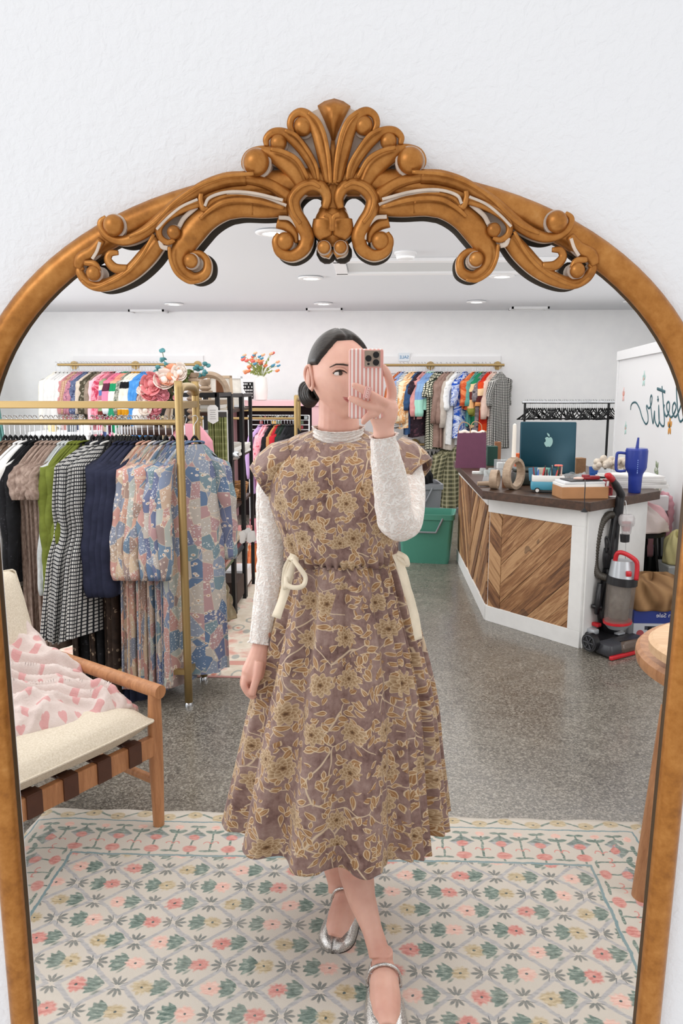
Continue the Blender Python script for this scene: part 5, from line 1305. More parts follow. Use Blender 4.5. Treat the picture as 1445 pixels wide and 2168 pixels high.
box_thing('woven_basket', 'dark brown box with a cut-out pattern under the pink mirror', 'basket', solid('dark_brown_box', '#4b3021', .6, 0, .3, 60), Vector((at(1375, 1230, 5.3).x, 5.66, 0)), (.26, .26, .26))
box_thing('cardboard_box', 'small open brown cardboard box between the stool and the yellow bundle', 'box', solid('kraft_cardboard', '#a3734c', .75), Vector((at(1362, 1200, 5.9).x - .10, 6.1, 0)), (.18, .2, .34))
box_thing('waste_bin', 'dark green waste bin tucked under the pink blanket', 'bin', solid('dark_green_bin', '#123d36', .5), Vector((at(1363, 1170, 5.6).x, 5.62, 0)), (.19, .19, .46), bevel=.01)
heap('fabric_scraps', solid('pink_fabric', '#d9a3a8', .85, 0, .15, 20), 'pink fabric hanging down beside the green waste bin', 'fabric', (at(1378, 1200, 5.5).x + .03, 5.40, 0), .06, .06, .45, 21)

# ------------------------------------------------------------------ lettered partition
pA = at(1310, 745, 8.0); pdir = ray(1032, 822); pdir = Vector((pdir.x / pdir.y, 1, 0)).normalized(); pB = Vector((pA.x, pA.y, 0)) - pdir * 3.9
zp = pA.z; pn = Vector((-pdir.y, pdir.x, 0))   # faces left/camera
b = MB(); A0 = Vector((pA.x, pA.y, 0))
def seg(b, P0, P1, z0, z1, t0, t1):
    vs = [P + pn * t + Vector((0, 0, z)) for P in (P0, P1) for t in (t0, t1) for z in (z0, z1)]
    b.add(vs, [(0, 1, 3, 2), (4, 6, 7, 5), (0, 4, 5, 1), (2, 3, 7, 6), (0, 2, 6, 4), (1, 5, 7, 3)])
seg(b, A0, pB, 0, zp, -.12, 0); struct(b, 'wall_partition', trim_m)
b = MB(); seg(b, A0, pB, zp - .085, zp + .002, 0, .02); seg(b, A0, A0 - pdir * .05, 0, zp - .085, 0, .012); struct(b, 'trim_1', trim_m, bevel=.002)
def onp(px, py, off=.002):
    r = ray(px, py); o_ = Vector((0, 0, CAM_H)); t = (A0 + pn * off - o_).dot(pn) / r.dot(pn); return o_ + r * t
K3 = lambda x, y: (1200 + x / 5.04, 700 + y / 5.04)
SC = solid('teal_paint', '#14525c', .5)
wr = MB()
def pen(pts, r=.0085):
    q = crv([tuple(onp(*K3(x, y))) for x, y in pts], 6); wr.tube([tuple(p) for p in q], r, 8, flat=.3, up=tuple(pn))
pen([(675, 845), (680, 800), (700, 770), (735, 770), (770, 830), (800, 930), (835, 995), (860, 970), (860, 900), (845, 820), (850, 800), (870, 830), (895, 790), (905, 720), (895, 690), (885, 740), (895, 850), (915, 990), (930, 860), (935, 960), (965, 1020), (980, 960), (975, 800), (980, 960), (1020, 1020), (1035, 950), (1010, 595)])
pen([(960, 620), (1000, 635), (1043, 655)], .012); pen([(1035, 790), (1030, 850), (1055, 915), (1085, 860), (1090, 780), (1075, 760), (1060, 790), (1065, 850), (1100, 920), (1130, 900), (1160, 820), (1145, 770), (1125, 800), (1125, 880), (1150, 920), (1180, 880), (1215, 780), (1225, 650), (1200, 560), (1170, 560), (1165, 650), (1180, 870), (1200, 965), (1230, 950), (1245, 890)])
pen([(1235, 560), (1250, 650), (1240, 930)]); pen([(960, 735), (968, 745), (975, 733)], .006); pen([(965, 702), (968, 720), (968, 760)], .008)
o = wr.build('wall_lettering', SC, smooth=True); tag(o, 'dark teal handwritten lettering, mirrored, on the white partition', 'lettering')
def daisy(px, py, h, hc, label, size=.052, rot=0.0):
    c = onp(px, py, .001); U = pdir; b = MB(); e = empty('painted_flower', c, label, 'painted flower', 'painted flowers on the white partition')
    for k in range(5):
        a = rot + 2 * pi * k / 5; cc = (U * cos(a) + Vector((0, 0, sin(a)))) * size * .62
        b.tube([cc - cc.normalized() * size * .45, cc, cc + cc.normalized() * size * .3], [size * .16, size * .30, size * .12], 10, flat=.06, up=tuple(pn))
    b.build('petals', solid('flower_' + h[1:], h, .6), e, smooth=True); MB().tube([Vector((0, 0, 0)), pn * .003], size * .2, 14).build('centre', solid('flower_c' + hc[1:], hc, .6), e)
for (x, y, h, hc, lb, sz, r_) in [(817, 515, '#b5d5cf', '#dba79b', 'pale aqua five-petal flower above the lettering on the partition', .075, .3), (600, 685, '#e9b9b2', '#e2997f', 'pink five-petal flower at the far end of the partition', .078, 1.57), (622, 1042, '#bcdad4', '#dba79b', 'pale aqua five-petal flower below the pink one on the partition', .072, .2), (1092, 1018, '#cf8d2c', '#2f4c50', 'mustard orange flower directly under the teal lettering', .075, 1.5), (952, 1482, '#8d9a7b', '#e8e8e6', 'sage green flower low on the partition by the blue tumbler', .078, -1.5)]:
    daisy(*K3(x, y), h, hc, lb, sz, r_)
# ------------------------------------------------------------------ garments
def fabric(name, kind, cols, sc=1.0, rough=.85):
    m = M(name, rough, spec=.2); x, y, z = m.xyz('UV'); oi = m.node('ShaderNodeObjectInfo'); orr = X(m.nt, oi.outputs['Random'])
    if kind not in ('bands', 'stripe'): x = x + orr * 5.3; y = y + orr * 3.1
    v = m.vec(x, y, 0); c = [hx(h) for h in cols]
    if kind == 'plain':
        n = m.noise(18.0 * sc, v, 3); col = m.ramp(n, [(.3, c[0]), (.7, c[1])])
    elif kind == 'gingham':
        a = (x / (.016 * sc)).fract().lt(.32); b_ = (y / (.016 * sc)).fract().lt(.32); col = m.mix(c[1], c[0], (a.max(b_)))
    elif kind == 'check':
        a = (x / (.014 * sc)).fract().gt(.5); b_ = (y / (.014 * sc)).fract().gt(.5); s = (a + b_) * .5; col = m.mix(c[1], c[0], s)
    elif kind == 'plaid':
        a = (x / (.05 * sc)).fract(); b_ = (y / (.05 * sc)).fract(); s = (a.gt(.6) + b_.gt(.6)) * .45; col = m.mix(c[0], c[1], s); col = m.mix(col, c[-1], ((a - .3).abs().lt(.05)).max((b_ - .3).abs().lt(.05)) * .6)
    elif kind == 'dots':
        v2 = m.voro(22.0 / sc, v, 'F1', .35); d = X(m.nt, v2.outputs['Distance']); col = m.mix(c[0], c[1], d.lt(.2))
    elif kind == 'stripe':
        col = m.mix(c[0], c[1], (y / (.05 * sc)).fract().gt(.5))
    elif kind == 'bands':
        f = (y / (.5 * sc)).fract(); st = [(i / len(c), cc) for i, cc in enumerate(c)]; n = m.noise(5, v, 1); col = m.ramp((f + (n - .5) * .06).clamp(), st, True)
    elif kind == 'tiedye':
        n = m.noise(7.0 * sc, v, 4, .6, 1.5); col = m.ramp(n, [(.38, c[0]), (.5, c[1]), (.56, c[0])] if len(c) == 2 else [(.35, c[0]), (.5, c[1]), (.62, c[2])])
    elif kind == 'floral':
        n = m.noise(30.0, v, 3); v2 = m.voro(24.0 / sc, v); d = X(m.nt, v2.outputs['Distance']); v3 = m.voro(60.0 / sc, v); d3 = X(m.nt, v3.outputs['Distance'])
        col = m.mix(m.ramp(n, [(.3, c[0]), (.7, c[1])]), c[2], d.lt(.28)); col = m.mix(col, c[-1], d3.lt(.25) * n.gt(.5))
    elif kind == 'patch':
        g = m.voro(17.0 / sc, m.vec(x * 1.2, y * .7, 0), 'F1', .8); sp = m.node('ShaderNodeSeparateXYZ'); m.nt.links.new(g.outputs['Color'], sp.inputs[0]); r = X(m.nt, sp.outputs[0]); r2 = X(m.nt, sp.outputs[1])
        k = max(1, len(c) - 1); base = m.ramp(r, [(i / len(c), cc) for i, cc in enumerate(c)], True)
        s1 = m.voro(42.0, v); d1 = X(m.nt, s1.outputs['Distance']); s2 = m.voro(110.0, v); d2 = X(m.nt, s2.outputs['Distance'])
        col = m.mix(base, hx('#e9dfd2'), d1.lt(.30) * r2.gt(.35) * .8); col = m.mix(col, hx('#b07a3c'), d1.lt(.12) * r2.gt(.35)); col = m.mix(col, hx('#dfe4e6'), d2.lt(.28) * r2.lt(.5) * .8); col = m.mix(col, base, ((d1 - .42).abs().lt(.04)) * .0)
        e = m.voro(17.0 / sc, m.vec(x * 1.2, y * .7, 0), 'DISTANCE_TO_EDGE', .8); col = m.mix(col, hx('#e3d2b4'), X(m.nt, e.outputs['Distance']).lt(.018) * .45); col = m.mix(col, hx('#b3a096'), .22)
    m.color(col); m.bump(m.noise(120.0, v, 2), .15, .002); return m.m
FAB = {}
def fab(name, *a, **k):
    if name not in FAB: FAB[name] = fabric('fabric_' + name, *a, **k)
    return FAB[name]
HANG = solid('velvet_black', '#0f0f11', .9)
_mesh = {}
def hanger_proto(key, hookh, wide, mat=None):
    e = empty('clothes_hanger', (0, 0, 0)); MB().tube([tuple(p) for p in crv([(0, 0, -hookh), (0, 0, -hookh * .35), (0, .012, -hookh * .12), (0, .02, .006), (0, .006, .02), (0, -.012, .012)], 5)], .0022, 6).build('hook', CHROME, e, smooth=True)
    b = MB(); b.tube([tuple(p) for p in crv([(0, -wide, -hookh - .115), (0, -wide * .5, -hookh - .070), (0, -.025, -hookh - .030), (0, 0, -hookh), (0, .025, -hookh - .030), (0, wide * .5, -hookh - .070), (0, wide, -hookh - .115)], 5)], .006, 8, flat=1.0)
    b.tube([(0, -wide, -hookh - .115), (0, wide, -hookh - .115)], .005, 6); b.build('shoulders', mat or HANG, e, smooth=True); return e
def place_hanger(proto, used, loc, rz, label, group):
    if not used: e = proto; used.append(1)
    else: e = copy_tree(proto)
    e.location = loc; e.rotation_euler = (0, 0, rz); return tag(e, label, 'hanger', group)
def garment_mesh(L_, d, t, seed, flare=1.15, sleeveless=True, top=.0, waist=0.0, coarse=False):
    """hangs along -Z from the neck; Y across the rod, X the thin way"""
    random.seed(seed); ph = [random.uniform(0, 6.28) for _ in range(8)]; n = 28 if coarse else 56; m_ = 16 if coarse else 44; b = MB(); R = []; uv = []
    for j in range(m_ + 1):
        f = j / m_; z = -L_ * (f ** 1.5 if f < .3 else (.3 ** 1.5 + (f - .3) / .7 * (1 - .3 ** 1.5)))
        s = -z
        if s < .10: hd_ = .045 + (d - .045) * min(1, s / .085) ** .8
        else: hd_ = d * (1 + (flare - 1) * (s - .1) / max(.05, L_ - .1)) * (1 - waist * math.exp(-((s - .38) / .08) ** 2))
        ht = t * (.55 + .45 * min(1, s / .15)) * (1 + .35 * f)
        ring = []
        for i in range(n + 1):
            a = 2 * pi * i / n; fold = (sin(5 * a + ph[0] + f * 2) * .35 + sin(9 * a + ph[1] + f) * .25 + sin(3 * a + ph[2]) * .3) * t * (.25 + .75 * f)
            cx, cy = cos(a), sin(a)
            ring.append((ht * cx + fold * (.4 + .6 * abs(cy)) + .012 * f * sin(ph[3]), hd_ * cy * (1 + .05 * sin(7 * a + ph[4]) * f), z + (.012 * sin(2 * a + ph[5]) * f)))
            uv.append(((a if a < pi else a) * (d * .62), z))
        R.append(ring)
    b.rings(R, close=False, cap0=False, cap1=False); b.uv = uv; return b
def sleeve_mesh(L_, r, d, s, seed, coarse=False, cuff=True):
    random.seed(seed + 50); ph = random.uniform(0, 6); n = 12 if coarse else 20; m_ = 8 if coarse else 20; b = MB(); R = []; uv = []
    for j in range(m_ + 1):
        f = j / m_; y = s * (d * .86 + .045 * sin(f * pi * .6) + .02 * f); z = -.075 - L_ * f; x = .012 * sin(f * 5 + ph)
        rr = r * (1.05 - .35 * f) * (1 + .08 * sin(f * 21 + ph)); 
        if f > .96 and cuff: rr *= .9
        ring = []
        for i in range(n + 1):
            a = 2 * pi * i / n; ring.append((x + rr * .75 * cos(a), y + rr * sin(a), z + rr * .4 * sin(a) * s * -1 * (1 - f))); uv.append((a * .035, z))
        R.append(ring)
    b.rings(R, close=False, cap0=True, cap1=True); b.uv = uv; return b
_gp = {}
def garment(kind, loc, rz, mat, label, group, cat, L_=.7, d=.2, t=.02, seed=0, flare=1.15, sleeve=0.0, sr=.045, coarse=False, extra=None, waist=0.0):
    key = (kind, L_, d, t, seed % 3, flare, sleeve, mat.name, coarse)
    if key in _gp: e = copy_tree(_gp[key])
    else:
        e = empty(kind, loc); b = garment_mesh(L_, d, t, seed, flare, coarse=coarse, waist=waist); b.build('body', mat, e, smooth=True)
        if sleeve:
            for s in (-1, 1): sleeve_mesh(sleeve, sr, d, s, seed, coarse).build('sleeve', mat, e, smooth=True)
        elif not coarse:
            pass
        b = MB(); b.tube([(.012 * cos(a) * 1.2, .05 * sin(a), .004 + .01 * cos(a)) for a in np.linspace(0, 2 * pi, 16, endpoint=False)], .005, 6, closed=True); b.build('collar', mat, e, smooth=True)
        _gp[key] = e
    e.location = loc; e.rotation_euler = (0, 0, rz); return tag(e, label, cat, group)

# ------------------------------------------------------------------ gold rack at the left
YR = 3.60; ZTOP = at(387, 857, YR).z; ZR = at(300, 894, YR).z; XE = -.862
rack = empty('garment_rack', (XE, YR, 0), 'large brushed gold garment rack at the left, full of hanging clothes', 'clothes rack'); RO = Vector(rack.location)
yf, yb = 3.44 - YR, 3.77 - YR
zt2 = at(410, 820, YR).z
q = crv([(0, yf, .02), (0, yf, zt2 - .09), (0, yf + .01, zt2 - .03), (0, yf + .07, zt2), (0, yb - .07, zt2), (0, yb - .01, zt2 - .03), (0, yb, zt2 - .09), (0, yb, .02)], 6)
b = MB(); b.tube([tuple(p) for p in q], .0185, 14)
b.build('end_frame', GOLD, rack, smooth=True)
for yy in (yf, yb): MB().lathe([(.016, .02), (.02, .012), (.02, .0), (.0001, 0)], (0, yy, 0), 14).build('foot', CHROME, rack, smooth='auto')
MB().box((-1.2, 0, ZTOP), (2.4, .028, .034)).build('top_rail', GOLD, rack, bevel=.003); MB().box((0, 0, ZTOP), (.026, yb - yf, .03)).build('cross_bar', GOLD, rack)
MB().tube([(-2.4, 0, ZR), (-.02, 0, ZR)], .0135, 14).build('hanging_rail', GOLD, rack, smooth='auto'); MB().box((-.03, 0, (ZR + ZTOP) / 2), (.022, .03, ZTOP - ZR)).build('rail_bracket', GOLD, rack)
MB().box((0, 0, .16), (.024, yb - yf, .024)).build('lower_bar', GOLD, rack); MB().box((-1.2, yf, .17), (2.4, .024, .024)).build('lower_rail', GOLD, rack)
b = MB(); q = crv([(-2.4, yf, .02), (-2.4, yf, zt2 - .09), (-2.4, yf + .07, zt2), (-2.4, yb - .07, zt2), (-2.4, yb, zt2 - .09), (-2.4, yb, .02)], 5); b.tube([tuple(p) for p in q], .0185, 12); b.build('end_frame', GOLD, rack, smooth=True)
hp_ = hanger_proto('near', .078, .13); used = []
gx = lambda px: at(px, 942, YR).x
ZN = at(300, 940, YR).z
NEAR = []  # px, kind, fabric, L, d, t, flare, sleeve, sr, rz, label, group
def near(px, kind, m, label, group, cat, L_, d=.19, t=.018, flare=1.2, sleeve=0, sr=.045, rz=-.35, seed=None, waist=0, dz=0):
    x = gx(px + 10); rz = rz * .62; sd = int(px) if seed is None else seed
    garment(kind, (x, YR, ZN + dz), rz, m, label, group, cat, L_, d, t, sd, flare, sleeve, sr, waist=waist)
    place_hanger(hp_, used, (x, YR, ZR + .012), rz, 'black velvet hanger with a metal hook on the large gold rack', 'black hangers on the large gold rack')
BROWND = fab('brown_dots', 'dots', ['#6d5b4e', '#ded5c8']); WHT = fab('white', 'plain', ['#d9d8d6', '#e6e5e3']); BLK = fab('black_lace', 'floral', ['#0e0e10', '#1a1a1d', '#141416', '#2c2c30']); TAU = fab('taupe', 'plain', ['#6f5a50', '#a08d81'], 2.2); GRY = fab('light_grey', 'plain', ['#a9aeae', '#c6c9c8'], 2)
OLV = fab('olive', 'plain', ['#575f22', '#6d7630']); GIN = fab('gingham_black', 'gingham', ['#23252b', '#c9c8c5'], 1.05); NAV = fab('navy', 'plain', ['#1f2233', '#2b2e42']); BRF = fab('dark_brown_floral', 'floral', ['#2b221e', '#41342c', '#332822', '#8b7a68'], 2)
PT1 = fab('patch_peach', 'patch', ['#c99a86', '#93796e', '#cdb79a', '#6f7f95', '#bf8a80', '#b9a28c']); PT2 = fab('patch_blue', 'patch', ['#356a96', '#b08a8e', '#b9b3ab', '#47628f', '#5f8796', '#7f93ab']); PT3 = fab('patch_mixed', 'patch', ['#667f9f', '#c9ad96', '#b88a84', '#4a7593', '#a7b1ab', '#8d7a78'])
random.seed(4)
for i, px in enumerate((2, 13, 24)): near(px, 'dress', BROWND, 'brown dress with white polka dots at the left end of the large rack', 'brown polka dot dresses', 'dress', 1.05, .19, .018, 1.2)
for i, px in enumerate((36, 46)): near(px, 'long_sleeve_top', WHT, 'white long-sleeved top beside the polka dot dresses', 'white tops on the large rack', 'top', .66, .19, .02, 1.25, .62, .05, -.5)
for i, px in enumerate((56, 66)): near(px, 'lace_top', BLK, 'black lace top behind the white tops on the large rack', 'black lace tops', 'top', .62, .19, .015, 1.1, .56, .04)
for i, px in enumerate((80, 90, 100, 110, 119)): near(px, 'ruffled_dress', TAU if i < 5 else BRF, 'taupe ruffled dress between the black lace and pale grey tops', 'taupe ruffled dresses', 'dress', .98, .18, .017, 1.05, .16, .04, -.4)
for i, px in enumerate((126, 134, 142)): near(px, 'ribbed_top', GRY, 'pale grey ribbed top beside the olive sweaters', 'pale grey tops', 'top', .72, .18, .014, 1.1, .60, .035, -.3)
for i, px in enumerate((146, 153, 160, 167)): near(px, 'sweater', OLV, 'olive green sweater on the large gold rack', 'olive green sweaters', 'sweater', .62, .19, .018, 1.15, .62, .052, -.45)
for i, px in enumerate((188, 198, 208, 218)): near(px, 'gingham_dress', GIN, 'black and white gingham dress on the large gold rack', 'gingham dresses', 'dress', .86, .25, .024, 1.5, 0, .04, -.62 if i < 2 else -.5, waist=.1)
for i, px in enumerate((228, 238, 248)): near(px, 'brown_dress', BRF, 'dark brown lace-print dress hanging lower behind the gingham dresses', 'dark brown printed dresses', 'dress', 1.12, .15, .018, 1.2, 0, 0, -.2, dz=-.05)
for i, px in enumerate((244, 256, 268, 280)): near(px, 'navy_shirt', NAV, 'navy blue shirt beside the patchwork dresses', 'navy shirts', 'shirt', .66, .20, .020, 1.1, .60, .060, -.55)
for i, px in enumerate((150, 168, 186, 203, 220, 236)): near(px, 'black_skirt', BLK if i % 2 else BRF, ['dark brown printed long skirt hanging low on the large gold rack', 'black long skirt hanging low on the large gold rack'][i % 2], ['dark brown long skirts', 'black long skirts'][i % 2], 'skirt', 1.16, .12, .024, 1.2, 0, 0, -.2, dz=-.08)
for i, px in enumerate((250, 262, 274)): near(px, 'navy_trousers', NAV, 'navy trousers hanging long below the navy shirts', 'navy trousers', 'trousers', 1.20, .12, .030, 1.1, 0, 0, -.3, dz=-.03)
for i, px in enumerate((292, 304, 317, 328, 342, 356, 368, 382)): near(px, 'patchwork_dress', (PT1, PT1, PT3, PT1, PT3, PT2, PT2, PT3)[i], ['peach patchwork long-sleeved dress on the large gold rack', 'mixed patchwork long-sleeved dress on the large gold rack', 'blue patchwork long-sleeved dress on the large gold rack'][(0, 0, 1, 0, 1, 2, 2, 1)[i]], 'patchwork dresses: ' + ('peach', 'mixed', 'blue')[(0, 0, 1, 0, 1, 2, 2, 1)[i]], 'dress', 1.13, .20, .021, 1.15, .52, .052, -.42)
near(402, 'patchwork_dress', PT2, 'blue and pink patchwork dress turned toward the front at the rack end', None, 'dress', 1.12, .14, .035, 1.15, .5, .055, -1.35, seed=77)

# ------------------------------------------------------------------ wall rails at the back
YRL = YW - .28
def wall_rail(xa, xb, z, flanges, label):
    e = empty('clothes_rail', ((xa + xb) / 2, YRL, z), label, 'clothes rail'); c = (xa + xb) / 2
    MB().tube([(xa - c, 0, 0), (xb - c, 0, 0)], .016, 12).build('rod', GOLD, e, smooth='auto')
    for x in flanges:
        MB().tube([(x - c, 0, 0), (x - c, YW - YRL - .03, 0)], .014, 10).build('bracket', GOLD, e, smooth='auto'); MB().tube([(x - c, YW - YRL - .035, 0), (x - c, YW - YRL - .022, 0)], .05, 20).build('flange', GOLD, e, smooth='auto')
    return e
XA = lambda px, py=772: at(px, py, YRL).x
zl_, zr_ = at(270, 772, YRL).z, at(950, 773, YRL).z
struct(MB().box(((XA(138) + XA(420)) / 2, YW - .011, zl_ + .01), (XA(420) - XA(138), .022, .2)), 'trim_2', trim_m); struct(MB().box(((XA(790) + XA(1066)) / 2, YW - .011, zr_ + .01), (XA(1066) - XA(790), .022, .2)), 'trim_3', trim_m)
wall_rail(XA(122), XA(415), zl_, [XA(140), XA(273), XA(408)], 'long gold clothes rail on the back wall behind the pink peonies')
wall_rail(XA(780), XA(1067), zr_, [XA(800), XA(914), XA(1060)], 'long gold clothes rail on the back wall under the SALE sign')
wall_rail(XA(820, 940), XA(960, 940), at(880, 941, YRL).z, [XA(880, 940)], 'short lower gold rail on the back wall near the grey tote')
hb = hanger_proto('back', .10, .20); ub = []
def back(px, zr, m, kind, label, group, cat, hem, d=.20, t=.03, sleeve=.0, sr=.05, rz=-.35, flare=1.1, py=790):
    x = XA(px); z0 = at(px, py, YRL).z; L_ = z0 - at(px, hem, YRL).z
    garment(kind, (x, YRL, z0), rz, m, label, group, cat, round(L_, 2), d, t, int(px), flare, sleeve, sr, coarse=True)
    place_hanger(hb, ub, (x, YRL, zr + .014), rz, 'black hanger on a gold rail of the back wall', 'black hangers on the back wall rails')
F_ = fab
LB = [(112, F_('cream_black', 'tiedye', ['#eee9dd', '#f2eee6'], 1), 'cream cardigan with black motif at the left end of the wall rail', None, 'cardigan', 905, .5),
 (121, WHT, 'white blouse at the left end of the back wall rail', 'white blouses on the wall rail', 'blouse', 905, .5), (129, WHT, 0, 0, 'blouse', 905, .5), (137, WHT, 0, 0, 'blouse', 905, .5), (145, WHT, 0, 0, 'blouse', 905, .5),
 (151, F_('rose', 'plain', ['#b87b7e', '#cf9a98']), 'dusty rose top between the white blouses and the checked shirt on the wall rail', None, 'top', 915, .4), (157, F_('tan_check', 'check', ['#a5785f', '#d9b9a0'], 1.5), 'tan checked shirt on the wall rail', None, 'shirt', 915, .4),
 (164, F_('pink_floral', 'floral', ['#a7697d', '#c58d99', '#7d5a72', '#e4cdd0']), 'pink floral shirt on the wall rail', 'pink floral shirts', 'shirt', 915, .4), (170, F_('pink_floral', 'plain', []) if 0 else FAB.get('pink_floral'), 0, 0, 'shirt', 915, .4),
 (176, F_('blue_floral', 'floral', ['#4c5574', '#6f7a99', '#3b4260', '#b7bccc']), 'slate blue floral shirt on the wall rail', 'slate blue floral shirts', 'shirt', 912, .4), (181, FAB['blue_floral'], 0, 0, 'shirt', 912, .4),
 (188, F_('beige', 'plain', ['#c8b8a8', '#d8cabb']), 'beige cardigan on the wall rail', None, 'cardigan', 912, .4), (195, F_('dark_olive_stripe', 'floral', ['#3a362e', '#57503f', '#8c8574', '#22201b']), 'dark olive patterned cardigan on the wall rail', 'dark olive cardigans', 'cardigan', 905, .4), (201, FAB['dark_olive_stripe'], 0, 0, 'cardigan', 905, .4), (207, F_('grey_brown', 'plain', ['#857668', '#a09080']), 'grey-brown cardigan on the wall rail', None, 'cardigan', 905, .4),
 (215, F_('baby_pink', 'plain', ['#f0b5c2', '#f6cbd2']), 'baby pink sweater on the wall rail', None, 'sweater', 935, .55), (222, F_('hot_pink', 'tiedye', ['#d9536f', '#f0a3b2', '#b33350']), 'hot pink tie-dyed sweater on the wall rail', 'hot pink sweaters', 'sweater', 930, .5), (228, FAB['hot_pink'], 0, 0, 'sweater', 930, .5),
 (236, F_('wave_bands', 'bands', ['#6f2e27', '#8fa07a', '#ece2cc', '#b66f80', '#5a75ab', '#ece2cc', '#8fa07a', '#b66f80']), 'colourful wave-striped cardigan on the wall rail', None, 'cardigan', 930, .5), (245, F_('pink_plum', 'bands', ['#dfe3ea', '#dd86a6', '#dd86a6', '#5a2b3f', '#e07a95']), 'pink and plum colour-block sweater on the wall rail', 'pink and plum sweaters', 'sweater', 925, .4), (250, FAB['pink_plum'], 0, 0, 'sweater', 925, .4),
 (258, F_('cream_green', 'bands', ['#2e8f69', '#ece6da', '#ece6da', '#1f8f5f', '#e79c86']), 'cream and green colour-block sweater on the wall rail', 'cream and green sweaters', 'sweater', 920, .45), (264, FAB['cream_green'], 0, 0, 'sweater', 920, .45), (270, F_('dark_green_print', 'floral', ['#2f4138', '#d6d3c6', '#5b6d5c', '#1f2a24']), 'dark green and white printed shirt on the wall rail', None, 'shirt', 915, .4),
 (278, F_('mustard', 'bands', ['#c98d1c', '#e9e4d6', '#e9e4d6', '#e2dccd', '#17181a', '#e9e4d6']), 'mustard and cream colour-block sweater on the wall rail', 'mustard and cream sweaters', 'sweater', 925, .45), (285, FAB['mustard'], 0, 0, 'sweater', 925, .45), (291, FAB['mustard'], 0, 0, 'sweater', 925, .45),
 (298, F_('sky_blue', 'plain', ['#3f83c8', '#5a9bdb']), 'sky blue sweater on the wall rail', 'sky blue sweaters', 'sweater', 925, .5), (304, FAB['sky_blue'], 0, 0, 'sweater', 925, .5), (310, FAB['sky_blue'], 0, 0, 'sweater', 925, .5),
 (318, F_('cocoa', 'plain', ['#6d4235', '#855547']), 'cocoa brown sweater partly hidden by the pink peonies', 'cocoa brown sweaters', 'sweater', 910, .4), (325, FAB['cocoa'], 0, 0, 'sweater', 910, .4)]
lab = grp = None
for px, m, lb, gr, cat, hem, sl in LB:
    if lb != 0: lab, grp = lb, gr
    back(px + 6, zl_, m, cat, lab, grp, cat, hem, .20, .035, sl, .055, -.55)
RB = [(846, F_('rust', 'plain', ['#a0522f', '#c06c44']), 'rust orange top behind the raised hand on the wall rail', None, 'top', 860, .35), (853, F_('pale_blue', 'plain', ['#7f96c4', '#9db2d6']), 'pale blue top behind the raised hand', None, 'top', 850, .3),
 (862, F_('white_grey_stripe', 'stripe', ['#e4e3de', '#8f9194'], .4), 'white and grey striped blouse on the SALE rail', None, 'blouse', 905, .45), (871, F_('orange_tiedye', 'tiedye', ['#f0dfc0', '#df9443']), 'orange and cream tie-dyed blouse on the SALE rail', 'orange tie-dyed blouses', 'blouse', 905, .5), (878, FAB['orange_tiedye'], 0, 0, 'blouse', 905, .5),
 (885, F_('denim', 'plain', ['#2e4668', '#41608b']), 'dark denim blue shirt on the SALE rail', 'denim blue shirts', 'shirt', 918, .35), (892, F_('wine_floral', 'floral', ['#2a1f26', '#3f2f3a', '#5a3a45', '#1b161c']), 'dark wine printed dress on the SALE rail', None, 'dress', 922, .2), (898, F_('salmon', 'plain', ['#d08a8a', '#e3aaa5']), 'salmon pink blouse with gathered sleeve on the SALE rail', None, 'blouse', 885, .42), (908, F_('mint_blue', 'bands', ['#a5dccb', '#a5dccb', '#7f9fce', '#8fb0d8', '#7f9fce']), 'mint and blue colour-block sweater on the SALE rail', 'mint and blue sweaters', 'sweater', 868, .42), (914, FAB['mint_blue'], 0, 0, 'sweater', 868, .42),
 (924, F_('green_gingham', 'gingham', ['#242b22', '#dcd9c4'], 1.8), 'green and cream gingham dress on the SALE rail', 'green gingham dresses', 'dress', 950, .2), (932, FAB['green_gingham'], 0, 0, 'dress', 948, .2), (944, F_('mauve_brown', 'plain', ['#84695f', '#9c8277']), 'mauve brown cardigan on the SALE rail', 'mauve brown cardigans', 'cardigan', 945, .5), (952, FAB['mauve_brown'], 0, 0, 'cardigan', 945, .5),
 (960, F_('stone', 'plain', ['#b5aaa0', '#c8beb3']), 'stone beige cardigan on the SALE rail', None, 'cardigan', 950, .55), (968, F_('white_lace', 'floral', ['#dfe0e0', '#f0f0f0', '#cfd2d4', '#e8e8ea']), 'white eyelet blouse with puffed sleeve on the SALE rail', None, 'blouse', 940, .35), (984, F_('royal_tiedye', 'tiedye', ['#2450b0', '#dfe6f2']), 'royal blue and white tie-dyed dress on the SALE rail', None, 'dress', 925, .3),
 (1003, F_('orange_red', 'tiedye', ['#c4532f', '#e08a5a']), 'orange-red printed top on the SALE rail', None, 'top', 865, .3), (1011, F_('sea_green', 'plain', ['#4f8f86', '#6caba0']), 'sea green top on the SALE rail', None, 'top', 900, .3), (1020, F_('olive_sunset', 'bands', ['#8a8a3f', '#e6b37c', '#6a2f2a', '#e6c79a', '#1f7f57']), 'olive and sunset striped top on the SALE rail', 'sunset striped tops', 'top', 905, .4), (1027, F_('grey_floral', 'floral', ['#6a6166', '#8f868a', '#3d3a40', '#d0c9c4']), 'grey floral blouse on the SALE rail', None, 'blouse', 930, .25), (1036, F_('flame', 'bands', ['#c8452a', '#e8a468', '#5a2626', '#e9c59c', '#d8471f', '#c92f1c']), 'flame red and orange sunset dress on the SALE rail', None, 'dress', 935, .3), (1046, F_('blush', 'plain', ['#d6b5a6', '#e2c8ba']), 'blush pink top with wide cuff on the SALE rail', None, 'top', 880, .45), (1058, F_('black_gingham_small', 'gingham', ['#1c1d20', '#cfcdc8'], 1.2), 'black and white gingham dress at the right end of the SALE rail', None, 'dress', 950, .3)]
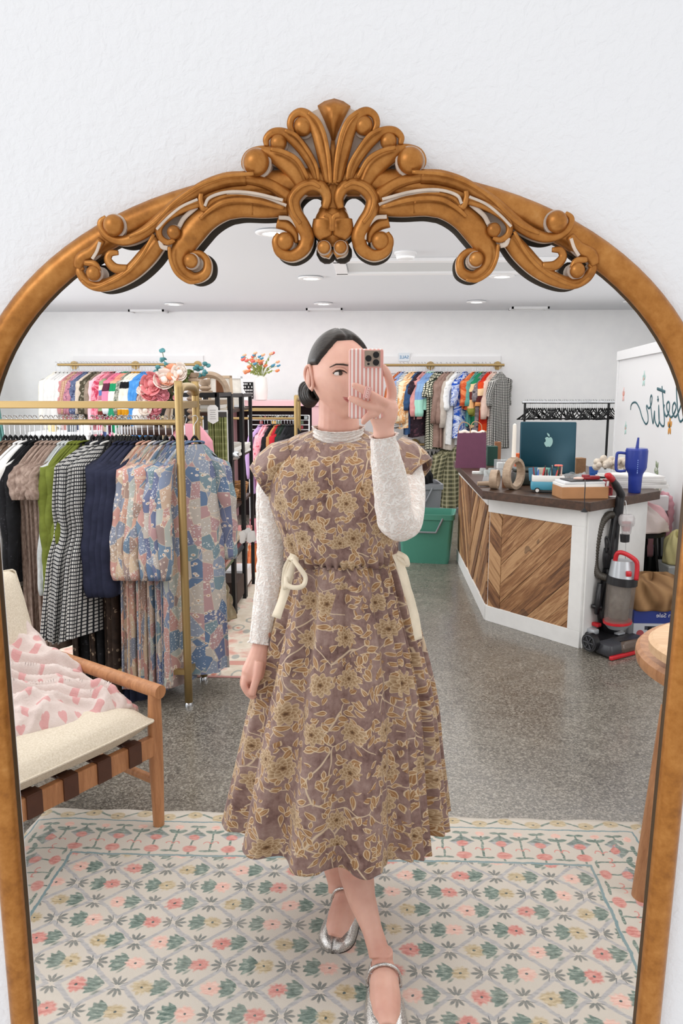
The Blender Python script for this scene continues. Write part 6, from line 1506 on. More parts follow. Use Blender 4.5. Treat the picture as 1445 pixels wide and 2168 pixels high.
for px, m, lb, gr, cat, hem, sl in RB:
    if lb != 0: lab, grp = lb, gr
    back(px, zr_, m, cat, lab, grp, cat, hem, .20, .05, sl, .065, -.65)
zlow = at(880, 941, YRL).z
for px, m, lb in ((948, F_('olive_plaid', 'plaid', ['#7d7a5c', '#3b3c30', '#cfc9ae']), 'olive plaid shirt on the lower rail beside the counter'), (962, FAB['olive_plaid'], 'olive plaid shirt on the lower rail beside the counter')):
    x = XA(px, 960); garment('shirt', (x, YRL - .05, zlow - .02), -.9, m, lb, 'olive plaid shirts on the lower rail', 'shirt', .70, .21, .06, int(px), 1.1, .5, .06, coarse=True)
for k, px in enumerate(np.linspace(882, 930, 7)):
    place_hanger(hb, ub, (XA(px, 940), YRL, zlow + .014), -.3, 'black hanger on a gold rail of the back wall', 'black hangers on the back wall rails')
for k, px in enumerate((1000, 1006)): place_hanger(hb, ub, (XA(px), YRL, zr_ + .014), -1.0, 'black hanger on a gold rail of the back wall', 'black hangers on the back wall rails')
# SALE sign (seen mirrored)
e = empty('sale_sign', at(855, 756, YW - .03), 'small white SALE sign in blue letters above the rail, reading mirrored', 'sign')
MB().box((0, 0, 0), (.13, .006, .098)).build('card', solid('sign_card', '#dfe6ec', .6), e); text_plane('SALE', .052, solid('blue_ink', '#3c86b8', .5), e, MX(0, -.005, -.018))
# rolling rack with empty black hangers
yb_ = 8.6; za = at(1200, 852, yb_).z; xa, xb = at(1105, 852, yb_).x, at(1300, 852, yb_).x
e = empty('rolling_rack', ((xa + xb) / 2, yb_, 0), 'chrome-topped rolling rack packed with empty black hangers', 'clothes rack'); cxr = (xa + xb) / 2
MB().tube([(xa - cxr, 0, za), (xb - cxr, 0, za)], .014, 10).build('top_rail', CHROME, e, smooth='auto')
for x in (xa - cxr + .03, xb - cxr - .06): MB().tube([(x, 0, za), (x, 0, .08)], .013, 10).build('post', BLACKM, e, smooth='auto'); MB().box((x, 0, .04), (.03, .45, .08)).build('base_bar', BLACKM, e)
hk = hanger_proto('bulk', .075, .21); uk = []; random.seed(8)
for k in range(46):
    x = xa + .03 + (xb - xa - .05) * k / 45; place_hanger(hk, uk, (x, yb_ + random.uniform(-.01, .01), za + .012), random.uniform(-1.0, -.2), 'empty black velvet hanger on the chrome rolling rack', 'empty hangers on the rolling rack')
# ------------------------------------------------------------------ lounge chair with blanket
OAK = wood('oiled_oak', '#c58d61', '#9c6740', 5, 2, 10, .45); LEATH = solid('brown_leather', '#4e2c1c', .5, 0, .12, 30)
CF = Vector((-.726, 2.425, 0)); cr = Vector((-.253, -.394, 0)).normalized(); cdv = Vector((cr.y, -cr.x, 0))
if cdv.x > 0: cdv = -cdv
chair = empty('lounge_chair', CF, 'oak lounge chair with leather straps and beige cushions at the left, heart blanket on it', 'chair')
def cp(u, v, z): return cr * u + cdv * v + Vector((0, 0, z))
RC = Matrix((cr, cdv, Vector((0, 0, 1)))).transposed()
CW_, CD_ = .66, .60; AZ = .497
# legs
def cleg(u, v, top, tilt=0): return MB().tube([cp(u, v + tilt, 0), cp(u, v, .22), cp(u, v, .36), cp(u, v - .004, top)], [.0185, .024, .0245, .021], 14).build('leg', OAK, chair, smooth='auto')
cleg(0, 0, AZ - .01); cleg(CW_, 0, AZ - .01); cleg(0, CD_, .42, .05); cleg(CW_, CD_, .42, .05)
for u in (0, CW_):
    MB().tube([cp(u, -.035, AZ), cp(u, CD_ + .05, AZ + .01)], [.0235, .0225], 18).build('armrest', OAK, chair, smooth='auto')
    MB().tube([cp(u, .0, .17), cp(u, CD_, .17)], .0155, 12).build('stretcher', OAK, chair, smooth='auto')
MB().box(cp(CW_ / 2, 0, .305), (CW_ - .03, .026, .070), M=RC).build('front_rail', OAK, chair, bevel=.004); MB().box(cp(CW_ / 2, CD_, .27), (CW_ - .03, .026, .065), M=RC).build('back_rail', OAK, chair, bevel=.004)
for k in range(5):
    u = .10 + .122 * k; b = MB(); b.box(cp(u, -.0155, .307), (.050, .006, .068), M=RC); b.box(cp(u, .0, .3425), (.050, .036, .006), M=RC); b.box(cp(u, CD_ / 2, .335), (.050, CD_ - .02, .005), M=RC)
    b.build('leather_strap', LEATH, chair)
for u in (.05, CW_ - .05): MB().tube([cp(u, CD_ - .02, .30), cp(u, CD_ + .16, .80)], .018, 12).build('back_post', OAK, chair, smooth='auto')
CUSH = M('natural_linen', .9, spec=.2); _n = CUSH.noise(200.0, None, 2); CUSH.color(CUSH.ramp(_n, [(.3, hx('#c9bda8')), (.7, hx('#ddd3c2'))])); CUSH.bump(_n, .3, .002); CUSH = CUSH.m
def cushion(name, c, size, Mx, mat=CUSH, puff=.25, group=None):
    b = MB(); n = 26; top = []; L_, W_, T_ = size; vs = []
    for s in (1, -1):
        for j in range(n + 1):
            for i in range(n + 1):
                x = -1 + 2 * i / n; y = -1 + 2 * j / n; e = (1 - abs(x) ** 4.5) * (1 - abs(y) ** 4.5); z = s * T_ / 2 * (max(0, e) ** .45) * (1 + .04 * sin(5 * x + 3 * y))
                k = 1 - .03 * (1 - max(0, e)); vs.append(Mx @ Vector((x * L_ / 2 * (1 - .03 * y * y), y * W_ / 2 * (1 - .03 * x * x), z)) + Vector(c))
    m_ = (n + 1) ** 2; fs = []
    for j in range(n):
        for i in range(n):
            a = j * (n + 1) + i; fs += [(a, a + 1, a + n + 2, a + n + 1), (m_ + a, m_ + a + n + 1, m_ + a + n + 2, m_ + a + 1)]
    b.add(vs, fs); o = b.build(name, mat, chair, smooth=True)
    e_ = [Mx @ Vector((x * L_ / 2 * (1 - .03 * y * y), y * W_ / 2 * (1 - .03 * x * x), 0)) + Vector(c) for x, y in [(t, -1) for t in np.linspace(-.97, .97, 14)] + [(1, t) for t in np.linspace(-.97, .97, 14)] + [(t, 1) for t in np.linspace(.97, -.97, 14)] + [(-1, t) for t in np.linspace(.97, -.97, 14)]]
    MB().tube(e_, .004, 6, closed=True).build('piping', mat, o, smooth=True); return o
cushion('seat_cushion', cp(CW_ / 2, CD_ / 2 - .015, .388), (CW_ - .03, CD_ + .05, .12), RC @ Matrix.Rotation(radians(-3), 3, 'X'))
cushion('back_cushion', cp(CW_ / 2, CD_ + .02, .60), (CW_ - .07, .48, .15), RC @ Matrix.Rotation(radians(72), 3, 'X'))
# heart blanket as a draped cloth
HB = M('heart_fleece', .95, spec=.15); x, y, z = HB.xyz('UV'); s_ = .085
row_ = (y / s_).floor(); xx = x / s_ + row_.mod(2) * .5; lx = xx.fract() - .5; ly = (y / s_).fract() - .5; hx_ = lx * 3.4; hy_ = ly * 3.4
hrt = hyp(hx_, hy_ - hx_.abs().sqrt() * .6).soft(.80, .12); nb = HB.noise(12.0, None, 2)
HB.color(HB.mix(HB.ramp(nb, [(.3, hx('#cdbcb5')), (.7, hx('#dccec8'))]), hx('#cf8d8d'), hrt * .75)); HB.bump(HB.noise(160.0), .5, .004); HB.b.inputs['Sheen Weight'].default_value = .3; HB = HB.m
def drape():
    n = 190; b = MB(); vs = []; uv = []; rnd = random.Random(3); pk = [(rnd.uniform(0, 6.28), rnd.uniform(16, 44), rnd.uniform(-40, 40)) for _ in range(6)]
    def ridg(u, v):
        w1 = .05 * sin(9 * u + 4 * v) + .04 * sin(13 * v - 5 * u); uu, vv = u + w1, v + .05 * sin(11 * u + 2)
        s = 0
        for k, (p, a, c) in enumerate(pk): s += (1 - abs(sin(a * uu * .6 + c * vv * .6 + p))) ** 2.2 * (.34 if k < 3 else .16)
        return s
    for j in range(n + 1):
        for i in range(n + 1):
            a, c = i / n, j / n           # a along the seat width from far side, c depth
            u = .015 + a * .66; v = .06 + c * .58
            v += .09 * sin(3 * u + .5) - .07 * (1 - a) * (1 - c)
            base = .445 + .030 * c
            rise = max(0, (v - .36) / .24); base += .13 * min(1, rise) ** 1.4 * (1 - .25 * abs(a - .5))
            mound = .05 * math.exp(-((a - .42) / .36) ** 2 - ((c - .55) / .38) ** 2)
            e = min(a, 1 - a, c * 1.3, 1 - c) ; ed = min(1, e / .10) ** .5
            z = base - .012 + (mound + .105 * ridg(u, v)) * ed
            if a < .03: z -= .02
            vs.append(cp(u + .018 * sin(14 * v) * (1 - ed), v + .02 * sin(17 * u + 1) * (1 - ed) + .012 * ridg(v, u), z)); uv.append((a * .95 + .06 * ridg(u, v), c * 1.0 + .06 * ridg(v, u)))
    b.add(vs, [(j * (n + 1) + i, j * (n + 1) + i + 1, (j + 1) * (n + 1) + i + 1, (j + 1) * (n + 1) + i) for j in range(n) for i in range(n)]); b.uv = uv
    return b
o = drape().build('heart_blanket', HB, smooth=True, loc=CF); o.modifiers.new('solid', 'SOLIDIFY').thickness = .008
tag(o, 'crumpled white fleece blanket with pink hearts piled on the lounge chair', 'blanket')

# ------------------------------------------------------------------ round wooden table at the right
PINE = wood('pale_pine', '#e0bd97', '#c69d74', 4, 0, 7, .5); PINE2 = wood('warm_pine', '#c08d62', '#94633f', 4, 2, 9, .45)
lt = Vector((.806, 2.11, 0)); tcn = Vector((1.31, 2.42, 0)); TZ = .64
e = empty('round_table', tcn, 'thick round wooden table on stout legs at the right edge', 'table')
MB().lathe([(.0001, TZ - .062), (.415, TZ - .062), (.435, TZ - .050), (.440, TZ - .03), (.438, TZ - .012), (.426, TZ), (.0001, TZ)], n=64).build('table_top', PINE2, e, smooth='auto')
for k in range(3):
    a = math.atan2(lt.y - tcn.y, lt.x - tcn.x) + k * 2 * pi / 3; rr = (lt - tcn).length
    MB().tube([(rr * 1.0 * cos(a), rr * sin(a), .0), (rr * .87 * cos(a), rr * .87 * sin(a), TZ - .06)], [.034, .036], 24).build('leg', PINE2, e, smooth='auto')
e = empty('wood_riser', (1.09, 2.25, TZ), 'pale thick round wooden riser on short legs standing on the round table', 'riser')
MB().lathe([(.0001, .055), (.235, .055), (.25, .063), (.252, .090), (.24, .100), (.0001, .101)], n=48).build('slab', PINE, e, smooth='auto')
for k in range(4):
    a = pi / 4 + k * pi / 2; MB().tube([(.14 * cos(a), .14 * sin(a), 0), (.14 * cos(a), .14 * sin(a), .06)], .016, 12).build('leg', PINE, e, smooth='auto')

# ------------------------------------------------------------------ totes
def tote(name, label, c, w_, d_, h_, mat, rz, hm):
    e = empty(name, c, label, 'storage tote', rz=rz); b = MB(); t = .86
    def rect(a, z, r=.03): 
        return [Vector((sx * (w_ / 2 * a - r) + r * cos(q0 + pi / 2 * k / 3), sy * (d_ / 2 * a - r) + r * sin(q0 + pi / 2 * k / 3), z)) for (sx, sy, q0) in ((1, 1, 0), (-1, 1, pi / 2), (-1, -1, pi), (1, -1, 3 * pi / 2)) for k in range(4)]
    b.rings([rect(t, 0), rect(1, h_ - .05), rect(1.05, h_ - .045), rect(1.05, h_), rect(.98, h_), rect(.97, h_ - .02), rect(t * .96, .02)]); b.build('tub', mat, e, smooth='auto')
    MB().tube([tuple(p) for p in crv([(-w_ * .32, -d_ / 2 * 1.03, h_ - .03), (-w_ * .20, -d_ / 2 * 1.08, h_ - .15), (w_ * .20, -d_ / 2 * 1.08, h_ - .15), (w_ * .32, -d_ / 2 * 1.03, h_ - .03)], 1)], .009, 8).build('handle', hm, e, smooth='auto'); return e
gb = fl(925, 1197); GT = solid('sea_green_plastic', '#4b8f7c', .4); GYP = solid('grey_plastic', '#84878c', .45)
ht = at(925, 1085, 6.55).z
tote('storage_tote', 'sea green plastic storage tote on the floor between the person and the counter', (.47, 6.62, 0), .46, .36, ht, GT, -.15, GYP)
tote('storage_tote', 'grey plastic storage tote stacked behind the green tote, black fabric on top', (.36, 7.15, 0), .50, .40, at(910, 1022, 7.1).z, GYP, .1, GYP)
heap('folded_fabric', BLK, 'black folded fabric piled on top of the grey tote', 'fabric', (.36, 7.15, at(910, 1024, 7.1).z + .002), .19, .15, .14, 31, amp=.12)

# ------------------------------------------------------------------ black shelving units
SHW = wood('walnut_shelf', '#4a2e20', '#2f1b12', 4, 0, 10, .5)
sz = [at(495, p, 4.88).z for p in (1287, 1187, 1083, 977, 872)]
def shelf_unit(y0, y1, ztop, label):
    e = empty('shelving_unit', (-1.02, (y0 + y1) / 2, 0), label, 'shelving unit'); hw, hd_ = .122, (y1 - y0) / 2
    for sx in (-1, 1):
        for sy in (-1, 1): MB().box((sx * hw, sy * hd_, ztop / 2), (.024, .024, ztop)).build('post', BLACKM, e)
    b = MB()
    for sy in (-1, 1): b.box((0, sy * hd_, ztop - .012), (2 * hw, .024, .024))
    for sx in (-1, 1): b.box((sx * hw, 0, ztop - .012), (.022, 2 * hd_, .022))
    b.build('top_frame', BLACKM, e)
    for z in sz: s_ = MB().box((0, 0, z), (2 * hw - .01, 2 * hd_, .02)).build('shelf', SHW, e)
    return e
shelf_unit(4.48, 4.86, 1.455, 'black metal shelving unit with dark shelves nearest to the gold rack'); shelf_unit(4.90, 5.28, 1.445, 'black metal shelving unit in the middle of the shelving row'); shelf_unit(5.32, 5.68, 1.44, 'black metal shelving unit at the far end of the shelving row')
XS = -1.0
def onshelf(name, label, cat, mat, y, k, d, x=XS, rz=0, group=None, top=False, bevel=.002):
    return box_thing(name, label, cat, mat, Vector((x, y, sz[k] + .011)), d, rz, group, bevel)
def book_pile(y, k, cols, w_, d_, t, lab_, group, x=XS):
    z = sz[k] + .011
    for i, h in enumerate(cols):
        tt = t * (.8 + .4 * ((i * 37) % 5) / 4); box_thing('book', lab_, 'book', solid('bk_' + h[1:], h, .7), Vector((x + .006 * ((i * 7) % 3), y, z)), (w_ - .01 * (i % 3), d_ - .01 * (i % 2), tt), .03 * ((i * 5) % 3 - 1), group); z += tt + .0005
book_pile(4.66, 4, ['#c9bfae', '#dedad2', '#a58f76'], .20, .24, .022, 'book lying in the short pile on the top shelf of the nearest black unit', 'books on the top shelf, nearest unit', -1.0)
book_pile(5.08, 3, ['#e4e2de', '#d5d0c8', '#eceae6', '#bfb9b0'], .22, .26, .022, 'pale book lying in a pile on the second shelf of the middle black unit', 'books on the second shelf, middle unit')
book_pile(5.48, 3, ['#eceae6', '#dcd8d2', '#e6e2dc'], .22, .24, .02, 'white book lying on the second shelf of the far black unit', 'books on the second shelf, far unit')
book_pile(4.68, 1, ['#5d6b4f', '#b58f82', '#7d3f38', '#8d9a7b', '#c9b8a0'], .22, .28, .024, 'folded tea towel in the pile on the fourth shelf of the nearest black unit', 'folded towels, nearest unit')
book_pile(5.08, 1, ['#22282e', '#3b3f45', '#6f2e35', '#1b1c1f', '#bfae98'], .22, .28, .024, 'dark folded textile in the pile on the fourth shelf of the middle black unit', 'folded textiles, middle unit')
book_pile(5.48, 1, ['#d9a3a8', '#e6c4c0', '#c9847f'], .22, .26, .03, 'pink folded textile in the pile on the fourth shelf of the far black unit', 'pink textiles, far unit')
def frame_art(y, k, label, w_=.16, h_=.22, x=-.98, tilt=14, fm=None):
    e = empty('picture_frame', (x, y, sz[k] + .012), label, 'picture frame', rz=.35); Mx = Matrix.Rotation(radians(-tilt), 3, 'X'); b = MB()
    for (cx, cz, dx, dz) in ((0, .008, w_, .016), (0, h_ - .008, w_, .016), (-w_ / 2 + .008, h_ / 2, .016, h_), (w_ / 2 - .008, h_ / 2, .016, h_)): b.box(Mx @ Vector((cx, 0, cz)), (dx, .016, dz), M=Mx)
    b.build('frame', fm or solid('pale_oak_frame', '#c9b093', .5), e); MB().box(Mx @ Vector((0, .004, h_ / 2)), (w_ - .02, .004, h_ - .02), M=Mx).build('print', solid('print_paper', '#e6e0d6', .6, 0, .1, 25), e)
frame_art(5.02, 4, 'small oak-framed print on the top shelf of the middle black unit'); frame_art(4.70, 2, 'oak-framed print tilted on the third shelf of the nearest black unit'); frame_art(5.44, 4, 'white-framed print on the top shelf of the far black unit', fm=trim_m)
frame_art(4.70, 3, 'white-framed card leaning on the second shelf of the nearest black unit', .15, .20, fm=trim_m)
onshelf('gift_box', 'grey-green box with a white label on the third shelf of the nearest black unit', 'box', solid('grey_green_card', '#5f6b62', .6), 4.60, 2, (.14, .14, .13), -.97)
onshelf('card_box', 'small white and blue carton beside the grey-green box', 'box', solid('pale_blue_card', '#b9cbd0', .6), 4.53, 2, (.07, .05, .10), -.93)
for (y, lb) in ((5.06, 'round wicker basket on the third shelf of the middle black unit'), (5.46, 'round wicker basket on the third shelf of the far black unit')):
    b = MB()
    for k in range(9): r = .085 + .003 * k; b.tube([(r * cos(t), r * sin(t), .006 + .0115 * k + .002 * sin(12 * t + k * pi)) for t in np.linspace(0, 2 * pi, 40, endpoint=False)], .0065, 6, closed=True)
    b.lathe([(.0001, .004), (.086, .004)], n=20); simple(b, 'wicker_basket', solid('wicker', '#b07f4d', .8, 0, .25, 60), lb, 'basket', (-1.0, y, sz[2] + .012), smooth=True)
for i, (y, k, lb) in enumerate([(4.98, 3, 'crumpled silver foil pouch on the second shelf of the middle black unit'), (4.62, 0, 'crumpled pale gold metallic fabric on the bottom shelf of the nearest black unit')]):
    heap('metallic_pouch', solid('crumpled_foil_%d' % i, ('#c9cdd0', '#a89f86')[i], .3, .8, .15, 20), lb, 'pouch', (-.98, y, sz[k] + .011), .11, .14, (.07, .22)[i], 40 + i, amp=.35)
onshelf('storage_box', 'dark brown storage box on the bottom shelf of the middle black unit', 'box', solid('dark_brown_box2', '#3b2a22', .7), 5.08, 0, (.22, .26, .14)); onshelf('storage_box', 'white lidded box on the bottom shelf of the far black unit', 'box', trim_m, 5.48, 0, (.20, .24, .12))
onshelf('clear_box', 'clear plastic box of cards on the third shelf row of the nearest unit', 'box', glass('clear_bin', '#cfd3d3', .2, .8), 4.74, 2, (.18, .16, .10), -1.12)
# hanging gift tags and a patterned orange cloth at the far unit
e = empty('hang_tags', (-.87, 5.10, at(520, 1130, 5.1).z), 'bunch of white hang tags dangling from the middle shelving unit', 'tags'); b = MB(); random.seed(6)
for k in range(7):
    Mx = Matrix.Rotation(random.uniform(-.5, .5), 3, 'Z') @ Matrix.Rotation(random.uniform(-.3, .3), 3, 'Y'); b.prism([(-.020, -.035), (0, -.048), (.020, -.035), (.020, .02), (.009, .032), (-.009, .032), (-.020, .02)], 0, .0015, M=Mx @ Matrix.Rotation(pi / 2, 3, 'X'), c=(random.uniform(-.07, .07), random.uniform(-.03, .03), random.uniform(-.02, .02)))
b.build('paper_tags', solid('white_card', '#f0f0ee', .6), e); b = MB()
for k in range(6): b.tube([(-.06 + .024 * k, 0, .04), (-.04 + .012 * k, 0, .10)], .0012, 5)
b.build('strings', BLACKM, e)
ORP = fab('orange_print', 'floral', ['#d9713f', '#e48f5f', '#f0c9a8', '#b5452a']); PKP = fab('pink_print', 'floral', ['#e0909f', '#edb3bb', '#c9566a', '#f4dadb'])
for px, py0, py1, m_, lb, Y_ in ((537, 1150, 1212, ORP, 'orange printed cloth hanging behind the white tags', 5.78), (541, 1098, 1150, PKP, 'pink printed cloth hanging behind the far shelving unit', 5.80)):
    a_, b__ = at(px, py0, Y_), at(px, py1, Y_); o = garment_mesh(a_.z - b__.z, .05, .03, 3, 1.1).build('hanging_cloth', m_, smooth=True, loc=a_); o.rotation_euler = (0, 0, 1.4); tag(o, lb, 'cloth')
# tea towel on a card hanging at the near post
tw0, tw1 = at(441, 872, 4.40), at(480, 983, 4.40); e = empty('tea_towel', ((tw0.x + tw1.x) / 2, 4.40, tw1.z), 'olive checked tea towel on a backing card with white tag at the shelving corner', 'tea towel', rz=.12)
tw_, th_ = tw1.x - tw0.x, tw0.z - tw1.z
TP = fab('olive_check_towel', 'plaid', ['#858a58', '#6f7648', '#b9bb8d'], .8); b = MB(); nx = 24; R = []; uv = []
for j in range(15):
    z = th_ * .9 * j / 14; R.append([(tw_ * (-.5 + i / nx), .008 * sin(i * 1.9) + .004 * sin(i * .9 + j * .2), z) for i in range(nx + 1)]); uv += [(i * .009, z) for i in range(nx + 1)]
b.rings(R, close=False, cap0=False, cap1=False); b.uv = uv; b.build('towel', TP, e, smooth=True, solid=.01)
MB().box((.004, .012, th_ * .52), (tw_ + .012, .004, th_ * 1.02)).build('backing_card', solid('white_card', '#f0f0ee', .6), e); MB().box((.005, -.006, th_ * .95), (tw_, .006, th_ * .1)).build('dark_header', solid('charcoal_card', '#3f3d3b', .7), e)
b = MB(); b.prism([(-.03, -.045), (0, -.062), (.03, -.045), (.03, .03), (.016, .045), (-.016, .045), (-.03, .03)], 0, .002, M=Matrix.Rotation(pi / 2, 3, 'X'), c=(-.022, -.016, th_ * .98)); b.build('paper_tag', solid('white_card', '#f0f0ee', .6), e)
b = MB()
for k in range(5): b.box((-.022, -.0185, th_ * .98 + .016 - .012 * k), (.034 - .006 * (k % 2), .0005, .0028))
b.build('printed_lines', solid('grey_ink', '#9a9a98', .6), e)
# decor on top of the near unit
zt = 1.456
b = MB(); q = [(.105 * cos(t), 0, .105 * sin(t)) for t in np.linspace(0, pi, 24)]; b.tube(q, .020, 4, up=(0, 1, 0), flat=1.2); simple(b, 'wooden_arch', RINGW, 'whitewashed wooden arch standing on the nearest black shelving unit', 'ornament', (at(443, 828, 4.66).x, 4.66, zt), bevel=.002)
def beads(x, y, z0, h, label, lean=0):
    b = MB(); pr = [(.0001, 0), (.045, 0), (.045, .01)]; z = .01; k = 0
    while z < h - .05:
        r = .034 if k % 2 else .038; pr += [(.018, z)] + [(r * sin(pi * i / 6) * .5 + .018 + .0 * i, z + .032 * i / 6) for i in range(1, 6)] + [(.018, z + .032)]; z += .032; k += 1
    pr += [(.026, z), (.033, z + .01), (.034, h), (.02, h), (.0001, h - .01)]; b.lathe(pr, n=24); return simple(b, 'candle_holder', RINGW, label, 'candle holder', (x, y, z0), smooth='auto')
tb = empty('pedestal_table', (-1.17, 4.18, 0), 'round pedestal table behind the gold rack, holding peonies and candle holders', 'table'); zb_ = at(400, 905, 4.18).z
MB().lathe([(.0001, zb_ - .03), (.21, zb_ - .03), (.215, zb_ - .015), (.21, zb_), (.0001, zb_)], n=40).build('table_top', SHW, tb, smooth='auto'); MB().tube([(0, 0, .02), (0, 0, zb_ - .03)], [.03, .025], 14).build('column', BLACKM, tb, smooth='auto'); MB().lathe([(.0001, 0), (.17, 0), (.17, .015), (.02, .03)], n=32).build('foot', BLACKM, tb, smooth='auto')
beads(at(412, 870, 4.16).x, 4.14, zb_, at(412, 789, 4.14).z - zb_, 'tall turned wooden candle holder left of the wooden arch, beside the peonies'); beads(at(441, 870, 4.66).x, 4.58, zt, at(441, 803, 4.58).z - zt, 'turned wooden candle holder under the wooden arch')
box_thing('wooden_block', 'brown wooden block at the right end on top of the nearest shelving unit', 'block', solid('brown_wood_block', '#a5754a', .6), Vector((at(468, 842, 4.70).x - .01, 4.74, zt)), (.055, .04, .075), .3)
box_thing('dark_frame', 'black-edged frame lying behind the rack end on the pedestal table', 'frame', solid('black_frame', '#1b1b1d', .5), Vector((-1.10, 4.34, zb_)), (.26, .015, .14))
# peony bouquet
e = empty('flower_vase', (-1.245, 4.18, zb_), 'white vase standing on the pedestal table behind the gold rack', 'vase'); MB().lathe([(.0001, 0), (.045, 0), (.06, .04), (.055, .09), (.035, .12), (.038, .13)], n=24).build('vase_body', CW, e, smooth='auto')
def rose(b, c, R, seed, tilt=None, n1=3):
    rnd = random.Random(seed); c = Vector(c); ax = (Vector(tilt) if tilt else Vector((rnd.uniform(-.4, .4), -1, rnd.uniform(-.1, .7)))).normalized(); U = ax.orthogonal().normalized(); V_ = ax.cross(U)
    for L_ in range(4):
        k_ = 5 + (L_ > 1) * 2; rad = R * (1 - .22 * L_)
        for p in range(k_):
            a = 2 * pi * p / k_ + L_ * .6 + rnd.uniform(-.1, .1); vs = []; m_ = 5
            for i in range(m_ + 1):
                f = i / m_; th = (.1 + 1.35 * f) * (1 - .18 * L_); rr = rad * sin(th) * (1 + .06 * sin(7 * a)); hh = -rad * cos(th) * .9
                for j in range(5):
                    w_ = (j - 2) / 2 * (1.25 / k_ * pi) * (1 - .35 * f * f); q = c + (U * cos(a + w_) + V_ * sin(a + w_)) * rr * (1 + (.06 if f > .9 else 0)) + ax * (hh + rad * .5)
                    vs.append(q)
            b.add(vs, [(i * 5 + j, i * 5 + j + 1, (i + 1) * 5 + j + 1, (i + 1) * 5 + j) for i in range(m_) for j in range(4)])
    b.ball(c + ax * R * .15, R * .35, 7)
def fl_thing(name, px, py, Y, R, mat, label, cat='flower', group=None, tilt=None):
    c = at(px, py, Y); b = MB(); rose(b, (0, 0, 0), R * 1.3, int(px * 7 + py), tilt); o = b.build(name, mat, smooth=True, loc=c); sm = o.modifiers.new('s', 'SOLIDIFY'); sm.thickness = .0015; return tag(o, label, cat, group)
PEO = solid('coral_pink_petal', '#e98a8e', .7, 0, .12, 25); PCH = solid('peach_petal', '#f0a582', .7, 0, .08, 25); CRM = solid('cream_petal', '#f2e6dc', .7, 0, .05, 25); ROS = solid('rose_petal', '#e597a3', .7, 0, .15, 30)
Yf = 4.02
for i, (px, py, R, m_, lb) in enumerate([(322, 812, .044, PEO, 'large coral pink peony at the left of the bouquet'), (318, 832, .036, PEO, 'coral pink peony below the largest one in the bouquet'), (333, 842, .034, ROS, 'ruffled rose pink bloom low in the bouquet'), (347, 806, .042, CRM, 'big cream rose at the centre of the bouquet'), (362, 798, .046, PCH, 'large peach rose at the top centre of the bouquet'), (333, 803, .030, CRM, 'small cream bloom between the peony and the peach rose'), (382, 789, .036, CRM, 'cream rose at the upper right of the bouquet'), (301, 827, .022, CRM, 'little cream ranunculus at the far left of the bouquet'), (309, 850, .034, CRM, 'blush cream bloom at the lower left of the bouquet'), (337, 852, .030, ROS, 'rose pink bloom just above the gold top rail'), (330, 868, .030, ROS, 'pink ranunculus with dark centre under the top rail'), (326, 883, .026, ROS, 'lowest pink ranunculus of the bouquet'), (308, 870, .028, CRM, 'cream bloom hanging under the top rail'), (345, 838, .026, ROS, 'small rose pink bloom right of the ruffled one'), (372, 842, .012, ROS, 'tiny pink berry bud at the right of the bouquet'), (377, 849, .010, ROS, 'tiniest pink bud at the right of the bouquet')]):
    fl_thing('silk_flower', px, py, Yf + .015 * (i % 3), R, m_, lb)
GRN = solid('leaf_green', '#66753f', .7, 0, .25, 20); DGN = solid('olive_leaf', '#4d5237', .7, 0, .2, 20); EUC = solid('eucalyptus_blue', '#4f8d93', .65, 0, .18, 20)
def leafy(name, label, mat, pts, Y, sz_, flat=.25):
    e = empty(name, at(*pts[0], Y), label, 'foliage'); o0 = Vector(e.location); b = MB(); rnd = random.Random(len(pts) * 7)
    st_ = [at(x, y, Y + .01) - o0 for x, y in pts]; b2 = MB(); b2.tube([tuple(p) for p in crv([tuple(p) for p in st_], 4)], .002, 5); b2.build('stem', GRN, e)
    for p in st_[1:]:
        for k in range(2 if sz_ > .012 else 3): b.ball(p + Vector((rnd.uniform(-1, 1), rnd.uniform(-1, 1), rnd.uniform(-1, 1))) * sz_ * .7, sz_, 7, (1, flat, .85), Matrix.Rotation(rnd.uniform(-1, 1), 3, 'Z') @ Matrix.Rotation(rnd.uniform(-1, 1), 3, 'X'))
    b.build('leaves', mat, e, smooth=True)
leafy('eucalyptus_sprig', 'tall blue-green eucalyptus sprig rising above the bouquet', EUC, [(352, 785), (350, 768), (343, 760), (346, 758), (343, 742), (344, 741)], 4.05, .013)
leafy('eucalyptus_sprig', 'blue-green eucalyptus sprig reaching right toward the candle holder', EUC, [(405, 790), (412, 782), (419, 778), (429, 776), (437, 773)], 4.10, .014, .6); leafy('eucalyptus_sprig', 'blue-green eucalyptus sprig at the left side of the bouquet', EUC, [(345, 790), (340, 785), (336, 779), (333, 783), (342, 792)], 4.06, .014, .5); leafy('eucalyptus_sprig', 'low eucalyptus sprig right of the tall candle holder', EUC, [(415, 800), (424, 793), (431, 790), (434, 788)], 4.2, .012, .6)
leafy('green_leaves', 'green leaves at the top right of the bouquet', GRN, [(378, 815), (388, 800), (396, 790), (400, 784), (392, 806), (386, 812)], 4.1, .020); leafy('green_leaves', 'dark olive leaves in the middle of the bouquet', DGN, [(350, 850), (358, 828), (372, 818), (366, 838), (354, 842), (362, 848), (380, 822), (318, 846), (352, 846)], 4.08, .024); leafy('green_leaves', 'green leaves beneath the cream rose on top', GRN, [(360, 790), (352, 780), (374, 800), (384, 804), (395, 812)], 4.1, .018)
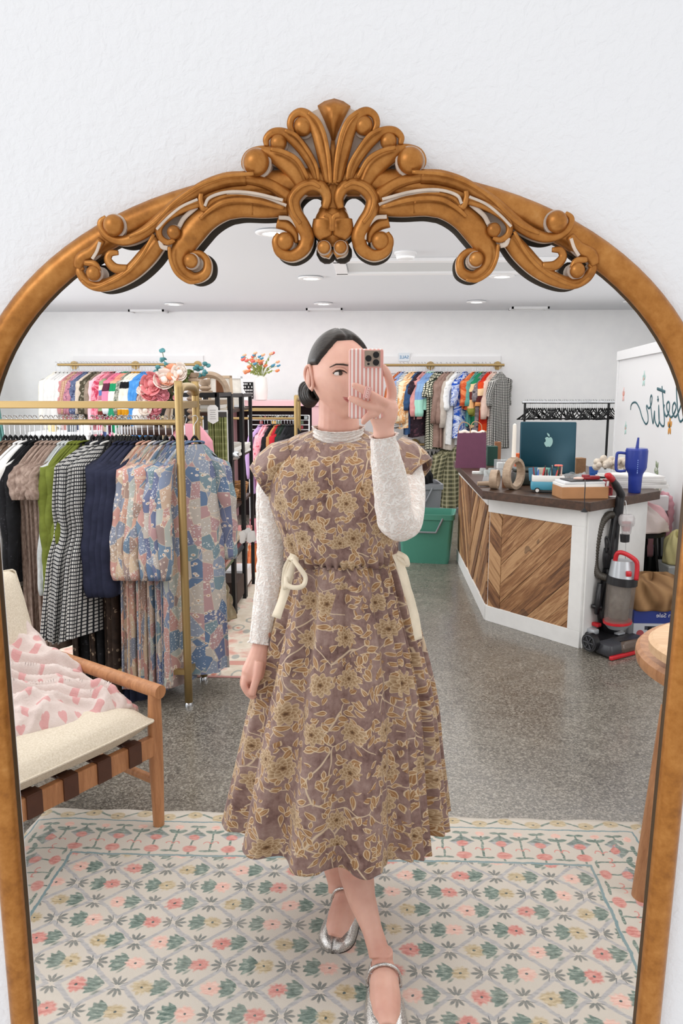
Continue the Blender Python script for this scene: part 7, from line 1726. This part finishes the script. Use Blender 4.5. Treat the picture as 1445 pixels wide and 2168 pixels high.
b = MB(); q = crv([tuple(at(x, y, 4.12)) for x, y in ((355, 925), (352, 895), (356, 872), (364, 862), (362, 895), (366, 925))], 5); b.tube([tuple(p) for p in q], .018, 8, flat=.3); o = b.build('cream_ribbon', RIB, smooth=True); tag(o, 'cream cloth ribbon hanging under the bouquet behind the rack', 'ribbon')
e = empty('gold_frame', at(325, 925, 4.3), 'thin pale gold stand behind the pink bouquet', 'stand'); g0 = at(325, 925, 4.3); b = MB()
for x, y0, y1 in ((302, 858, 930), (346, 880, 930)): b.tube([at(x, y0, 4.3) - g0, at(x, y1, 4.3) - g0], .008, 8)
for y in (885, 912): b.tube([at(298, y, 4.3) - g0, at(350, y, 4.3) - g0], .010, 8)
b.build('bars', solid('pale_gold', '#d8c9a4', .4, .4), e); MB().box(Vector((.0, .06, -(g0.z) / 2)) , (.12, .04, g0.z)).build('stand_leg', BLACKM, e)
o = garment_mesh(.30, .13, .02, 9, 1.2).build('pink_blouse', solid('plain_pink', '#e7a3b0', .85), smooth=True, loc=at(402, 897, 3.98)); o.rotation_euler = (0, 0, 1.2); tag(o, 'plain pink top hanging behind the end of the gold rack', 'top')

# ------------------------------------------------------------------ pink cabinet, vase, easel, small gold rack at the back
Yp = 8.5; P0, P1 = at(470, 850, Yp), at(677, 848, Yp); zc_ = P1.z; PKC = solid('pink_painted_wood', '#e6b9bd', .5); e = empty('pink_cabinet', ((P0.x + P1.x) / 2, Yp + .2, 0), 'pale pink open cabinet with dark floral lining on the back wall', 'cabinet'); W_ = P1.x - P0.x
b = MB(); b.box((0, 0, zc_ - .03), (W_ + .06, .46, .06)); b.build('top', PKC, e, bevel=.004)
for sx in (-1, 1): MB().box((sx * (W_ / 2 - .045), 0, (zc_ - .06) / 2), (.09, .42, zc_ - .06)).build('side', PKC, e, bevel=.003)
MB().box((0, .2, (zc_ - .06) / 2), (W_ - .18, .02, zc_ - .06)).build('back_panel', fab('dark_rose_lining', 'floral', ['#3b2a2b', '#523a3a', '#6a4a4a', '#2a2022'], 1.5), e); MB().box((W_ / 2 + .18, .1, zc_ * .5 - .02), (.30, .1, zc_ - .04)).build('side_panel', PKC, e)
zi = zc_ + .0005
e = empty('flower_vase', (at(550, 845, Yp).x, Yp + .1, zi), 'tall white ribbed vase on the pink cabinet', 'vase'); hv = at(550, 795, Yp).z - zi
MB().lathe([(.0001, 0), (.04, 0)] + [((.062 + .012 * sin(pi * f)) * (1 + .03 * (k % 2)), hv * f * .9 + .004) for k, f in enumerate(np.linspace(0, 1, 15))] + [(.03, hv * .97), (.038, hv)], n=28).build('vase_body', CW, e, smooth='auto')
e = empty('wildflower_bouquet', (at(550, 795, Yp).x, Yp + .1, zi + hv - .04), 'wispy orange, coral and blue wildflower bouquet in the white ribbed vase', 'bouquet'); W0 = Vector(e.location); random.seed(12); b = MB(); tips = []
for k in range(34):
    px, py = random.uniform(512, 590), random.uniform(745, 790); 
    if abs(px - 550) < 20: py = random.uniform(748, 775)
    t = at(px, py, Yp + random.uniform(-.05, .25)) - W0; tips.append(t); b.tube([tuple(p) for p in crv([(0, 0, 0), tuple(t * .5 + Vector((0, 0, .04))), tuple(t)], 3)], .0028, 5)
b.build('stems', solid('stem_green2', '#8f9a55', .7), e)
b = MB()
for k in range(60):
    t = random.choice(tips) * random.uniform(.25, .7); b.ball(t + Vector((0, 0, .03)), .014, 5, (1.2, .4, .6), Matrix.Rotation(random.uniform(0, 6), 3, 'Y'))
b.build('small_leaves', solid('yellow_green_leaf', '#8f9c4e', .7), e, smooth=True)
for nm, h, sel, r in (('orange_blooms', '#e8875a', 0, .020), ('coral_blooms', '#e0685e', 1, .020), ('blue_blooms', '#4d8fae', 2, .016), ('peach_blooms', '#eeb08c', 3, .018)):
    b = MB()
    for k, t in enumerate(tips):
        if k % 4 == sel: b.ball(t, r, 6, (1, .8, .8)); b.ball(t + Vector((.018, 0, .008)), r * .7, 5)
    b.build(nm, solid('wf_' + h[1:], h, .7), e, smooth=True)
e = empty('letter_board', (at(521, 843, Yp).x, Yp + .12, zi), 'black letter board with white letters and white frame on the pink cabinet', 'letter board'); w2, h2 = at(537, 820, Yp).x - at(507, 820, Yp).x, at(520, 806, Yp).z - zi
MB().box((0, 0, h2 / 2), (w2, .02, h2)).build('frame', trim_m, e); MB().box((0, -.012, h2 / 2), (w2 - .03, .006, h2 - .03)).build('felt', solid('black_felt', '#161617', .9), e)
b = MB(); random.seed(5)
for r_ in range(5):
    for c_ in range(6):
        if random.random() < .8: b.box((-w2 / 2 + .035 + c_ * .018, -.017, h2 - .035 - r_ * .034), (.010, .002, .016))
b.build('letters', solid('white_card', '#f0f0ee', .6), e)
e = empty('display_easel', (at(508, 846, 8.45).x, 8.42, zi), 'white A-frame display easel leaning beside the letter board', 'easel'); he = at(500, 792, 8.2).z - zi
b = MB(); b.tube([(-.09, 0, 0), (-.02, 0, he * .95)], .010, 8); b.tube([(.10, 0, 0), (-.05, 0, he)], .010, 8); b.tube([(0, .12, 0), (-.01, .02, he * .9)], .010, 8); b.build('legs', trim_m, e); b = MB(); b.add([(-.07, -.01, .02), (.12, -.01, .0), (.0, -.01, he * .7)], [(0, 1, 2)]); b.build('canvas', solid('white_paper', '#ebe9e6', .7), e, solid=.006)
yq = 7.3; z1 = at(630, 847, yq).z; xq = at(629, 847, yq).x; e = empty('garment_rack', (xq, yq, 0), 'small gold clothes rack at the back in front of the pink cabinet', 'clothes rack')
q = crv([(0, -.16, .02), (0, -.16, z1 - .08), (0, -.10, z1), (0, .10, z1), (0, .16, z1 - .08), (0, .16, .02)], 6); MB().tube([tuple(p) for p in q], .016, 10).build('end_frame', GOLD, e, smooth=True)
q = crv([(-.95, -.16, .02), (-.95, -.16, z1 - .08), (-.95, -.10, z1), (-.95, .10, z1), (-.95, .16, z1 - .08), (-.95, .16, .02)], 6); MB().tube([tuple(p) for p in q], .016, 10).build('end_frame', GOLD, e, smooth=True)
z2 = at(590, 867, yq).z; z3 = at(590, 886, yq).z; MB().box((-.475, 0, z2), (.95, .024, .03)).build('top_rail', GOLD, e); MB().tube([(-.95, 0, z3), (0, 0, z3)], .012, 10).build('hanging_rail', GOLD, e)
MB().box((-.475, -.16, .15), (.95, .02, .02)).build('lower_rail', GOLD, e)
cols = [('lilac', '#b99ac9', 552), ('pink_small', None, 566), ('black_small', '#17171a', 574), ('black_small', '#17171a', 579), ('tan_small', '#b98455', 585), ('red_small', '#b32430', 589), ('dark_green_small', '#27332c', 595), ('dark_green_small', '#27332c', 602), ('charcoal_small', '#2c2c30', 608), ('charcoal_small', '#2c2c30', 614), ('black_small', '#17171a', 620), ('pink_small', None, 560)]
hs = hanger_proto('small', .07, .16); us = []
for i, (nm, h, px) in enumerate(cols):
    m_ = fab(nm, 'plain', [h, h]) if h else PKP; x = at(px, 890, yq).x; zz = z3 - .075
    garment('jacket', (x, yq, zz), -.5 + .1 * (i % 3), m_, nm.replace('_small', '').replace('_', ' ').replace('pink', 'pink printed') + ' garment on the small gold rack at the back', nm.replace('_', ' ') + ' garments on the small rack', 'garment', .62, .17, .030, i, 1.1, .4, .04, coarse=True)
    place_hanger(hs, us, (x, yq, z3 + .012), -.3, 'black hanger on the small gold rack at the back', 'black hangers on the small gold rack')
# white wire stand with colourful cards
e = empty('wire_stand', (at(590, 900, 8.1).x, 8.1, 0), 'white wire display stand of small goods before the pink cabinet', 'display stand'); W3 = at(654, 900, 8.1).x - at(526, 900, 8.1).x; zz = at(590, 879, 8.1).z; b = MB()
for sx in (-.5, 0, .5): b.tube([(sx * W3, 0, 0), (sx * W3, 0, zz)], .008, 6)
for k in range(9): b.tube([(-W3 / 2, 0, zz - .05 * k), (W3 / 2, 0, zz - .05 * k)], .004, 5)
b.build('wire_frame', trim_m, e); random.seed(9)
for nm, cl in (('ochre_cards', '#c9a25a'), ('red_cards', '#8a2f35'), ('grey_cards', '#9aa0a2'), ('green_cards', '#4c5d48')):
    b = MB()
    for k in range(10): b.box((random.uniform(-.47, .47) * W3, -.012, zz - .025 - .05 * random.randint(0, 6)), (.05, .012, .03))
    b.build(nm, solid(nm, cl, .6), e)
# teal curtain at the far left
b = MB(); R = []; xa_, xb_ = at(-40, 850, 9.0).x, at(22, 850, 9.0).x
for j in range(24): 
    z = 2.0 * (1 - j / 23) + .02; f = j / 23; R.append([(xa_ + (xb_ - xa_ - .22 * (1 - f)) * i / 40, 9.0 + .05 * sin(i * 1.1 + .3 * sin(j * .3)), z) for i in range(41)])
b.rings(R, close=False, cap0=False, cap1=False); o = b.build('curtain', solid('teal_cloth', '#6da39d', .85, 0, .06, 10), smooth=True, solid=.004); tag(o, 'muted teal curtain hanging in the far left corner', 'curtain')
tr_ = empty('curtain_rod', (xa_ - .1, 9.0, 2.04), 'thin white rod carrying the teal curtain', 'curtain rod'); MB().tube([(-.3, 0, 0), (.55, 0, 0)], .012, 10).build('rod', trim_m, tr_); MB().tube([(0, 0, 0), (0, YW - 9.0 - .002, 0)], .01, 8).build('bracket', trim_m, tr_)
# low white display table far behind the gold rack, with small things
dt = at(140, 913, 7.9); e = empty('display_table', (dt.x, 7.9, 0), 'low white display table far behind the gold rack', 'table'); MB().box((0, 0, dt.z - .015), (.62, .4, .03)).build('table_top', trim_m, e)
for a_ in (-1, 1):
    for b_ in (-1, 1): MB().box((a_ * .28, b_ * .17, (dt.z - .03) / 2), (.03, .03, dt.z - .03)).build('leg', trim_m, e)
for k, (dx, lb, h, r) in enumerate([(-.12, 'small pale gold jar on the white display table', '#c9b78a', .04), (.08, 'dark glass jar on the white display table', '#39424a', .05), (.22, 'white pot on the white display table', '#e9e7e3', .045)]):
    simple(MB().lathe([(.0001, 0), (r, 0), (r * 1.1, .05), (r * .7, .09), (.0001, .10)], n=16), 'jar', solid('jar_' + h[1:], h, .4), lb, 'jar', (dt.x + dx, 7.85, dt.z), smooth='auto')
bk = at(158, 849, 5.9)
